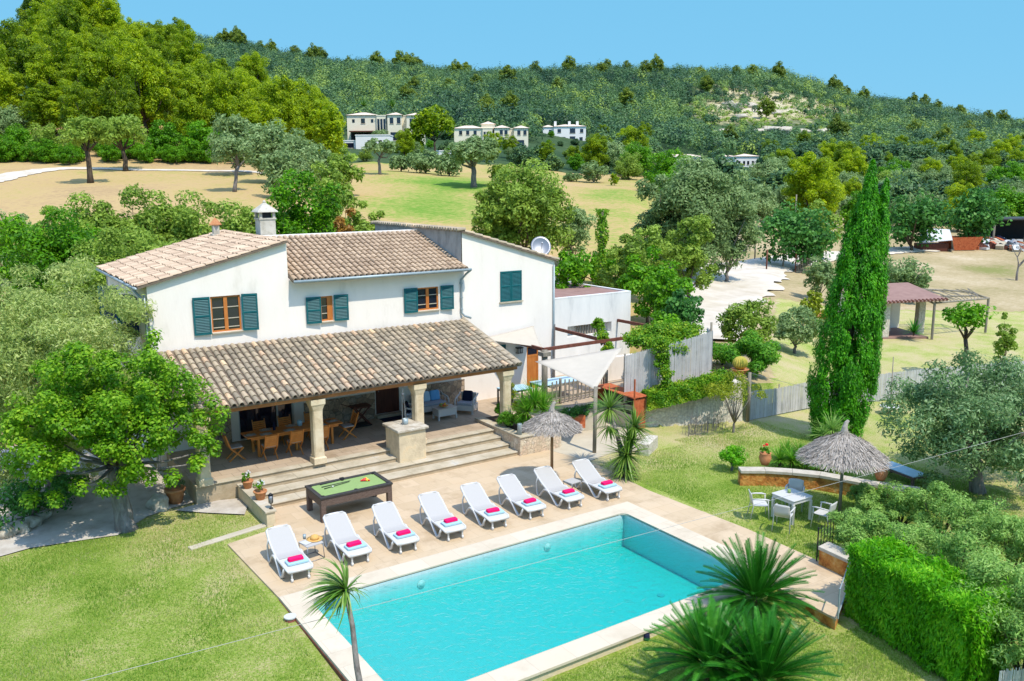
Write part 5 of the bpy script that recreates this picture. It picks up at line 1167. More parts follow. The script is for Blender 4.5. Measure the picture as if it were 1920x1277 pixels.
# ochre plinth bench by the deck corner
c4 = [atz(1534, 1024, .5), atz(1593, 1051, .5), atz(1607, 1038, .5), atz(1553, 1015, .5)]
sb = thing('stone_plinth', 'short ochre stone seat with a pale slab at the right corner of the pool deck', 'bench', (0,0,0))
d = (c4[1]-c4[0])*.9; c4[1] = c4[1]+d*.3; c4[2] = c4[2]+d*.3
mb = MB(); mb.prism([(p.x, p.y) for p in c4], .40, .5); mb.build('slab', M['bench'], sb, bevel=.015)
ce = (c4[0]+c4[1]+c4[2]+c4[3])/4; mb = MB(); mb.prism([((p.x-ce.x)*.94+ce.x, (p.y-ce.y)*.94+ce.y) for p in c4], -.2, .399); mb.build('base', M['ochre'], sb)
gate = thing('wire_gate', 'low black wire garden fence panel at the end of the stone plinth', 'fence', (0,0,0))
a = atz(1531, 1052, 0); b = atz(1560, 1030, 0); mb = MB()
for k in range(6): p = a.lerp(b, k/5); mb.tube([p, p+Vector((0,0,.95))], .012 if k else .02, 5)
for k in range(7): z = .12+k*.13; mb.tube([a+Vector((0,0,z)), b+Vector((0,0,z))], .005, 4)
mb.build('mesh', M['black'], gate)
g2 = thing('metal_gate_post', 'pale metal gate leaf beside the bright green hedge at the deck corner', 'gate', (0,0,0))
a = atz(1571, 1160, 0); b = atz(1592, 1100, 0); mb = MB()
for k in range(2): p = a.lerp(b, k*.9); mb.tube([p, p+Vector((0,0,.8 if k else .75))], .022, 6)
mb.tube([a+Vector((0,0,.72)), a.lerp(b,.9)+Vector((0,0,.78))], .015, 6); mb.tube([a+Vector((0,0,.1)), a.lerp(b,.9)+Vector((0,0,.1))], .015, 6); mb.build('frame', M['gutter'], g2)
# garden spotlight, table pole, rotating dish table
o = MB(); o.lathe([(.06,0),(.08,.05),(.07,.16),(0,.17)], 12); e = o.build('garden_spotlight', M['navy'], None, True); q = hit(1212, 1200); e.location = q; tag(e, 'small dark blue garden spotlight on the grass by the near pool wall', 'lamp')
q = hit(1668, 776); bt = thing('bird_table', 'round white tray on a thin pole standing on the lawn right of the cypress', 'table', q)
mb = MB(); mb.tube([(0,0,0),(.0,0,1.0),(.12,.1,2.5)], [.05,.03,.02], 7); mb.build('pole', M['greywood'], bt, True); mb = MB(); mb.lathe([(.42,.32),(.42,.36),(0,.37)], 24); mb.build('tray', M['white'], bt)
# cactus in a bowl
q = atz(1387, 701, 1.78); cp = thing('cactus_bowl', 'round yellow-green barrel cactus in a wide terracotta bowl on the retaining wall', 'plant pot', q)
mb = MB(); mb.lathe([(.2,0),(.36,.2),(.40,.22),(.38,.24),(.3,.2),(0,.2)], 22); mb.build('bowl', M['terra'], cp, True)
mb = MB(); n = 36; prof = [(.02,.2)]+[(.30*math.sin(a), .48-.29*math.cos(a)) for a in np.linspace(.35, 2.95, 12)]; vs = []; fs = []
for i, (r, z) in enumerate(prof):
    for j in range(n): a = 2*math.pi*j/n; rr = r*(1+.07*(1 if j % 2 else -1)); vs.append((rr*math.cos(a), rr*math.sin(a), z))
fs = [(i*n+j, i*n+(j+1)%n, (i+1)*n+(j+1)%n, (i+1)*n+j) for i in range(len(prof)-1) for j in range(n)]+[tuple((len(prof)-1)*n+j for j in range(n))]
mb.add(vs, fs); M['cactus'] = mat('cactus_skin', [G(.10,.16,.02), G(.38,.34,.05), G(.6,.42,.08)], 6, .8, .1); mb.build('cactus', M['cactus'], cp)
# cables overhead
def cable(label, pts, r=.008, sag=.3):
    P_ = []
    for a, b in zip(pts[:-1], pts[1:]):
        for k in range(16): u = k/16; p = a.lerp(b, u); P_.append(p-Vector((0,0,sag*4*u*(1-u))))
    P_.append(pts[-1]); mb = MB(); mb.tube(P_, r, 5); tag(mb.build('overhead_cable', M['sling'], None, True), label, 'cable')
def along(px, py, dist): d = ray(px, py); d = d/np.linalg.norm(d); p = d*dist; return Vector((p[0], p[1], H+p[2]))
cable('thin white overhead cable crossing above the lawn and the pool', [along(60, 1301, 13.5), along(1300, 976, 19), along(2000, 788, 24)], .0042, .02)
cable('thin cable running from the garden post past the cypress', [Vector((27.55,23.6,2.08)), along(2000, 790, 34)], .006, .35)
# ================================================================== NEAR PLANTS
TREE_N = [0]
def tree_at(px, d, toprow, wpx, kind, label, name=None, cat='tree', group=None, seed=None, dens=1.0, zshift=0, flat=None, trunk=.06, low=None, lean=(0,0), ls=None, hfrac=None):
    """one individually grown tree: column px, distance d, crown top at image row toprow, crown width in px"""
    TREE_N[0] += 1; seed = seed or 100+TREE_N[0]
    b = pd(px, d); zt = ztop(toprow, d); h = max(1.0, zt-b.z); R = wpx*d/F/2*.93
    cb = h*trunk; rz = (h-cb)/2; zc = cb+rz
    mt, l0, asp, nc, npc, clr = {'olive': ('olive', .085, .35, 60, 90, .30), 'olive_g': ('olive_g', .09, .4, 60, 95, .28), 'broad': ('broad', .10, .6, 55, 90, .30), 'carob': ('carob', .10, .65, 55, 90, .3),
         'pine': ('pine', .12, .45, 60, 90, .26), 'yellowish': ('yellowish', .05, .6, 36, 50, .3), 'fresh': ('fresh', .075, .75, 60, 90, .28), 'dryred': ('dryred', .08, .4, 40, 70, .3), 'feather': ('feather', .08, .2, 60, 110, .3), 'oak': ('oak', .11, .6, 50, 80, .3), 'ivy': ('ivy', .07, .7, 50, 80, .3)}[kind]
    l = ls or max(.06, d*.0023); asp = asp*.7+.2; low = (-.95 if trunk < .3 else -.6) if low is None else low
    need = 1.9*dens*4*math.pi*R*(R+rz)/2/(2*l*l*asp); nc = int(min(140, max(34, 60*(R/3)))); npc = need/nc
    return make_tree(name or 'tree', label, cat, (b.x, b.y, b.z), (R*.9, R*.9, rz*.95), zc, nc, int(npc), clr*R if R < rz*1.6 else clr*rz*1.3, l, asp, L[mt], seed, max(.05, R*(.055 if trunk < .38 else .085)), M['bark'] if kind in ('olive', 'fresh') else M['barkd'], lean, group, min(.8, max(.2, cb/zc)), low, rz=0)
# large bright tree on the left lawn
rng = np.random.default_rng(42)
ft_ = thing('fig_tree', 'bright green leafy tree with a thick grey trunk on the left lawn before the porch', 'tree', (3.60, 26.35, 0))
P, Nn, tone, cc = crown_points(rng, (2.85, 2.25, 2.1), 190, 270, .38, 3.4, -.75, .75, .6, .5)
ex = [(2.7,-.5,3.6),(2.8,-.4,2.7),(2.4,-.7,2.5),(2.3,-.4,3.1),(2.0,-.5,2.7),(2.2,-.2,3.8),(-2.2,.3,3.0),(-2.4,.2,2.6),(1.2,.2,5.2),(1.35,.2,5.6),(2.6,-.7,2.15),(-2.4,.6,2.1),(-2.6,.9,2.3),(2.2,-.6,1.9),(.4,-.2,1.65),(.3,-.5,1.9),(2.9,-.7,3.2),(-.5,-.9,1.6),(-1.1,-.8,1.75),(.7,-1.0,1.75),(1.3,-1,1.6),(-1.7,-.7,1.5),(-2.3,-.3,1.5),(.1,-1.1,1.95),(2.0,-1.1,1.9),(-.1,-.8,1.5)]
for e in ex:
    k = 200; s_ = sph(rng, k); P = np.r_[P, np.array(e)+s_*.3*rng.uniform(.5, 1, (k, 1))]; Nn = np.r_[Nn, s_*.6+np.array([0,0,.6])]; tone = np.r_[tone, np.full(k, .05)]; cc = np.r_[cc, [e]]
P[:, 0] = P[:, 0]*1.0
leafobj('crown', P, Nn, .052, .72, L['fresh'], rng, ft_, tone)
mb = MB(); mb.tube([(.12,-.1,-.2),(.05,-.05,.15),(0,0,.6),(-.1,.05,1.2),(-.08,.1,1.75),(.05,.1,2.1)], [.36,.27,.20,.17,.15,.13], 14); mb.tube([(.1,-.05,.0),(.17,-.05,.5),(.12,.0,1.1),(.1,.05,1.9)], [.22,.15,.10,.09], 10)
for i in range(0, 40): 
    c = Vector(cc[int(rng.integers(len(cc)))]); a = Vector((.0,.1,1.9)); mid = a.lerp(c, .5)+Vector((0,0,-.15)); mb.tube([a, mid, c], [.07,.04,.012], 5)
mb.build('trunk', M['bark'], ft_, True)
# big olive-green tree at the far left
q = pd(50, 27.2); make_tree('pepper_tree', 'huge olive-green tree with fine long leaves filling the left edge beside the house', 'tree', (q.x, q.y, 0), (3.7, 3.4, 3.7), 3.95, 270, 350, .55, .075, .28, L['almond'], 7, .28, low=-.9, upb=.25, inner=.6)
q = pd(-10, 24.2); make_tree('shrub', 'dark green shrub behind the edging stones at the far left', 'shrub', (q.x, q.y, 0), (1.1,1.0,.7), .6, 26, 90, .35, .07, .5, L['carob'], 9, .06)
q = pd(52, 26.0); make_tree('shrub', 'low dark plant in the shaded bed under the far left tree', 'shrub', (q.x, q.y, 0), (.75,.7,.45), .4, 20, 70, .25, .07, .5, L['carob'], 12, .05)
# cypress
rng = np.random.default_rng(5)
cy = thing('cypress_tree', 'tall dense green cypress with two tips towering over the right lawn', 'tree', (28.55, 20.1, -.05)); Pn = []; Nx = []; tn = []
def column(x0, y0, z0, h, R, lx, ly, n, npc, cs=(.20,.20,.50), pw=.75):
    for i in range(n):
        u = rng.random()**1.05; a = rng.uniform(0, 2*math.pi); prof = (min(1, .62+u*1.9) if u < .2 else 1)*(1-max(0, (u-.25)/.75)**1.55)*.98+.03
        r = R*prof*(rng.uniform(.78, 1.06) if rng.random() < .85 else rng.uniform(.3, .8)); z = z0+h*u
        c = np.array([x0+lx*u+r*math.cos(a), y0+ly*u+r*math.sin(a), z]); e = sph(rng, npc); s = np.array(cs)*rng.uniform(.7, 1.3)*(1 if u < .85 else .6)
        Pn.append(c+e*s*rng.uniform(.5, 1, (npc, 1))); o = np.array([math.cos(a), math.sin(a), .5]); Nx.append(e*.5+o*.7+rng.normal(size=e.shape)*.4); tn.append(np.full(npc, rng.uniform(-.14, .14)))
column(-.05, .03, .1, 10.4, 1.12, .85*.83, -.85*.55, 680, 130, (.17,.17,.46))
column(.40, -.27, .3, 9.55, .74, .86*.83, -.86*.55, 360, 130, (.16,.16,.46))
P, Nn, tone = np.concatenate(Pn), np.concatenate(Nx), np.concatenate(tn)
leafobj('crown', P, Nn, .058, .36, L['cypress'], rng, cy, tone, np.array([0, 0, 1.0]))
mb = MB(); mb.tube([(0,0,-.2),(.1,0,1),(.6,-.3,7)], [.25,.2,.05], 8); mb.build('trunk', M['barkd'], cy)
Pn, Nx, tn = [], [], []; column(0, 0, 0, 2.7, .22, 0, 0, 40, 50, (.1,.1,.25))
q = hit(1529, 812); c2 = thing('young_cypress', 'slim young dark cypress just left of the tall cypress', 'tree', q); leafobj('crown', np.concatenate(Pn), np.concatenate(Nx), .05, .35, L['cypress'], rng, c2, np.concatenate(tn)-.15, np.array([0,0,1.0]))
mb = MB(); mb.tube([(0,0,-.1),(0,0,1)], .03, 6); mb.build('trunk', M['barkd'], c2)
# big olive at the right
make_tree('olive_tree', 'large grey-green olive tree with a short dark trunk on the right lawn', 'olive tree', (27.3, 13.7, 0), (3.2, 2.8, 2.3), 2.3, 160, 340, .50, .07, .36, L['olive_d'], 31, .2, lean=(-.3,.2), fork=.55, low=-.75, inner=.5)
# hedges
def hedge(name, label, pts, w, h, dens, ls, asp, m, seed, cat='hedge', vert=0., rough=.12, clump=.0):
    rng = np.random.default_rng(seed); t = thing(name, label, cat, (0,0,0)); Ps, Ns, Ts = [], [], []
    for a, b in zip(pts[:-1], pts[1:]):
        A = np.array(a[:2], float); B = np.array(b[:2], float); l = np.linalg.norm(B-A); d = (B-A)/l; nr = np.array([-d[1], d[0]])
        n = int(dens*l*(w+2*h)); u = rng.random(n)*l
        face = rng.random(n); pt = w/(w+2*h); s = np.where(face < pt, rng.uniform(-1, 1, n), np.sign(face-pt-(1-pt)/2))
        hh = h*(1+.025*np.sin(u*2.1+seed)+.03*np.sin(u*5.3))+.10*np.abs(rng.normal(size=n))*(rng.random(n) < .25); base = a[2]*(1-u/l)+b[2]*u/l
        z = np.where(face < pt, hh, rng.uniform(.02, 1, n)*hh)
        de = np.abs(rng.normal(size=n))*rough+ .05*np.sin(u*7+z*6+s)*1
        off = s*w/2; off = np.where(face < pt, off, off-np.sign(s)*de); z = np.where(face < pt, z-de, z)
        xy = A+d*u[:, None]+nr*off[:, None]
        Ps.append(np.c_[xy, base+z]); nn = np.zeros((n, 3)); nn[:, 2] = np.where(face < pt, 1, .35); nn[:, :2] = nr*np.where(face < pt, 0, np.sign(s))[:, None]
        Ns.append(nn+rng.normal(size=(n, 3))*.55); Ts.append(.2*np.sin(u*5.1+z*4.3)*np.cos(z*3.7+off*3+u)+rng.normal(size=n)*.05)
    leafobj('foliage', np.concatenate(Ps), np.concatenate(Ns), ls, asp, m, rng, t, np.concatenate(Ts), np.array([0,0,1.0]) if vert else None)
    mb = MB()
    for a, b in zip(pts[:-1], pts[1:]):
        l = (Vector(b[:2])-Vector(a[:2])).length; k = max(2, int(l/.5))
        for i in range(k):
            p = Vector(a).lerp(Vector(b), (i+.5)/k); mb.tube([p-Vector((0,0,.1)), p+Vector((0,0,h*.85))], [.03,.015], 5)
    mb.build('stems', M['barkd'], t); return t
hz0 = -.35
t_ = hedge('clipped_hedge', 'bright green clipped conifer hedge at the lower right corner', [(17.78,11.35,hz0),(17.45,9.8,hz0),(17.12,8.15,hz0)], 1.35, 1.78, 4600, .068, .27, L['hedge'], 3, vert=1, rough=.22)
rng = np.random.default_rng(8)
P = []; Nn = []
for (x, y, s) in ((17.85, 11.5, 1), (17.1, 8.0, -1)):
    n = 2600; uu = rng.uniform(-.65, .65, n); z = rng.uniform(0, 1.75, n)+hz0; P.append(np.c_[x+uu, y+s*rng.uniform(-.15,.1,n), z]); Nn.append(np.array([0,s,.3])+rng.normal(size=(n,3))*.5)
leafobj('foliage', np.concatenate(P), np.concatenate(Nn), .055, .34, L['hedge'], rng, t_, None, np.array([0,0,1.0]))
reeds('reed_fence', 'piece of reed fence at the lower right edge beyond the bright hedge', [tuple(atz(1868,1330,-.3))[:2]+(-.5,.55),tuple(atz(2040,1318,-.3))[:2]+(-.5,.6)], seed=9)
def mound(name, label, blobs, ls, asp, m, seed, cat='shrub', n=7000, k=26, cr=.3, group=None):
    rng = np.random.default_rng(seed); t = thing(name, label, cat, (0,0,0), 0, group); Ps, Ns, Ts = [], [], []; mb = MB()
    for (x, y, z, rx, ry, rz) in blobs:
        P, Nn, tone, cc = crown_points(rng, (rx*.85, ry*.85, rz*.85), k, int(n/k), cr*rx, z, -.35, .8, .5, .7)
        P[:, 0] += x; P[:, 1] += y; Ps.append(P); Ns.append(Nn); Ts.append(tone)
        for c in cc[:14]: mb.tube([(x, y, z-rz), (x+c[0]*.9, y+c[1]*.9, c[2])], [.03,.01], 4)
    leafobj('foliage', np.concatenate(Ps), np.concatenate(Ns), ls, asp, m, rng, t, np.concatenate(Ts)); mb.build('stems', M['barkd'], t); return t
def bl(px, py, z, r, rz=None): p = atz(px, py, z); return (p.x, p.y, z*.75, r, r, rz or z*.9)
mound('shrub_hedge', 'billowing grey-green shrub hedge behind the bright clipped hedge, front row', [bl(1640,1000,.95,.85), bl(1590,985,.7,.6), bl(1715,1020,1.15,.95), bl(1795,1060,1.25,1.0), bl(1870,1110,1.3,1.05), bl(1930,1150,1.3,1.1), bl(1990,1190,1.2,1.1)], .05, .28, L['rosemary'], 12, 'hedge', 9500, 34, .28)
mound('shrub_hedge', 'loose grey-green shrub hedge beneath the olive tree, back row', [bl(1690,938,.8,.8), bl(1640,945,.6,.6), bl(1765,950,1.0,.85), bl(1835,975,1.1,.95), bl(1905,1005,1.15,1.0), bl(1975,1035,1.1,1.0), bl(1620,925,.5,.5)], .05, .28, L['rosemary'], 13, 'hedge', 8500, 34, .28)
# ivy hedge on the retaining wall and vines
hedge('ivy_hedge', 'dense ivy hanging over the retaining wall below the reed screen', [(23.45,25.5,.75),(24.6,24.95,1.0),(25.8,24.45,1.25),(26.8,24.1,1.5)], .95, .62, 2600, .045, .7, L['ivy'], 14, rough=.12)
vb = [aty(1243,655,25.4), aty(1250,680,25.3), aty(1255,705,25.2), aty(1258,728,25.1)]
mound('ivy', 'strand of ivy hanging down the tall reed screen', [(p.x, p.y+.2, p.z, .33+.06*(i==0), .2, .5) for i, p in enumerate(vb)], .042, .75, L['ivy'], 15, 'climber', 1500, 16, .5)
vb = [aty(1215,628,27.6), aty(1245,622,27.3), aty(1275,632,27.0), aty(1232,645,26.6), aty(1195,640,27.4), aty(1260,650,26.4), aty(1290,620,27.6)]
mound('climbing_vine', 'leafy vine spread over the right end of the rusty pergola', [(p.x, p.y, p.z, .8, .7, .32) for p in vb], .06, .6, L['ivy'], 16, 'climber', 2300, 24, .35)
vb = [aty(1122,612,29.6), aty(1128,632,29.2), aty(1140,655,28.8)]
mound('climbing_vine', 'hanging clump of yellow-green vine on the middle pergola beam', [(p.x, p.y, p.z, .32, .3, .38) for p in vb], .04, .6, L['ivy'], 17, 'climber', 2000, 20, .4)
# round bush, shrubs
make_tree('round_bush', 'small round dark green bush on the right lawn left of the curved bench', 'bush', (22.35, 19.75, -.05), (.44,.44,.46), .52, 34, 110, .15, .032, .6, L['hedge'], 50, .04, low=-.9)
make_tree('flowering_shrub', 'sparse yellow-green shrub with bare stems before the retaining wall', 'shrub', (25.9, 22.9, -.05), (1.35,1.0,.75), 1.75, 40, 60, .25, .045, .55, L['yellowish'], 51, .045, low=-.4, nl=14, fork=.25)
mb = MB(); rs = random.Random(4)
for k in range(60): x, y = 25.1+rs.uniform(-1.1,1.0), 23.7+rs.uniform(-.3,.3); mb.tube([(x,y,-.1),(x+rs.uniform(-.2,.2),y,rs.uniform(.5,1.1))], [.012,.004], 4)
tag(mb.build('dead_stems', M['bark']), 'thicket of bare grey stems at the foot of the retaining wall', 'shrub')
# rosettes
def rosette(mb_, c, n, length, width, rng, zmin=-.3, droop=.6, seg=4, wind=(0,0,0), ztop_=1.0):
    V_, F_, Rn = mb_
    for i in range(n):
        a = rng.uniform(0, 2*math.pi); el = math.asin(rng.uniform(zmin, ztop_)); l = length*rng.uniform(.75, 1.1)
        d = np.array([math.cos(a)*math.cos(el), math.sin(a)*math.cos(el), math.sin(el)])+np.array(wind)*rng.uniform(.4, 1.2); d /= np.linalg.norm(d)
        s = np.cross(d, [0,0,1.0]); s /= max(1e-3, np.linalg.norm(s)); p = np.array(c, float); base = sum(len(v) for v in V_)
        vs = []; dd = d.copy()
        for k in range(seg+1):
            u = k/seg; w = width*(math.sin(math.pi*min(1, .25+u*.75)))*(1-.2*u)+.002
            vs.append(p+s*w/2); vs.append(p-s*w/2); p = p+dd*l/seg; dd = dd+np.array([0,0,-droop/seg])+np.array(wind)*.12; dd /= np.linalg.norm(dd)
        V_.append(np.array(vs)); t = rng.uniform(.2, .8)
        for k in range(seg): F_.append((base+2*k, base+2*k+1, base+2*k+3, base+2*k+2)); Rn.append(t+.15*(k/seg)-.05)
def ros_obj(name, m, parent, calls, seed):
    rng = np.random.default_rng(seed); b = ([], [], [])
    for kw in calls: rosette(b, rng=rng, **kw)
    return npmesh(name, np.concatenate(b[0]), np.array(b[1]), m, np.array(b[2]), parent)
yu = thing('yucca', 'multi-headed yucca with grey trunks at the right edge of the pool deck', 'yucca', (0,0,0))
hd = [aty(1143,766,22.3), aty(1190,800,21.6), aty(1174,852,21.3), aty(1142,800,22.2), aty(1172,880,21.2), aty(1182,826,21.4)]
ros_obj('leaves', L['yucca'], yu, [dict(c=p, n=(140,130,190,60,70,110)[i], length=(.95,.9,1.02,.7,.8,.8)[i], width=.045, zmin=(-.75,-.5,-.85,-.9,-.6,-.5)[i], droop=(.5,.4,.35,.8,.6,.4)[i], ztop_=(1,1,1,.2,.3,1)[i]) for i, p in enumerate(hd)], 3)
bs = Vector((18.9, 21.4, 0)); mb = MB()
for p, r in ((hd[0], .08), (hd[1], .07), (hd[2], .12)): mb = MB(); mb.tube([bs-Vector((0,0,.1)), bs.lerp(p, .45)+Vector((.05,.05,.1)), p], [r*1.6, r, r*.8], 9); mb.build('trunk', M['bark'], yu, True)
# wind-blown palm in the foreground
def solve_base(): return Vector((4.75, 10.9, -.35))
pb = solve_base(); ph = aty(648, 1108, 11.6)
pw = thing('cordyline_palm', 'slender wind-blown palm with a thin grey trunk in front of the pool', 'palm', (0,0,0))
t1 = aty(661, 1175, 11.5); t2 = aty(669, 1250, 11.3); t3 = aty(682, 1320, 11.1)
mb = MB(); mb.tube([t3+Vector((.05,-.05,-1.2)), t3, t2, t1, ph], [.07,.055,.045,.04,.035], 10); mb.build('trunk', M['bark'], pw, True)
ros_obj('leaves', L['palm'], pw, [dict(c=ph, n=95, length=.72, width=.036, zmin=-.25, droop=1.2, seg=6, wind=(-.95,.6,-.1)), dict(c=ph, n=34, length=.5, width=.028, zmin=-.6, droop=1.5, seg=6, wind=(-.1,0,-.2)), dict(c=ph+Vector((0,0,.02)), n=24, length=.62, width=.032, zmin=.5, droop=.9, seg=6, wind=(-.4,.2,.1))], 6)
# cycads
def cycad(label, c, n, length, seed, zb=-.35):
    rng = np.random.default_rng(seed); t = thing('cycad', label, 'cycad', (0,0,0), 0, None); V_ = []; Fq = []; Rn = []; cnt = 0
    for i in range(n):
        u = (i+.5)/n; a = i*2.39996+rng.normal()*.1; el = math.radians(84-84*u**.9+rng.normal()*4); l = length*rng.uniform(.88, 1.08)*(1 if u > .12 else .85)
        d = np.array([math.cos(a)*math.cos(el), math.sin(a)*math.cos(el), math.sin(el)]); p = np.array(c, float)+np.array([math.cos(a)*.08, math.sin(a)*.08, 0]); dd = d.copy(); seg = 22; tone = rng.uniform(.25, .75)
        for k in range(seg):
            un = k/seg; q = p+dd*l/seg; s = np.cross(dd, [0,0,1.0]); s /= max(1e-3, np.linalg.norm(s)); up = np.cross(s, dd)
            if k > 2:
                ll = .115*math.sin(math.pi*min(1, .14+un*.82))**.6+.015
                for h_ in (0, .33, .66):
                    pp = p+(q-p)*h_
                    for sg in (-1, 1):
                        tip = pp+(s*sg*.72+dd*.62+up*.32)*ll; w = dd*.0095
                        V_.append([pp-w, pp+w, tip+w*.3, tip-w*.3]); Rn.append(tone+rng.normal()*.06)
            w = s*.008; V_.append([p-w, p+w, q+w, q-w]); Rn.append(.95)
            p = q; dd = dd+np.array([0,0,-(.35+.45*u)/seg]); dd /= np.linalg.norm(dd)
    V_ = np.array(V_).reshape(-1, 3); npmesh('fronds', V_, np.arange(len(V_)).reshape(-1, 4), L['cycad'], np.array(Rn), t)
    mb = MB(); mb.tube([(c[0],c[1],zb-.1),(c[0],c[1],c[2])], [.2,.16], 10); mb.build('trunk', M['barkd'], t); return t
q = atz(1418, 1122, .25); cycad('upper cycad with arching dark green fronds over the near right corner of the pool', q, 120, 1.5, 21)
q = atz(1332, 1248, .35); cycad('lower left cycad of the front clump at the bottom edge of the picture', q, 115, 1.4, 22)
q = atz(1432, 1275, .35); cycad('lower right cycad of the front clump at the bottom edge of the picture', q, 115, 1.4, 23)
# fan palms
def fanpalm(name, label, heads, m, seed, length=.55, n=90, cat='palm', width=.03):
    t = thing(name, label, cat, (0,0,0)); ros_obj('leaves', m, t, [dict(c=h[:3], n=n, length=length*(h[3] if len(h) > 3 else 1), width=width, zmin=-.1, droop=.35, seg=3) for h in heads], seed)
    for h in heads: mb = MB(); mb.tube([(h[0],h[1],h[2]-.22),(h[0],h[1],h[2])], .05, 7); mb.build('trunk', M['barkd'], t)
    return t
v = lambda px, py, z, s=1: tuple(atz(px, py, z))+(s,)
fanpalm('fan_palm', 'spiky green fan palm in the raised planter behind the left umbrella', [v(1003,755,1.75,1.15), v(988,772,1.45), v(1018,768,1.5,.95)], L['feather'], 4, .95, 200)
mound('planter_shrub', 'mixed green shrub with reddish tips in the raised planter by the porch column', [v(955,786,1.0)[:2]+(1.0,.42,.42,.38), v(942,768,1.2)[:2]+(1.15,.3,.35,.35), v(980,790,1.0)[:2]+(1.0,.4,.4,.35)], .04, .4, L['feather'], 18, 'shrub', 2600, 24, .35)
mound('yellow_plume', 'tall yellow-green plume plant behind the porch column', [v(958,740,1.7)[:2]+(1.7,.28,.28,.5), v(975,760,1.5)[:2]+(1.4,.3,.3,.4)], .04, .3, L['yellowish'], 19, 'plant', 1500, 20, .35)
mound('clipped_strip', 'low dark green hedge strip behind the outdoor sink', [tuple(atz(px,py,1.0))[:2]+(.8,.45,.3,.3) for px, py in ((1068,768),(1085,764),(1102,760),(1120,757))], .035, .6, L['carob'], 20, 'hedge', 1500, 18, .35)
fanpalm('fan_palm', 'low clump of spiky green fan palms behind the curved stone bench', [v(1462,862,.22), v(1485,864,.22), v(1510,866,.22), v(1535,870,.2), v(1475,850,.22), v(1500,852,.22), v(1560,872,.2), v(1525,857,.2)], L['feather'], 5, .62, 150)
fanpalm('fan_palm', 'grey-green fan palm standing at the foot of the tall cypress', [v(1560,806,1.0,1.2), v(1572,815,.8), v(1545,815,.8)], L['rosemary'], 6, .7, 90)
q = hit(1712, 638); fanpalm('small_cycad', 'small dark cycad on the lawn before the open shelter', [(q.x, q.y, q.z+.5)], L['cycad'], 7, .9, 60, 'cycad', .08)
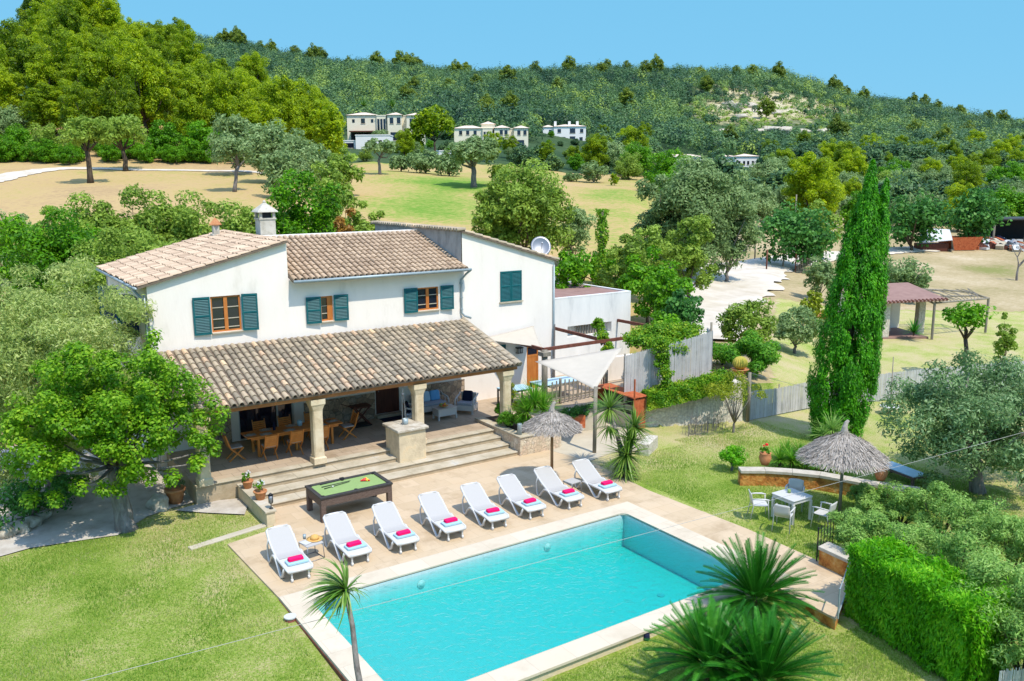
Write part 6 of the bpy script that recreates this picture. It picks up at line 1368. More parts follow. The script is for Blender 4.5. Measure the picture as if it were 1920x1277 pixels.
# ================================================================== MIDDLE DISTANCE TREES
T = [
 (100, 44, 392, 190, 'broad', 'bright green round tree beyond the far left tree', {}),
 (20, 56, 372, 110, 'olive', 'greyish olive tree top at the far left edge behind the bright tree', {}),
 (30, 46, 405, 150, 'broad', 'bright green tree cut by the left edge of the picture', {}),
 (165, 47, 365, 180, 'olive_g', 'light green bushy tree behind the left corner of the house', {}),
 (235, 48, 352, 175, 'olive_g', 'light green tree behind the left roof, left of its middle', {}),
 (305, 50, 340, 165, 'olive_g', 'tallest light green tree behind the left roof', {}),
 (372, 50, 352, 160, 'olive_g', 'light green tree behind the small terracotta chimney', {}),
 (432, 50, 366, 160, 'olive_g', 'light green tree directly left of the large white chimney', {}),
 (190, 41, 420, 180, 'olive_g', 'light green shrub tree against the left end of the tiled roof', {}),
 (130, 38, 455, 150, 'olive_g', 'light green shrub between the left tree and the house', {}),
 (265, 44, 405, 190, 'olive_g', 'light green shrub low behind the left roof', {}),
 (80, 50, 372, 140, 'olive_g', 'light green tree between the two vivid green trees at the left edge', {}),
 (465, 47, 392, 90, 'olive_g', 'light green bush just left of the white chimney, lower than its neighbours', {}),
 (570, 52, 312, 185, 'broad', 'vivid green round tree behind the large white chimney', {}),
 (520, 50, 340, 80, 'broad', 'smaller vivid green tree left of the round one by the chimney', {}),
 (640, 56, 325, 110, 'olive_g', 'grey-green tree right of the vivid green tree behind the house', {}),
 (690, 57, 365, 90, 'olive_g', 'grey-green bush left of the right roof ridge', {}),
 (655, 50, 388, 75, 'dryred', 'orange and green dry shrub behind the middle roof', {'cat': 'shrub'}),
 (985, 64, 312, 200, 'olive_g', 'very large round olive-green tree behind the right roof', {'dens': 1.8}),
 (925, 63, 345, 100, 'olive_g', 'left shoulder tree beside the very large olive-green tree', {}),
 (1075, 66, 375, 90, 'olive', 'greyish olive right beside the very large round tree', {}),
 (1075, 46, 452, 90, 'broad', 'green bush behind the satellite dish', {'cat': 'bush'}),
 (1175, 52, 432, 100, 'olive_g', 'pale green bush right of the ivy-covered pole', {'cat': 'bush'}),
 (1130, 60, 470, 110, 'broad', 'green bush directly behind the annexe roof', {'cat': 'bush'}),
 (1222, 50, 458, 120, 'broad', 'green bush behind the annexe at its right corner', {'cat': 'bush'}),
 (1258, 44, 500, 120, 'broad', 'green bush above the pergola vine', {'cat': 'bush'}),
 (1290, 42, 545, 100, 'carob', 'dark green bush behind the tall reed screen', {'cat': 'bush'}),
 (1250, 38.5, 560, 100, 'broad', 'bright bush close behind the pergola vine', {'cat': 'bush'}),
 (1300, 66, 296, 190, 'olive', 'huge olive tree beside the driveway bend', {'dens': 1.9}),
 (1235, 66, 325, 110, 'olive', 'olive tree left of the huge driveway olive', {'dens': 1.2}),
 (1372, 68, 320, 130, 'olive', 'olive tree right of the huge driveway olive', {'dens': 1.3}),
 (1300, 58, 395, 120, 'olive_g', 'lower pale olive before the huge driveway olive', {}),
 (1215, 56, 410, 90, 'olive_g', 'bright shrub tree left of the driveway olives', {}),
 (1500, 80, 388, 150, 'carob', 'round green tree with a leaning trunk behind the iron gate', {'lean': (1.2, -.6), 'name': 'carob_tree'}),
 (1548, 90, 380, 80, 'olive_g', 'small tree just left of the tall cypress beyond the drive', {}),
 (1722, 103, 362, 120, 'carob', 'green tree right of the cypress beside the white shelter', {'name': 'carob_tree'}),
 (1832, 108, 362, 112, 'carob', 'dark green round tree near the dark open shed', {'name': 'carob_tree'}),
 (1712, 66, 494, 105, 'olive', 'olive bush behind the open shelter roof', {'cat': 'bush', 'trunk': .1}),
 (1552, 64, 478, 70, 'olive', 'pale olive bush left of the tall cypress in the dry grass', {'cat': 'bush', 'trunk': .1}),
 (1418, 42, 566, 120, 'olive_g', 'pale feathery bush beside the driveway', {'cat': 'bush', 'trunk': .12}),
 (1510, 44, 582, 110, 'olive', 'olive bush left of the tall cypress, mid height', {'cat': 'bush', 'trunk': .2}),
 (1535, 50, 548, 60, 'yellowish', 'small bright green shrub at the end of the driveway', {'cat': 'shrub'}),
 (1425, 37.5, 632, 150, 'feather', 'vivid feathery green shrub behind the cactus bowl', {'cat': 'shrub', 'trunk': .1}),
 (1370, 39, 640, 80, 'feather', 'low vivid shrub right of the tall reed screen', {'cat': 'shrub', 'trunk': .1}),
 (1842, 41.5, 575, 110, 'broad', 'small spreading tree with bare twisted branches on the far lawn', {'trunk': .55, 'dens': .6, 'low': -.1}),
 (1915, 44, 590, 50, 'olive_g', 'slim pale shrub at the right edge by the pergola frame', {'cat': 'shrub'}),
 (1900, 128, 395, 40, 'olive_g', 'small tree at the right edge before the dark shed', {}),
 (172, 107, 218, 115, 'olive_g', 'small tree with a crooked brown trunk beside the left footpath', {'trunk': .5, 'name': 'olive_tree'}),
 (240, 122, 214, 100, 'olive_g', 'tree with a pale leaning trunk at the edge of the left wood', {'trunk': .4}),
 (440, 96, 248, 82, 'olive', 'olive tree with a thick twisted trunk standing on the dry grass', {'trunk': .45, 'lean': (.5,-.4), 'name': 'olive_tree', 'flat': 1}),
 (715, 127, 258, 68, 'olive', 'olive tree with a curved trunk at the left of the golf lawn', {'trunk': .5, 'name': 'olive_tree'}),
 (890, 117, 258, 125, 'olive', 'broad old olive with a massive pale trunk on the golf lawn', {'trunk': .42, 'name': 'olive_tree', 'dens': 1.4}),
 (445, 118, 205, 95, 'olive', 'silver olive behind the thick-trunked olive', {'name': 'olive_tree'}),
 (512, 108, 220, 110, 'olive', 'wide silver olive right of the thick-trunked olive', {'name': 'olive_tree', 'dens': 1.4}),
 (560, 104, 240, 90, 'olive', 'silver olive in the middle of the olive group', {'name': 'olive_tree'}),
 (600, 98, 268, 80, 'olive', 'lower silver olive at the right of the olive group', {'name': 'olive_tree'}),
 (645, 98, 275, 80, 'olive_g', 'pale green tree at the right end of the olive group', {}),
 (530, 92, 275, 90, 'olive', 'nearest silver olive of the olive group', {'name': 'olive_tree'}),
 (620, 78, 300, 100, 'olive_g', 'pale green tree behind the vivid green chimney tree', {}),
 (755, 140, 290, 60, 'olive', 'small olive on the far edge of the golf lawn', {'name': 'olive_tree'}),
 (800, 138, 282, 75, 'olive', 'grey olive left of the broad old olive', {'name': 'olive_tree'}),
 (845, 134, 288, 60, 'olive', 'grey olive just behind the broad old olive', {'name': 'olive_tree'}),
 (945, 120, 300, 60, 'olive_g', 'yellow-green tree right of the broad old olive', {}),
 (1115, 150, 305, 62, 'olive', 'round grey olive at the far right of the golf lawn', {'name': 'olive_tree'}),
 (1075, 150, 325, 45, 'olive', 'small grey olive at the far end of the golf lawn', {'name': 'olive_tree'}),
 (1154, 140, 325, 22, 'pine', 'small yellow-green bush at the edge of the golf lawn', {'cat': 'bush'}),
 (1005, 190, 232+30, 14, 'oak', 'dark pencil cypress before the villas', {'cat': 'tree', 'trunk': .05}),
 (818, 205, 200, 85, 'pine', 'tall bright pine between the two cream villas', {'name': 'pine_tree', 'trunk': .3}),
 (785, 205, 222, 50, 'pine', 'smaller pine left of the tall bright pine between the villas', {'name': 'pine_tree'}),
 (618, 140, 178, 80, 'pine', 'large yellow-green pine left of the first cream villa', {'name': 'pine_tree'}),
 (1120, 190, 262, 60, 'pine', 'conical yellow pine right of the white villa', {'name': 'pine_tree', 'trunk': .1}),
]
for i, (px, d, tr_, w, k, lab, o) in enumerate(T):
    o = dict(o); nm = o.pop('name', 'tree' if o.get('cat', 'tree') == 'tree' else 'bush')
    tree_at(px, d, tr_, w, k, lab, nm, **o)
# ivy covered pole
q = pd(1132, 54); z1 = ztop(393, 54); ip = thing('ivy_covered_pole', 'tall pole wrapped in green ivy behind the annexe', 'pole', q); rng = np.random.default_rng(3)
h = z1-q.z; n = 2600; a = rng.uniform(0, 6.28, n); z = rng.uniform(0, h, n); r = .28+.08*np.sin(z*3)+rng.normal(size=n)*.06+np.where(z > h-.5, .12, 0)
P = np.c_[r*np.cos(a), r*np.sin(a), z]; leafobj('foliage', P, np.c_[np.cos(a), np.sin(a), .4+0*a]+rng.normal(size=(n,3))*.4, .08, .7, L['ivy'], rng, ip)
mb = MB(); mb.tube([(0,0,-.2),(0,0,h-.1)], .1, 7); mb.build('pole', M['greywood'], ip)
# bare tree
def bare(label, q, h, seed, n=26):
    rs = random.Random(seed); mb = MB(); t = thing('bare_tree', label, 'tree', q)
    def br(p, d, l, r, dep):
        e = p+d*l; mb.tube([p, p.lerp(e, .5)+Vector((rs.uniform(-.1,.1)*l, rs.uniform(-.1,.1)*l, 0)), e], [r, r*.8, r*.6], 5)
        if dep: 
            for k in range(3): br(e, (d+Vector((rs.uniform(-1,1), rs.uniform(-1,1), rs.uniform(-.2,.6)))*.8).normalized(), l*.68, r*.6, dep-1)
    br(Vector((0,0,-.1)), Vector((.05,0,1)), h*.38, h*.035, 4); mb.build('branches', M['bark'], t); return t
bare('leafless grey tree at the right edge of the bare field', hit(1906, 526), 3.6, 3)
# ================================================================== SHELTER, PERGOLA, GATE, JUNK ON THE RIGHT
sh0 = hit(1652, 634); D0 = (sh0.x*FH[0]+sh0.y*FH[1]); sf = D0/F
shl = thing('open_shelter', 'open garden shelter with a dull red roof and pale stone pillars beyond the lawn', 'shelter', (sh0.x, sh0.y, sh0.z), -YAW+.12)
mb = MB(); mb.box(-1.2,2.9,-.3,3.4,-.3,.06); mb.build('floor', M['redroof'], shl)
for (x, y) in ((.15,0),(3.0,.9)): mb = MB(); mb.box(x-.22,x+.22,y-.22,y+.22,.06,2.25); mb.build('pillar', M['retain'], shl, bevel=.03)
mb = MB(); mb.box(-1.2,3.0,3.1,3.3,.06,2.4); mb.box(-1.3,-1.1,0,3.1,.06,2.4); mb.box(1.5,1.7,1.9,3.1,.06,1.9); mb.build('wall', M['wall'], shl)
mb = MB(); mb.add([(-1.5,-.7,2.18),(3.7,-.7,2.32),(3.7,3.6,2.85),(-1.5,3.6,2.75),(-1.5,-.7,2.26),(3.7,-.7,2.40),(3.7,3.6,2.93),(-1.5,3.6,2.83)], [(3,2,1,0),(4,5,6,7),(0,1,5,4),(1,2,6,5),(2,3,7,6),(3,0,4,7)]); mb.build('roof', M['redroof'], shl)
mb = MB()
for k in range(22): x = -1.45+k*.243; mb.tube([(x,-.74,2.26+.14*k/22),(x,-.5,2.30+.14*k/22)], .06, 6)
mb.build('tile_edge', M['rustdark'], shl)
mb = MB(); mb.box(.6,1.3,2.2,2.9,.06,.95); mb.box(-.6,-.1,.8,1.4,.06,.8); o = mb.build('worktop', M['whitemetal'], shl); mb = MB(); mb.box(-1.0,-.4,1.5,2.1,.06,.9); mb.build('stored_goods', M['navy'], shl)
pq = thing('pole_pergola', 'rough wooden pole pergola beside the open shelter', 'pergola', (sh0.x, sh0.y, sh0.z), -YAW+.12)
mb = MB()
for (a, b) in (((2.9,-.5,2.15),(7.8,1.3,2.1)), ((2.9,-.5,2.15),(2.7,1.9,2.6)), ((3.3,3.0,2.6),(7.6,3.3,2.3)), ((7.8,1.3,2.1),(7.6,3.4,2.3)), ((2.6,1.0,2.35),(7.7,2.2,2.15))): mb.tube([a, b], .06, 6)
rs = random.Random(2)
for k in range(16): x = 2.9+k*.3; mb.tube([(x,-.5+.36*(x-2.9),2.2),(x+rs.uniform(-.4,.4),1.5+rs.uniform(-.3,.3),2.4),(x+rs.uniform(-.5,.5),3.1,2.5)], .025, 4)
mb.build('beams', M['greywood'], pq)
for (x, y) in ((3.0,-.5),(7.8,1.3)): mb = MB(); mb.tube([(x,y,-.1),(x,y,2.15)], .08, 7); mb.build('post', M['greywood'], pq)
# iron gate
ga, gb = hit(1491, 511), hit(1531, 516); gt_ = thing('iron_gate', 'open rusty iron bar gate standing in the dry grass beside the driveway', 'gate', ga); v_ = gb-ga; mb = MB()
for k in range(14): p = v_*(k/13); mb.tube([p, p+Vector((0,0,1.45))], .04, 4)
for z in (.15, .8, 1.4): mb.tube([Vector((0,0,z)), v_+Vector((0,0,z))], .025, 4)
mb.build('bars', M['greywood'], gt_)
for p in (Vector((0,0,0)), v_): mb = MB(); mb.tube([p-Vector((0,0,.1)), p+Vector((0,0,1.9))], .05, 6); mb.build('post', M['rustdark'], gt_)
for k, (px, py, h, lab) in enumerate([(1437,508,1.9,'rusty gate post at the driveway, opposite the open gate'), (1468,503,1.5,'thin wooden post under the leaning tree'),(1415,488,2.0,'wooden post at the left side of the driveway'),(1497,392,9,'pale lamp pole among the trees above the driveway')]):
    q = hit(px, py) if k < 3 else pd(1497, 92); mb = MB(); mb.tube([(0,0,-.1),(0,0,h if k < 3 else ztop(368, 92)-q.z)], .07, 6); e = mb.build('post', M['rustdark'] if k == 0 else M['greywood'], None, True); e.location = q; tag(e, lab, 'post')
# stones by the drive
rs = random.Random(9)
for k, (px, py) in enumerate([(1262,520),(1275,516),(1290,520),(1302,508),(1322,512),(1330,508),(1345,506),(1362,500),(1376,500),(1270,527)]):
    q = hit(px, py); s = rs.uniform(.35, .6); rock('pale rock piled at the left verge of the driveway', (q.x, q.y, q.z+.1), (s*1.3, s, s*.8), 50+k, 'rock', 'rocks along the driveway verge')
# junk yard: tent-like shelter, container, shed
q = hit(1752, 470); e = thing('white_shelter', 'small shelter under a tilted white sheet in the scrap yard', 'shelter', q, -YAW)
mb = MB(); mb.add([(-2.2,-1,1.0),(1.6,-1,1.3),(2.4,1.5,2.4),(-1.2,1.5,2.6),(-2.2,-1,1.06),(1.6,-1,1.36),(2.4,1.5,2.46),(-1.2,1.5,2.66),(1.8,-1.2,.1),(2.6,1.4,.1)], [(3,2,1,0),(4,5,6,7),(0,1,5,4),(1,2,6,5),(2,3,7,6),(3,0,4,7),(1,8,9,2)]); mb.build('sheet', M['whitemetal'], e); mb = MB(); mb.box(-2.0,1.4,-.6,1.2,-.1,.9); mb.build('contents', M['darkwood'], e)
q = hit(1797, 468); e = thing('orange_skip', 'rust-orange metal skip beside the white sheet shelter', 'skip', q, -YAW+.2)
mb = MB(); mb.add([(-1.6,-1,0),(1.6,-1,0),(1.6,1,0),(-1.6,1,0),(-2.3,-1.3,1.6),(2.3,-1.3,1.6),(2.3,1.3,1.6),(-2.3,1.3,1.6),(-2.1,-1.1,1.55),(2.1,-1.1,1.55),(2.1,1.1,1.55),(-2.1,1.1,1.55),(-1.5,-.9,.3),(1.5,-.9,.3),(1.5,.9,.3),(-1.5,.9,.3)],
  [(3,2,1,0),(0,1,5,4),(1,2,6,5),(2,3,7,6),(3,0,4,7),(4,5,9,8),(5,6,10,9),(6,7,11,10),(7,4,8,11),(8,9,13,12),(9,10,14,13),(10,11,15,14),(11,8,12,15),(12,13,14,15)]); mb.build('body', M['rust'], e)
q = hit(1905, 452); e = thing('open_shed', 'dark open-sided shed with a flat roof at the right edge beyond the field', 'shed', q, -YAW)
mb = MB(); mb.box(-4.5,6,-2,4,2.9,3.1); mb.build('roof', M['blacktrim'], e)
for x in (-4.2, 0, 5): mb = MB(); mb.box(x,x+.2,-1.9,-1.7,-.2,2.9); mb.build('post', M['greywood'], e)
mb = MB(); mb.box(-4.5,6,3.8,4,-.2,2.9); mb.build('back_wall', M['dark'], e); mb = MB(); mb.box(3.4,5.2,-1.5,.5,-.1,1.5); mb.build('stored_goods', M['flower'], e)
rs = random.Random(12); cn = ['whitemetal','navy','greymetal','rustdark','whitemetal','blacktrim','concrete','rust','beigewall']
mb = {}
for k in range(90):
    u = rs.random(); px = 1808+u*105; py = 458+rs.uniform(-9,9)+(px-1808)*.05; q = hit(px, py); s = rs.uniform(.25,.8); c = rs.choice(cn)
    m_ = mb.setdefault(c, MB()); a = rs.uniform(0,3); m_.bar(q+Vector((-math.cos(a)*s,-math.sin(a)*s,rs.uniform(0,.3))), q+Vector((math.cos(a)*s,math.sin(a)*s,rs.uniform(.1,.7))), rs.uniform(.3,.9), rs.uniform(.2,.7))
for c, m_ in mb.items(): tag(m_.build('scrap_heap', M[c]), 'loose scrap and rubble heaped before the dark shed', 'scrap', 'scrap heaps in the yard', 'stuff')
# log stack stuff near the drive pot
q = pd(1556, 53.5); o = MB(); o.lathe([(.35,0),(.55,.5),(.45,.95),(.3,1.0),(0,.95)], 16); e = o.build('large_urn', M['terra'], None, True); e.location = q; tag(e, 'large terracotta urn beside the driveway left of the cypress', 'urn')
# ================================================================== VILLAS
def villa(name, label, px, d, w_m, rows, blocks, wallm, seed=0, rz=-YAW):
    """blocks: (x0,x1,y0,y1,ztopfrac,windows[(x,z,w,h)],roof)"""
    p = pd(px, d); zb = ztop(rows[1], d); hgt = ztop(rows[0], d)-zb
    t = thing(name, label, 'villa', (p.x, p.y, zb), rz)
    for (x0, x1, y0, y1, hf, wn, rf) in blocks:
        h_ = hgt*hf; mb = MB(); mb.box(x0, x1, y0, y1, -2.2, h_); mb.build('wall', M[wallm], t)
        if rf == 'hip':
            o = .35; mb = MB(); cxm, cym = (x0+x1)/2, (y0+y1)/2; lx = max(.1, (x1-x0)/2-(y1-y0)/2)
            mb.add([(x0-o,y0-o,h_+.002),(x1+o,y0-o,h_+.002),(x1+o,y1+o,h_+.002),(x0-o,y1+o,h_+.002),(cxm-lx,cym,h_+.95),(cxm+lx,cym,h_+.95)], [(3,2,1,0),(0,1,5,4),(1,2,5),(2,3,4,5),(3,0,4)]); mb.build('roof', M['villaroof'], t)
        elif rf == 'flat': mb = MB(); mb.box(x0-.1,x1+.1,y0-.1,y1+.1,h_+.002,h_+.25); mb.build('roof', M[wallm], t)
        for (x, z, w, hh) in wn:
            mb = MB(); mb.box(x0+x, x0+x+w, y0-.06, y0-.01, z, z+hh); mb.build('window', M['glass'], t)
            if hh > 1: mb = MB(); mb.box(x0+x-.12, x0+x+w+.12, y0-.12, y0-.061, z-.15, z-.02); mb.build('sill', M['concrete'], t)
    return t
v1 = villa('villa', 'leftmost cream two-storey villa on the slope behind the pines', 657, 250, 21, (214, 266), [
  (0, 8.5, 0, 7, 1.0, [(1.5,5.6,.7,.9),(4,5.4,1.1,1.3),(6.8,5.6,.7,.9)], 'hip'), (8.5, 11.2, -.6, 6, .96, [(.2,.5,.6,6),(1.05,.5,.6,6),(1.9,.5,.6,6)], 'flat'),
  (11.6, 15.6, -1.2, 7, .99, [(.7,5.2,1,1.6),(2.7,5.2,1,1.6),(.8,.6,2.6,2.2)], 'hip'), (17.0, 21.4, -1.2, 7, .97, [(.9,5.0,1,1.5),(2.8,5.0,1,1.5),(1,.4,2.4,1.8)], 'hip'), (15.6, 17, .5, 6, .95, [], 'flat')], 'cream')
mb = MB(); mb.box(1,8,-3.2,0,2.9,3.15); mb.build('terrace_roof', M['rustdark'], v1)
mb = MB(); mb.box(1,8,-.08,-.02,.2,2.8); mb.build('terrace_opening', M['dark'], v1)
v2 = villa('villa', 'middle cream two-storey villa right of the tall bright pine', 855, 262, 22, (240, 276), [
  (0, 8.5, 0, 6, 1.0, [(1.5,3.7,.9,1.2),(3.6,3.7,.9,1.2),(5.8,3.7,.9,1.2)], 'hip'), (8.5, 11.5, -.6, 5, .97, [(.3,.5,.6,4),(1.15,.5,.6,4),(2,.5,.6,4)], 'flat'),
  (12, 16.4, -1.2, 6, 1.0, [(1.6,3.6,.9,1.3),(3,3.6,.9,1.3),(1,.4,2.4,1.7)], 'hip'), (17.8, 22, -1.2, 6, .98, [(1,3.5,.9,1.3),(2.8,3.5,.9,1.3),(1,.3,2,1.7)], 'hip'), (16.4,17.8,.5,5,.95,[],'flat'), (8, 12, 4, 9, 1.25, [], 'hip')], 'cream')
v3 = villa('villa', 'white two-storey villa with three chimneys right of the cream villas', 1020, 330, 16, (238, 268), [
  (0, 4, 0, 7, .98, [(2.2,3.5,1,1.2)], 'hip'), (4, 16, -1, 7, 1.0, [(1.4,3.6,1.3,1.3),(6,3.4,2,1.7),(9.8,3.6,1.2,1.3),(1,.2,3.4,1.8),(6,.2,2,2),(9.6,.4,1.2,1.5)], 'hip')], 'beigewall')
for x in (4.2, 9.5, 12.5): mb = MB(); hh = ztop(238, 330)-ztop(268, 330); mb.box(x, x+.9, 1, 2, hh, hh+2); mb.build('chimney', M['beigewall'], v3)
villa('villa', 'flat-roofed white modern house below the leftmost cream villa', 648, 222, 14, (253, 292), [(0,3.2,0,5,.75,[(.3,2.2,2.4,1.2)],'flat'),(3.4,12,-1,5,1.0,[(3,3.0,.8,1.0),(5.8,3.0,.8,1.0)],'flat')], 'beigewall')
villa('villa', 'low white house roof above the trees, left of the pair', 1242, 300, 14, (296, 306), [(0,14,0,7,1.0,[],'hip')], 'beigewall')
villa('villa', 'low white house with dark windows above the trees, right of the pair', 1340, 300, 15, (296, 316), [(0,7,0,7,1.0,[],'hip'),(7,15,-1,7,1.0,[(1,.8,.7,1.2),(2.6,.8,.7,1.2),(4,.8,.7,1.2),(5.6,.8,.7,1.2)],'hip')], 'beigewall')
villa('villa', 'sliver of a pale beige house among the trees on the lower right hillside', 1522, 330, 5, (275, 290), [(0,3,0,4,1.0,[],'flat')], 'cream')
villa('shed', 'pale grey shed below the middle cream villa', 822, 205, 5, (283, 300), [(0,3.4,0,4,1.0,[],'flat')], 'beigewall')
# ================================================================== WOODS
prot = {}
def proto(key, name, m, R, zc, nc, npc, cr, ls, asp, tr, n=3, fork=.5, low=-.5, upb=.4):
    prot[key] = [make_tree(name, 'x', 'tree', (0,0,-500), R, zc, nc, npc, cr, ls, asp, L[m], 900+len(prot)*10+i, tr, M['barkd'], nl=5, fork=fork, low=low, upb=upb) for i in range(n)]
proto('pine', 'pine_tree', 'pine', (2.9,2.9,4.1), 4.7, 95, 240, .72, .135, .5, .22, 4, .4, -.95, .55)
proto('olive', 'olive_tree', 'olive', (2.6,2.6,2.2), 2.4, 60, 170, .78, .14, .5, .25, 2, .4, -.9)
proto('broad', 'leafy_tree', 'broad', (2.5,2.5,2.3), 2.3, 60, 160, .78, .14, .6, .2, 2, .4, -.9)
proto('lo', 'leafy_tree', 'olive_g', (2.5,2.5,2.3), 2.3, 60, 160, .78, .14, .5, .2, 2, .4, -.9)
proto('fpine', 'pine_tree', 'pine_far', (3.0,3.0,4.0), 4.2, 60, 90, .95, .28, .6, .22, 2, .4, -.95, .5)
proto('soak', 'oak_tree', 'oak', (3.4,3.4,2.8), 2.6, 60, 120, 1.1, .25, .7, .22, 2, .4, -.95, .5)
used_ = set(); rs = random.Random(77)
def put(key, p, s, label, group, sz=1.0):
    pr = rs.choice(prot[key]); 
    if pr.name not in used_: used_.add(pr.name); o = pr
    else: o = copytree(pr)
    o.location = p; o.scale = (s, s, s*sz); o.rotation_euler = (0, 0, rs.uniform(0, 6.28)); o['label'] = label; o['group'] = group; return o
# pines covering the left hill
n = 0; pts_ = []
lim = lambda px: np.interp(px, [-300, 0, 200, 440, 580, 630, 640], [235, 240, 240, 232, 200, 170, 0])
d = 133
while d < 242:
    px = -120+rs.uniform(0, 30)
    while px < 670:
        if d < lim(px) and not (540 < px < 670 and d < 150):
            j = pd(px+rs.uniform(-8, 8), d+rs.uniform(-3, 3)); r = rs.random(); edge = d < 140
            if edge and r < .5: put('lo' if r < .3 else 'broad', j, rs.uniform(.9, 1.25), 'leafy tree at the foot of the wooded left hill', 'leafy trees at the edge of the left wood')
            elif r < .16: put(rs.choice(['lo','olive','soak','broad']), j, rs.uniform(1.1, 1.5), 'leafy tree among the pines of the left hill', 'leafy trees among the left hill pines')
            else: put('pine', j, rs.uniform(.95, 1.4), 'bright yellow-green pine on the wooded left hill', 'pines covering the left hill', rs.choice([.85, 1.0, 1.1, 1.35]))
            n += 1
        px += F/d*rs.uniform(5.0, 6.6)
    d += rs.uniform(6.4, 8)
print('left hill trees', n)
# low bushes along the wood's edge
for k in range(26):
    px = -40+k*17+rs.uniform(-5, 5); p = pd(px, 128+rs.uniform(-1.5, 2)+(4 if px > 150 else 0)); 
    if 150 < px < 190: continue
    put('broad', p, rs.uniform(.45, .75), 'low vivid green bush along the foot of the left wood', 'low bushes along the left wood')
# valley: mixed trees right and centre
n = 0; d = 112
while d < 330:
    px = 690+rs.uniform(0, 30) if d > 160 else 1180
    while px < 2150:
        ok = True
        if px < 1160 and d < 168: ok = False
        if px < 1220 and d < 152: ok = False
        if 1560 < px and d < 130: ok = False
        if 640 < px < 1110 and 205 < d < 275: ok = rs.random() < .25
        if 845 < px < 1112 and 212 < d < 340: ok = False
        if 1225 < px < 1440 and 225 < d < 318: ok = False
        if (640 < px < 735 and 190 < d < 240) or (810 < px < 870 and 170 < d < 240): ok = False
        if ok:
            j = pd(px, d+rs.uniform(-4, 4)); r = rs.random(); s = rs.uniform(.85, 1.5)
            w = [(.34, 'olive'), (.5, 'lo'), (.64, 'broad'), (.84, 'pine'), (1.1, 'soak')] if d < 220 else [(.12, 'olive'), (.22, 'lo'), (.3, 'broad'), (.62, 'pine'), (1.1, 'soak')]
            k = next(b for a, b in w if r < a)
            if 640 < px < 1110: s *= .6
            if 1225 < px < 1440 and d > 140: s *= .5
            lab = {'olive': 'grey-green olive in the wooded valley', 'lo': 'light green leafy tree in the wooded valley', 'broad': 'vivid green leafy tree in the wooded valley', 'pine': 'yellow-green pine in the wooded valley', 'soak': 'dark green oak in the wooded valley'}[k]
            put(k, j, s*(1.0 if k != 'pine' else .8), lab, lab.replace(' in the', 's in the')); n += 1
        px += F/d*rs.uniform(6, 9.5)
    d += rs.uniform(9, 14)
print('valley trees', n)
for k in range(70):
    px = rs.uniform(660, 1115); d = rs.uniform(212, 330); p = pd(px, d)
    if 650 < px < 850 and d > 232: continue
    if 845 < px < 1000 and 252 < d < 290: continue
    put(rs.choice(['broad','olive','soak','lo']), p, rs.uniform(.3, .5), 'low garden shrub on the slope round the cream villas', 'low shrubs round the villas')
# pale pines standing out on the far hill
for k in range(70):
    px = rs.uniform(430, 1950); d = rs.uniform(335, 600)
    if px < 650: d = rs.uniform(520, 600)
    if rs.random() < .45: d = rs.uniform(560, 612)
    put('fpine', pd(px, d), rs.uniform(.9, 1.6), 'pine standing above the dark oak wood of the far hill', 'pines on the far hill', rs.uniform(.9, 1.2))
# palms by the villas
for (px, d, lab) in ((688, 268, 'feathery palm behind the roof of the leftmost villa, left one'), (742, 262, 'feathery palm behind the roof of the leftmost villa, right one')):
    p = pd(px, d); zt = ztop(190 if px < 700 else 192, d); fanpalm('palm_tree', lab, [(p.x, p.y, zt-1.2, 1)], L['palm'], px, 3.2, 60, 'palm', .35)
# the far oak wood: a mass nobody could count
rng = np.random.default_rng(99); bars = []
rows_ = []; d = 262
while d < 640:
    sp = 5.1+d/440; s = np.arange(-1, 1, .001)
    pxs = np.arange(380 if d > 330 else 640, 2250, F/d*sp); pxs = pxs+rng.uniform(-.4, .4, len(pxs))*F/d*sp; rows_.append(np.c_[pxs, d+rng.uniform(-.45, .45, len(pxs))*sp]); d += sp
A_ = np.concatenate(rows_); px_, d_ = A_[:, 0], A_[:, 1]
rk = np.exp(-(((px_-1440)/110)**2+((d_-440)/60)**2))
ok = rng.random(len(px_)) > rk*1.05
ok &= ~((px_ > 630) & (px_ < 1115) & (d_ < 285)); ok &= ~((px_ > 1005) & (px_ < 1115) & (d_ < 345)); ok &= ~((px_ > 1225) & (px_ < 1440) & (d_ < 318)); ok &= ~((px_ > 1510) & (px_ < 1540) & (d_ < 340))
px_, d_ = px_[ok], d_[ok]; s_ = (px_-960)/F*math.cos(PITCH)*d_
X = FH[0]*d_+RH[0]*s_; Y = FH[1]*d_+RH[1]*s_; Z = height(X, Y); k = len(X); print('oaks', k)
R = rng.uniform(2.9, 4.6, k)*np.where(rng.random(k) < .12, 1.25, 1)*np.where(np.exp(-(((px_-1440)/190)**2+((d_-440)/100)**2)) > .4, .6, 1); Hc = R*rng.uniform(.95, 1.5, k); m_ = 130
e = sph(rng, k*m_); e[:, 2] = np.abs(e[:, 2])*1.0-.25*(rng.random(k*m_) < .3); idx = np.repeat(np.arange(k), m_)
lump = 1+.22*np.sin(e[:, 0]*5+idx)*np.cos(e[:, 1]*4+idx*.7)
P = np.c_[X[idx], Y[idx], Z[idx]+R[idx]*.55]+e*np.c_[R[idx], R[idx], Hc[idx]]*(lump*rng.uniform(.8, 1.02, k*m_))[:, None]
tone = rng.normal(size=k)*.16; patch = .25*np.sin(X*.02+1)*np.cos(Y*.023)
o = leafobj('oak_wood', P, e+np.array([0,0,.15])+rng.normal(size=e.shape)*.16, .40, .85, L['oak'], rng, None, rr=(.38, .62), tone=(tone*1.25+patch*.7-.05+np.where(rng.random(k) < .08, .5, 0))[idx])
tag(o, 'dark green oak wood covering the far hill', 'wood', None, 'stuff')
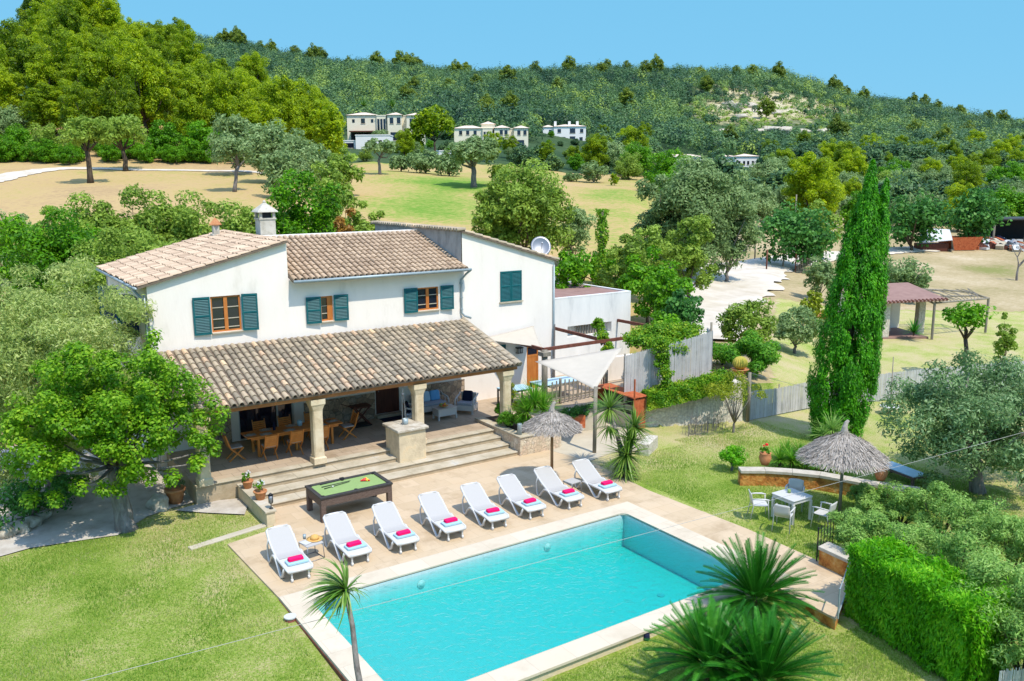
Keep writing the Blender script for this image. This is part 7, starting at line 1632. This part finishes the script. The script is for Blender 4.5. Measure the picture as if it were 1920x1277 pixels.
# pale rocks on the open patch of the far hill
for k, (px, d, s) in enumerate([(1375,468,5),(1385,440,4),(1362,480,4),(1440,400,5),(1470,398,5),(1500,396,4),(1540,402,5),(1580,410,4),(1400,470,4),(1455,450,3.5),(1420,398,4),(1350,398,4),(1610,420,4)]):
    p = pd(px, d); rock('pale limestone outcrop on the open patch of the far hill', (p.x, p.y, p.z+.3), (s*1.3, s*.8, s*.4), 70+k, 'rock', 'limestone outcrops on the far hill')
# low scrub on the open patch
k = 520; pxr = rng.normal(1440, 110, k); dr = rng.normal(440, 55, k); s_ = (pxr-960)/F*math.cos(PITCH)*dr; X = FH[0]*dr+RH[0]*s_; Y = FH[1]*dr+RH[1]*s_; Z = height(X, Y); m_ = 30
e = sph(rng, k*m_); e[:, 2] = np.abs(e[:, 2]); idx = np.repeat(np.arange(k), m_); R = rng.uniform(.7, 1.9, k)
o = leafobj('scrub', np.c_[X[idx], Y[idx], Z[idx]+.2]+e*R[idx][:, None]*np.array([1,1,.8]), e+np.array([0,0,.4])+rng.normal(size=e.shape)*.4, .4, .7, L['olive_g'], rng, None, (rng.normal(size=k)*.15-.05)[idx]); tag(o, 'low green scrub on the rocky open patch of the far hill', 'scrub', None, 'stuff')
# ================================================================== GRASS BLADES
rng = np.random.default_rng(17); Ls = []
for (xa, xb, ya, yb, n) in ((-9, 7.3, 10.5, 26.9, 230000), (6.0, 17.5, 9.0, 13.15, 50000), (17.5, 28, 8.5, 23.5, 120000)):
    x = rng.uniform(xa, xb, n); y = rng.uniform(ya, yb, n); px, dd_ = polar(x, y)
    ok = (px > -1500) & (px < 3200) & (y < np.interp(x, YX, YY))
    ok &= ~((x > 5.80) & (x < 7.6) & (y > 13) & (y < 23.6)) & ~((x > 7.05) & (y > 23.4) & (x < 7.6)) & ~((x > 5.75) & (x < 7.6) & (y < 13.0) & (y > 13.0)) & ~((x > 17.1) & (x < 18.85) & (y > 11.2)) & ~((x > 16.2) & (x < 18.7) & (y > 11.0) & (y < 13.4)) & ~((x > 18.2) & (x < 23.2) & (y > 22.9))
    ok &= (x > 7.4) | (y < np.interp(x, [-9, -5, -1, 1.2, 3.4, 4.4, 5.2, 6.0, 7.3], [23.2, 24.6, 25.8, 26.2, 25.9, 26.9, 26.9, 26.0, 24.9]))
    Ls.append(np.c_[x[ok], y[ok]])
XY = np.concatenate(Ls); n = len(XY); a = rng.uniform(0, 6.28, n); hh = rng.uniform(.025, .065, n)*(1+.5*np.sin(XY[:, 0]*1.7)*np.cos(XY[:, 1]*1.3)); w = rng.uniform(.006, .012, n)
Z = height(XY[:, 0], XY[:, 1]); B = np.c_[XY, Z-.01]; S_ = np.c_[np.cos(a), np.sin(a), 0*a]*w[:, None]; Tp = B+np.c_[rng.normal(size=(n, 2))*.022, hh+.01]
V_ = np.stack([B-S_, B+S_, Tp+S_*.3, Tp-S_*.3], 1).reshape(-1, 3)
L['grass'] = leafmat('grass_blades', [G(.11,.27,.02), G(.27,.44,.05), G(.43,.54,.12), G(.64,.57,.28)], .5, 0, nscale=.7)
tag(npmesh('grass', V_, np.arange(n*4).reshape(-1, 4), L['grass'], rng.uniform(.2, .8, n)+.16*np.sin(XY[:, 0]*1.1+2*np.sin(XY[:, 1]*.6))*np.sin(XY[:, 1]*.9+1)+.12*np.sin(XY[:, 0]*3.1+XY[:, 1]*2.3)*np.sin(XY[:, 1]*3.7-XY[:, 0])+np.where(XY[:, 0] > 17, .14*smooth(18, 22.5, XY[:, 1])+np.where(XY[:, 1] < 13, .08, 0), .16*smooth(19.5, 24.5, XY[:, 1])*smooth(2.5, 5.5, XY[:, 0]))), 'short mown grass on the lawns round the pool', 'grass', None, 'stuff')
# ================================================================== LIGHT
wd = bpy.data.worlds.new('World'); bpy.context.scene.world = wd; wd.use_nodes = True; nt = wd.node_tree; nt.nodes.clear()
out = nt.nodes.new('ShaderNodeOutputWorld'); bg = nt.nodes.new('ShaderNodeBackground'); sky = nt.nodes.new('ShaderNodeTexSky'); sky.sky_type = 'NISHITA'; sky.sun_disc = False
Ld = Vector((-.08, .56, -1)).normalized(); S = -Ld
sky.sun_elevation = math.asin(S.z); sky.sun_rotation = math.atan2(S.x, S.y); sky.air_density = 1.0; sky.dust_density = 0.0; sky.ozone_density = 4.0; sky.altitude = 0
bg.inputs['Strength'].default_value = .15; hs = nt.nodes.new('ShaderNodeHueSaturation'); hs.inputs['Saturation'].default_value = .85; hs.inputs['Hue'].default_value = .5; hs.inputs['Value'].default_value = 2.2; nt.links.new(sky.outputs[0], hs.inputs['Color']); mxs = nt.nodes.new('ShaderNodeMix'); mxs.data_type = 'RGBA'; tcs = nt.nodes.new('ShaderNodeTexCoord'); sxy = nt.nodes.new('ShaderNodeSeparateXYZ'); nt.links.new(tcs.outputs['Generated'], sxy.inputs[0]); mrs = nt.nodes.new('ShaderNodeMapRange'); mrs.inputs[1].default_value = .3; mrs.inputs[2].default_value = .75; mrs.inputs[3].default_value = .96; mrs.inputs[4].default_value = .0; nt.links.new(sxy.outputs['Z'], mrs.inputs[0]); nt.links.new(mrs.outputs[0], mxs.inputs[0]); mxs.inputs[7].default_value = (.112/.15, .365/.15, .565/.15, 1); nt.links.new(hs.outputs[0], mxs.inputs[6]); nt.links.new(mxs.outputs[2], bg.inputs[0]); nt.links.new(bg.outputs[0], out.inputs[0])  # sky overhead, out of view, brightened to add fill light to shadows
sl_ = bpy.data.lights.new('sun', 'SUN'); sl_.energy = 3.3; sl_.angle = math.radians(.53); sl_.color = (1, .93, .80)
so_ = bpy.data.objects.new('sun', sl_); C.objects.link(so_); so_.rotation_euler = Ld.to_track_quat('-Z', 'Y').to_euler(); so_.location = (0, -20, 60)
sc = bpy.context.scene; sc.view_settings.view_transform = 'Standard'; sc.view_settings.look = 'None'; sc.view_settings.exposure = .52; sc.view_settings.gamma = 1
cy_s = sc.cycles; cy_s.max_bounces = 6; cy_s.diffuse_bounces = 3; cy_s.glossy_bounces = 2; cy_s.transmission_bounces = 3; cy_s.transparent_max_bounces = 8; cy_s.volume_bounces = 0; cy_s.caustics_reflective = False; cy_s.caustics_refractive = False
cy_s.sample_clamp_indirect = 6
import collections; print('objects', len(bpy.data.objects), collections.Counter(o.name.split('.')[0] for o in bpy.data.objects if o.parent is None).most_common(6))
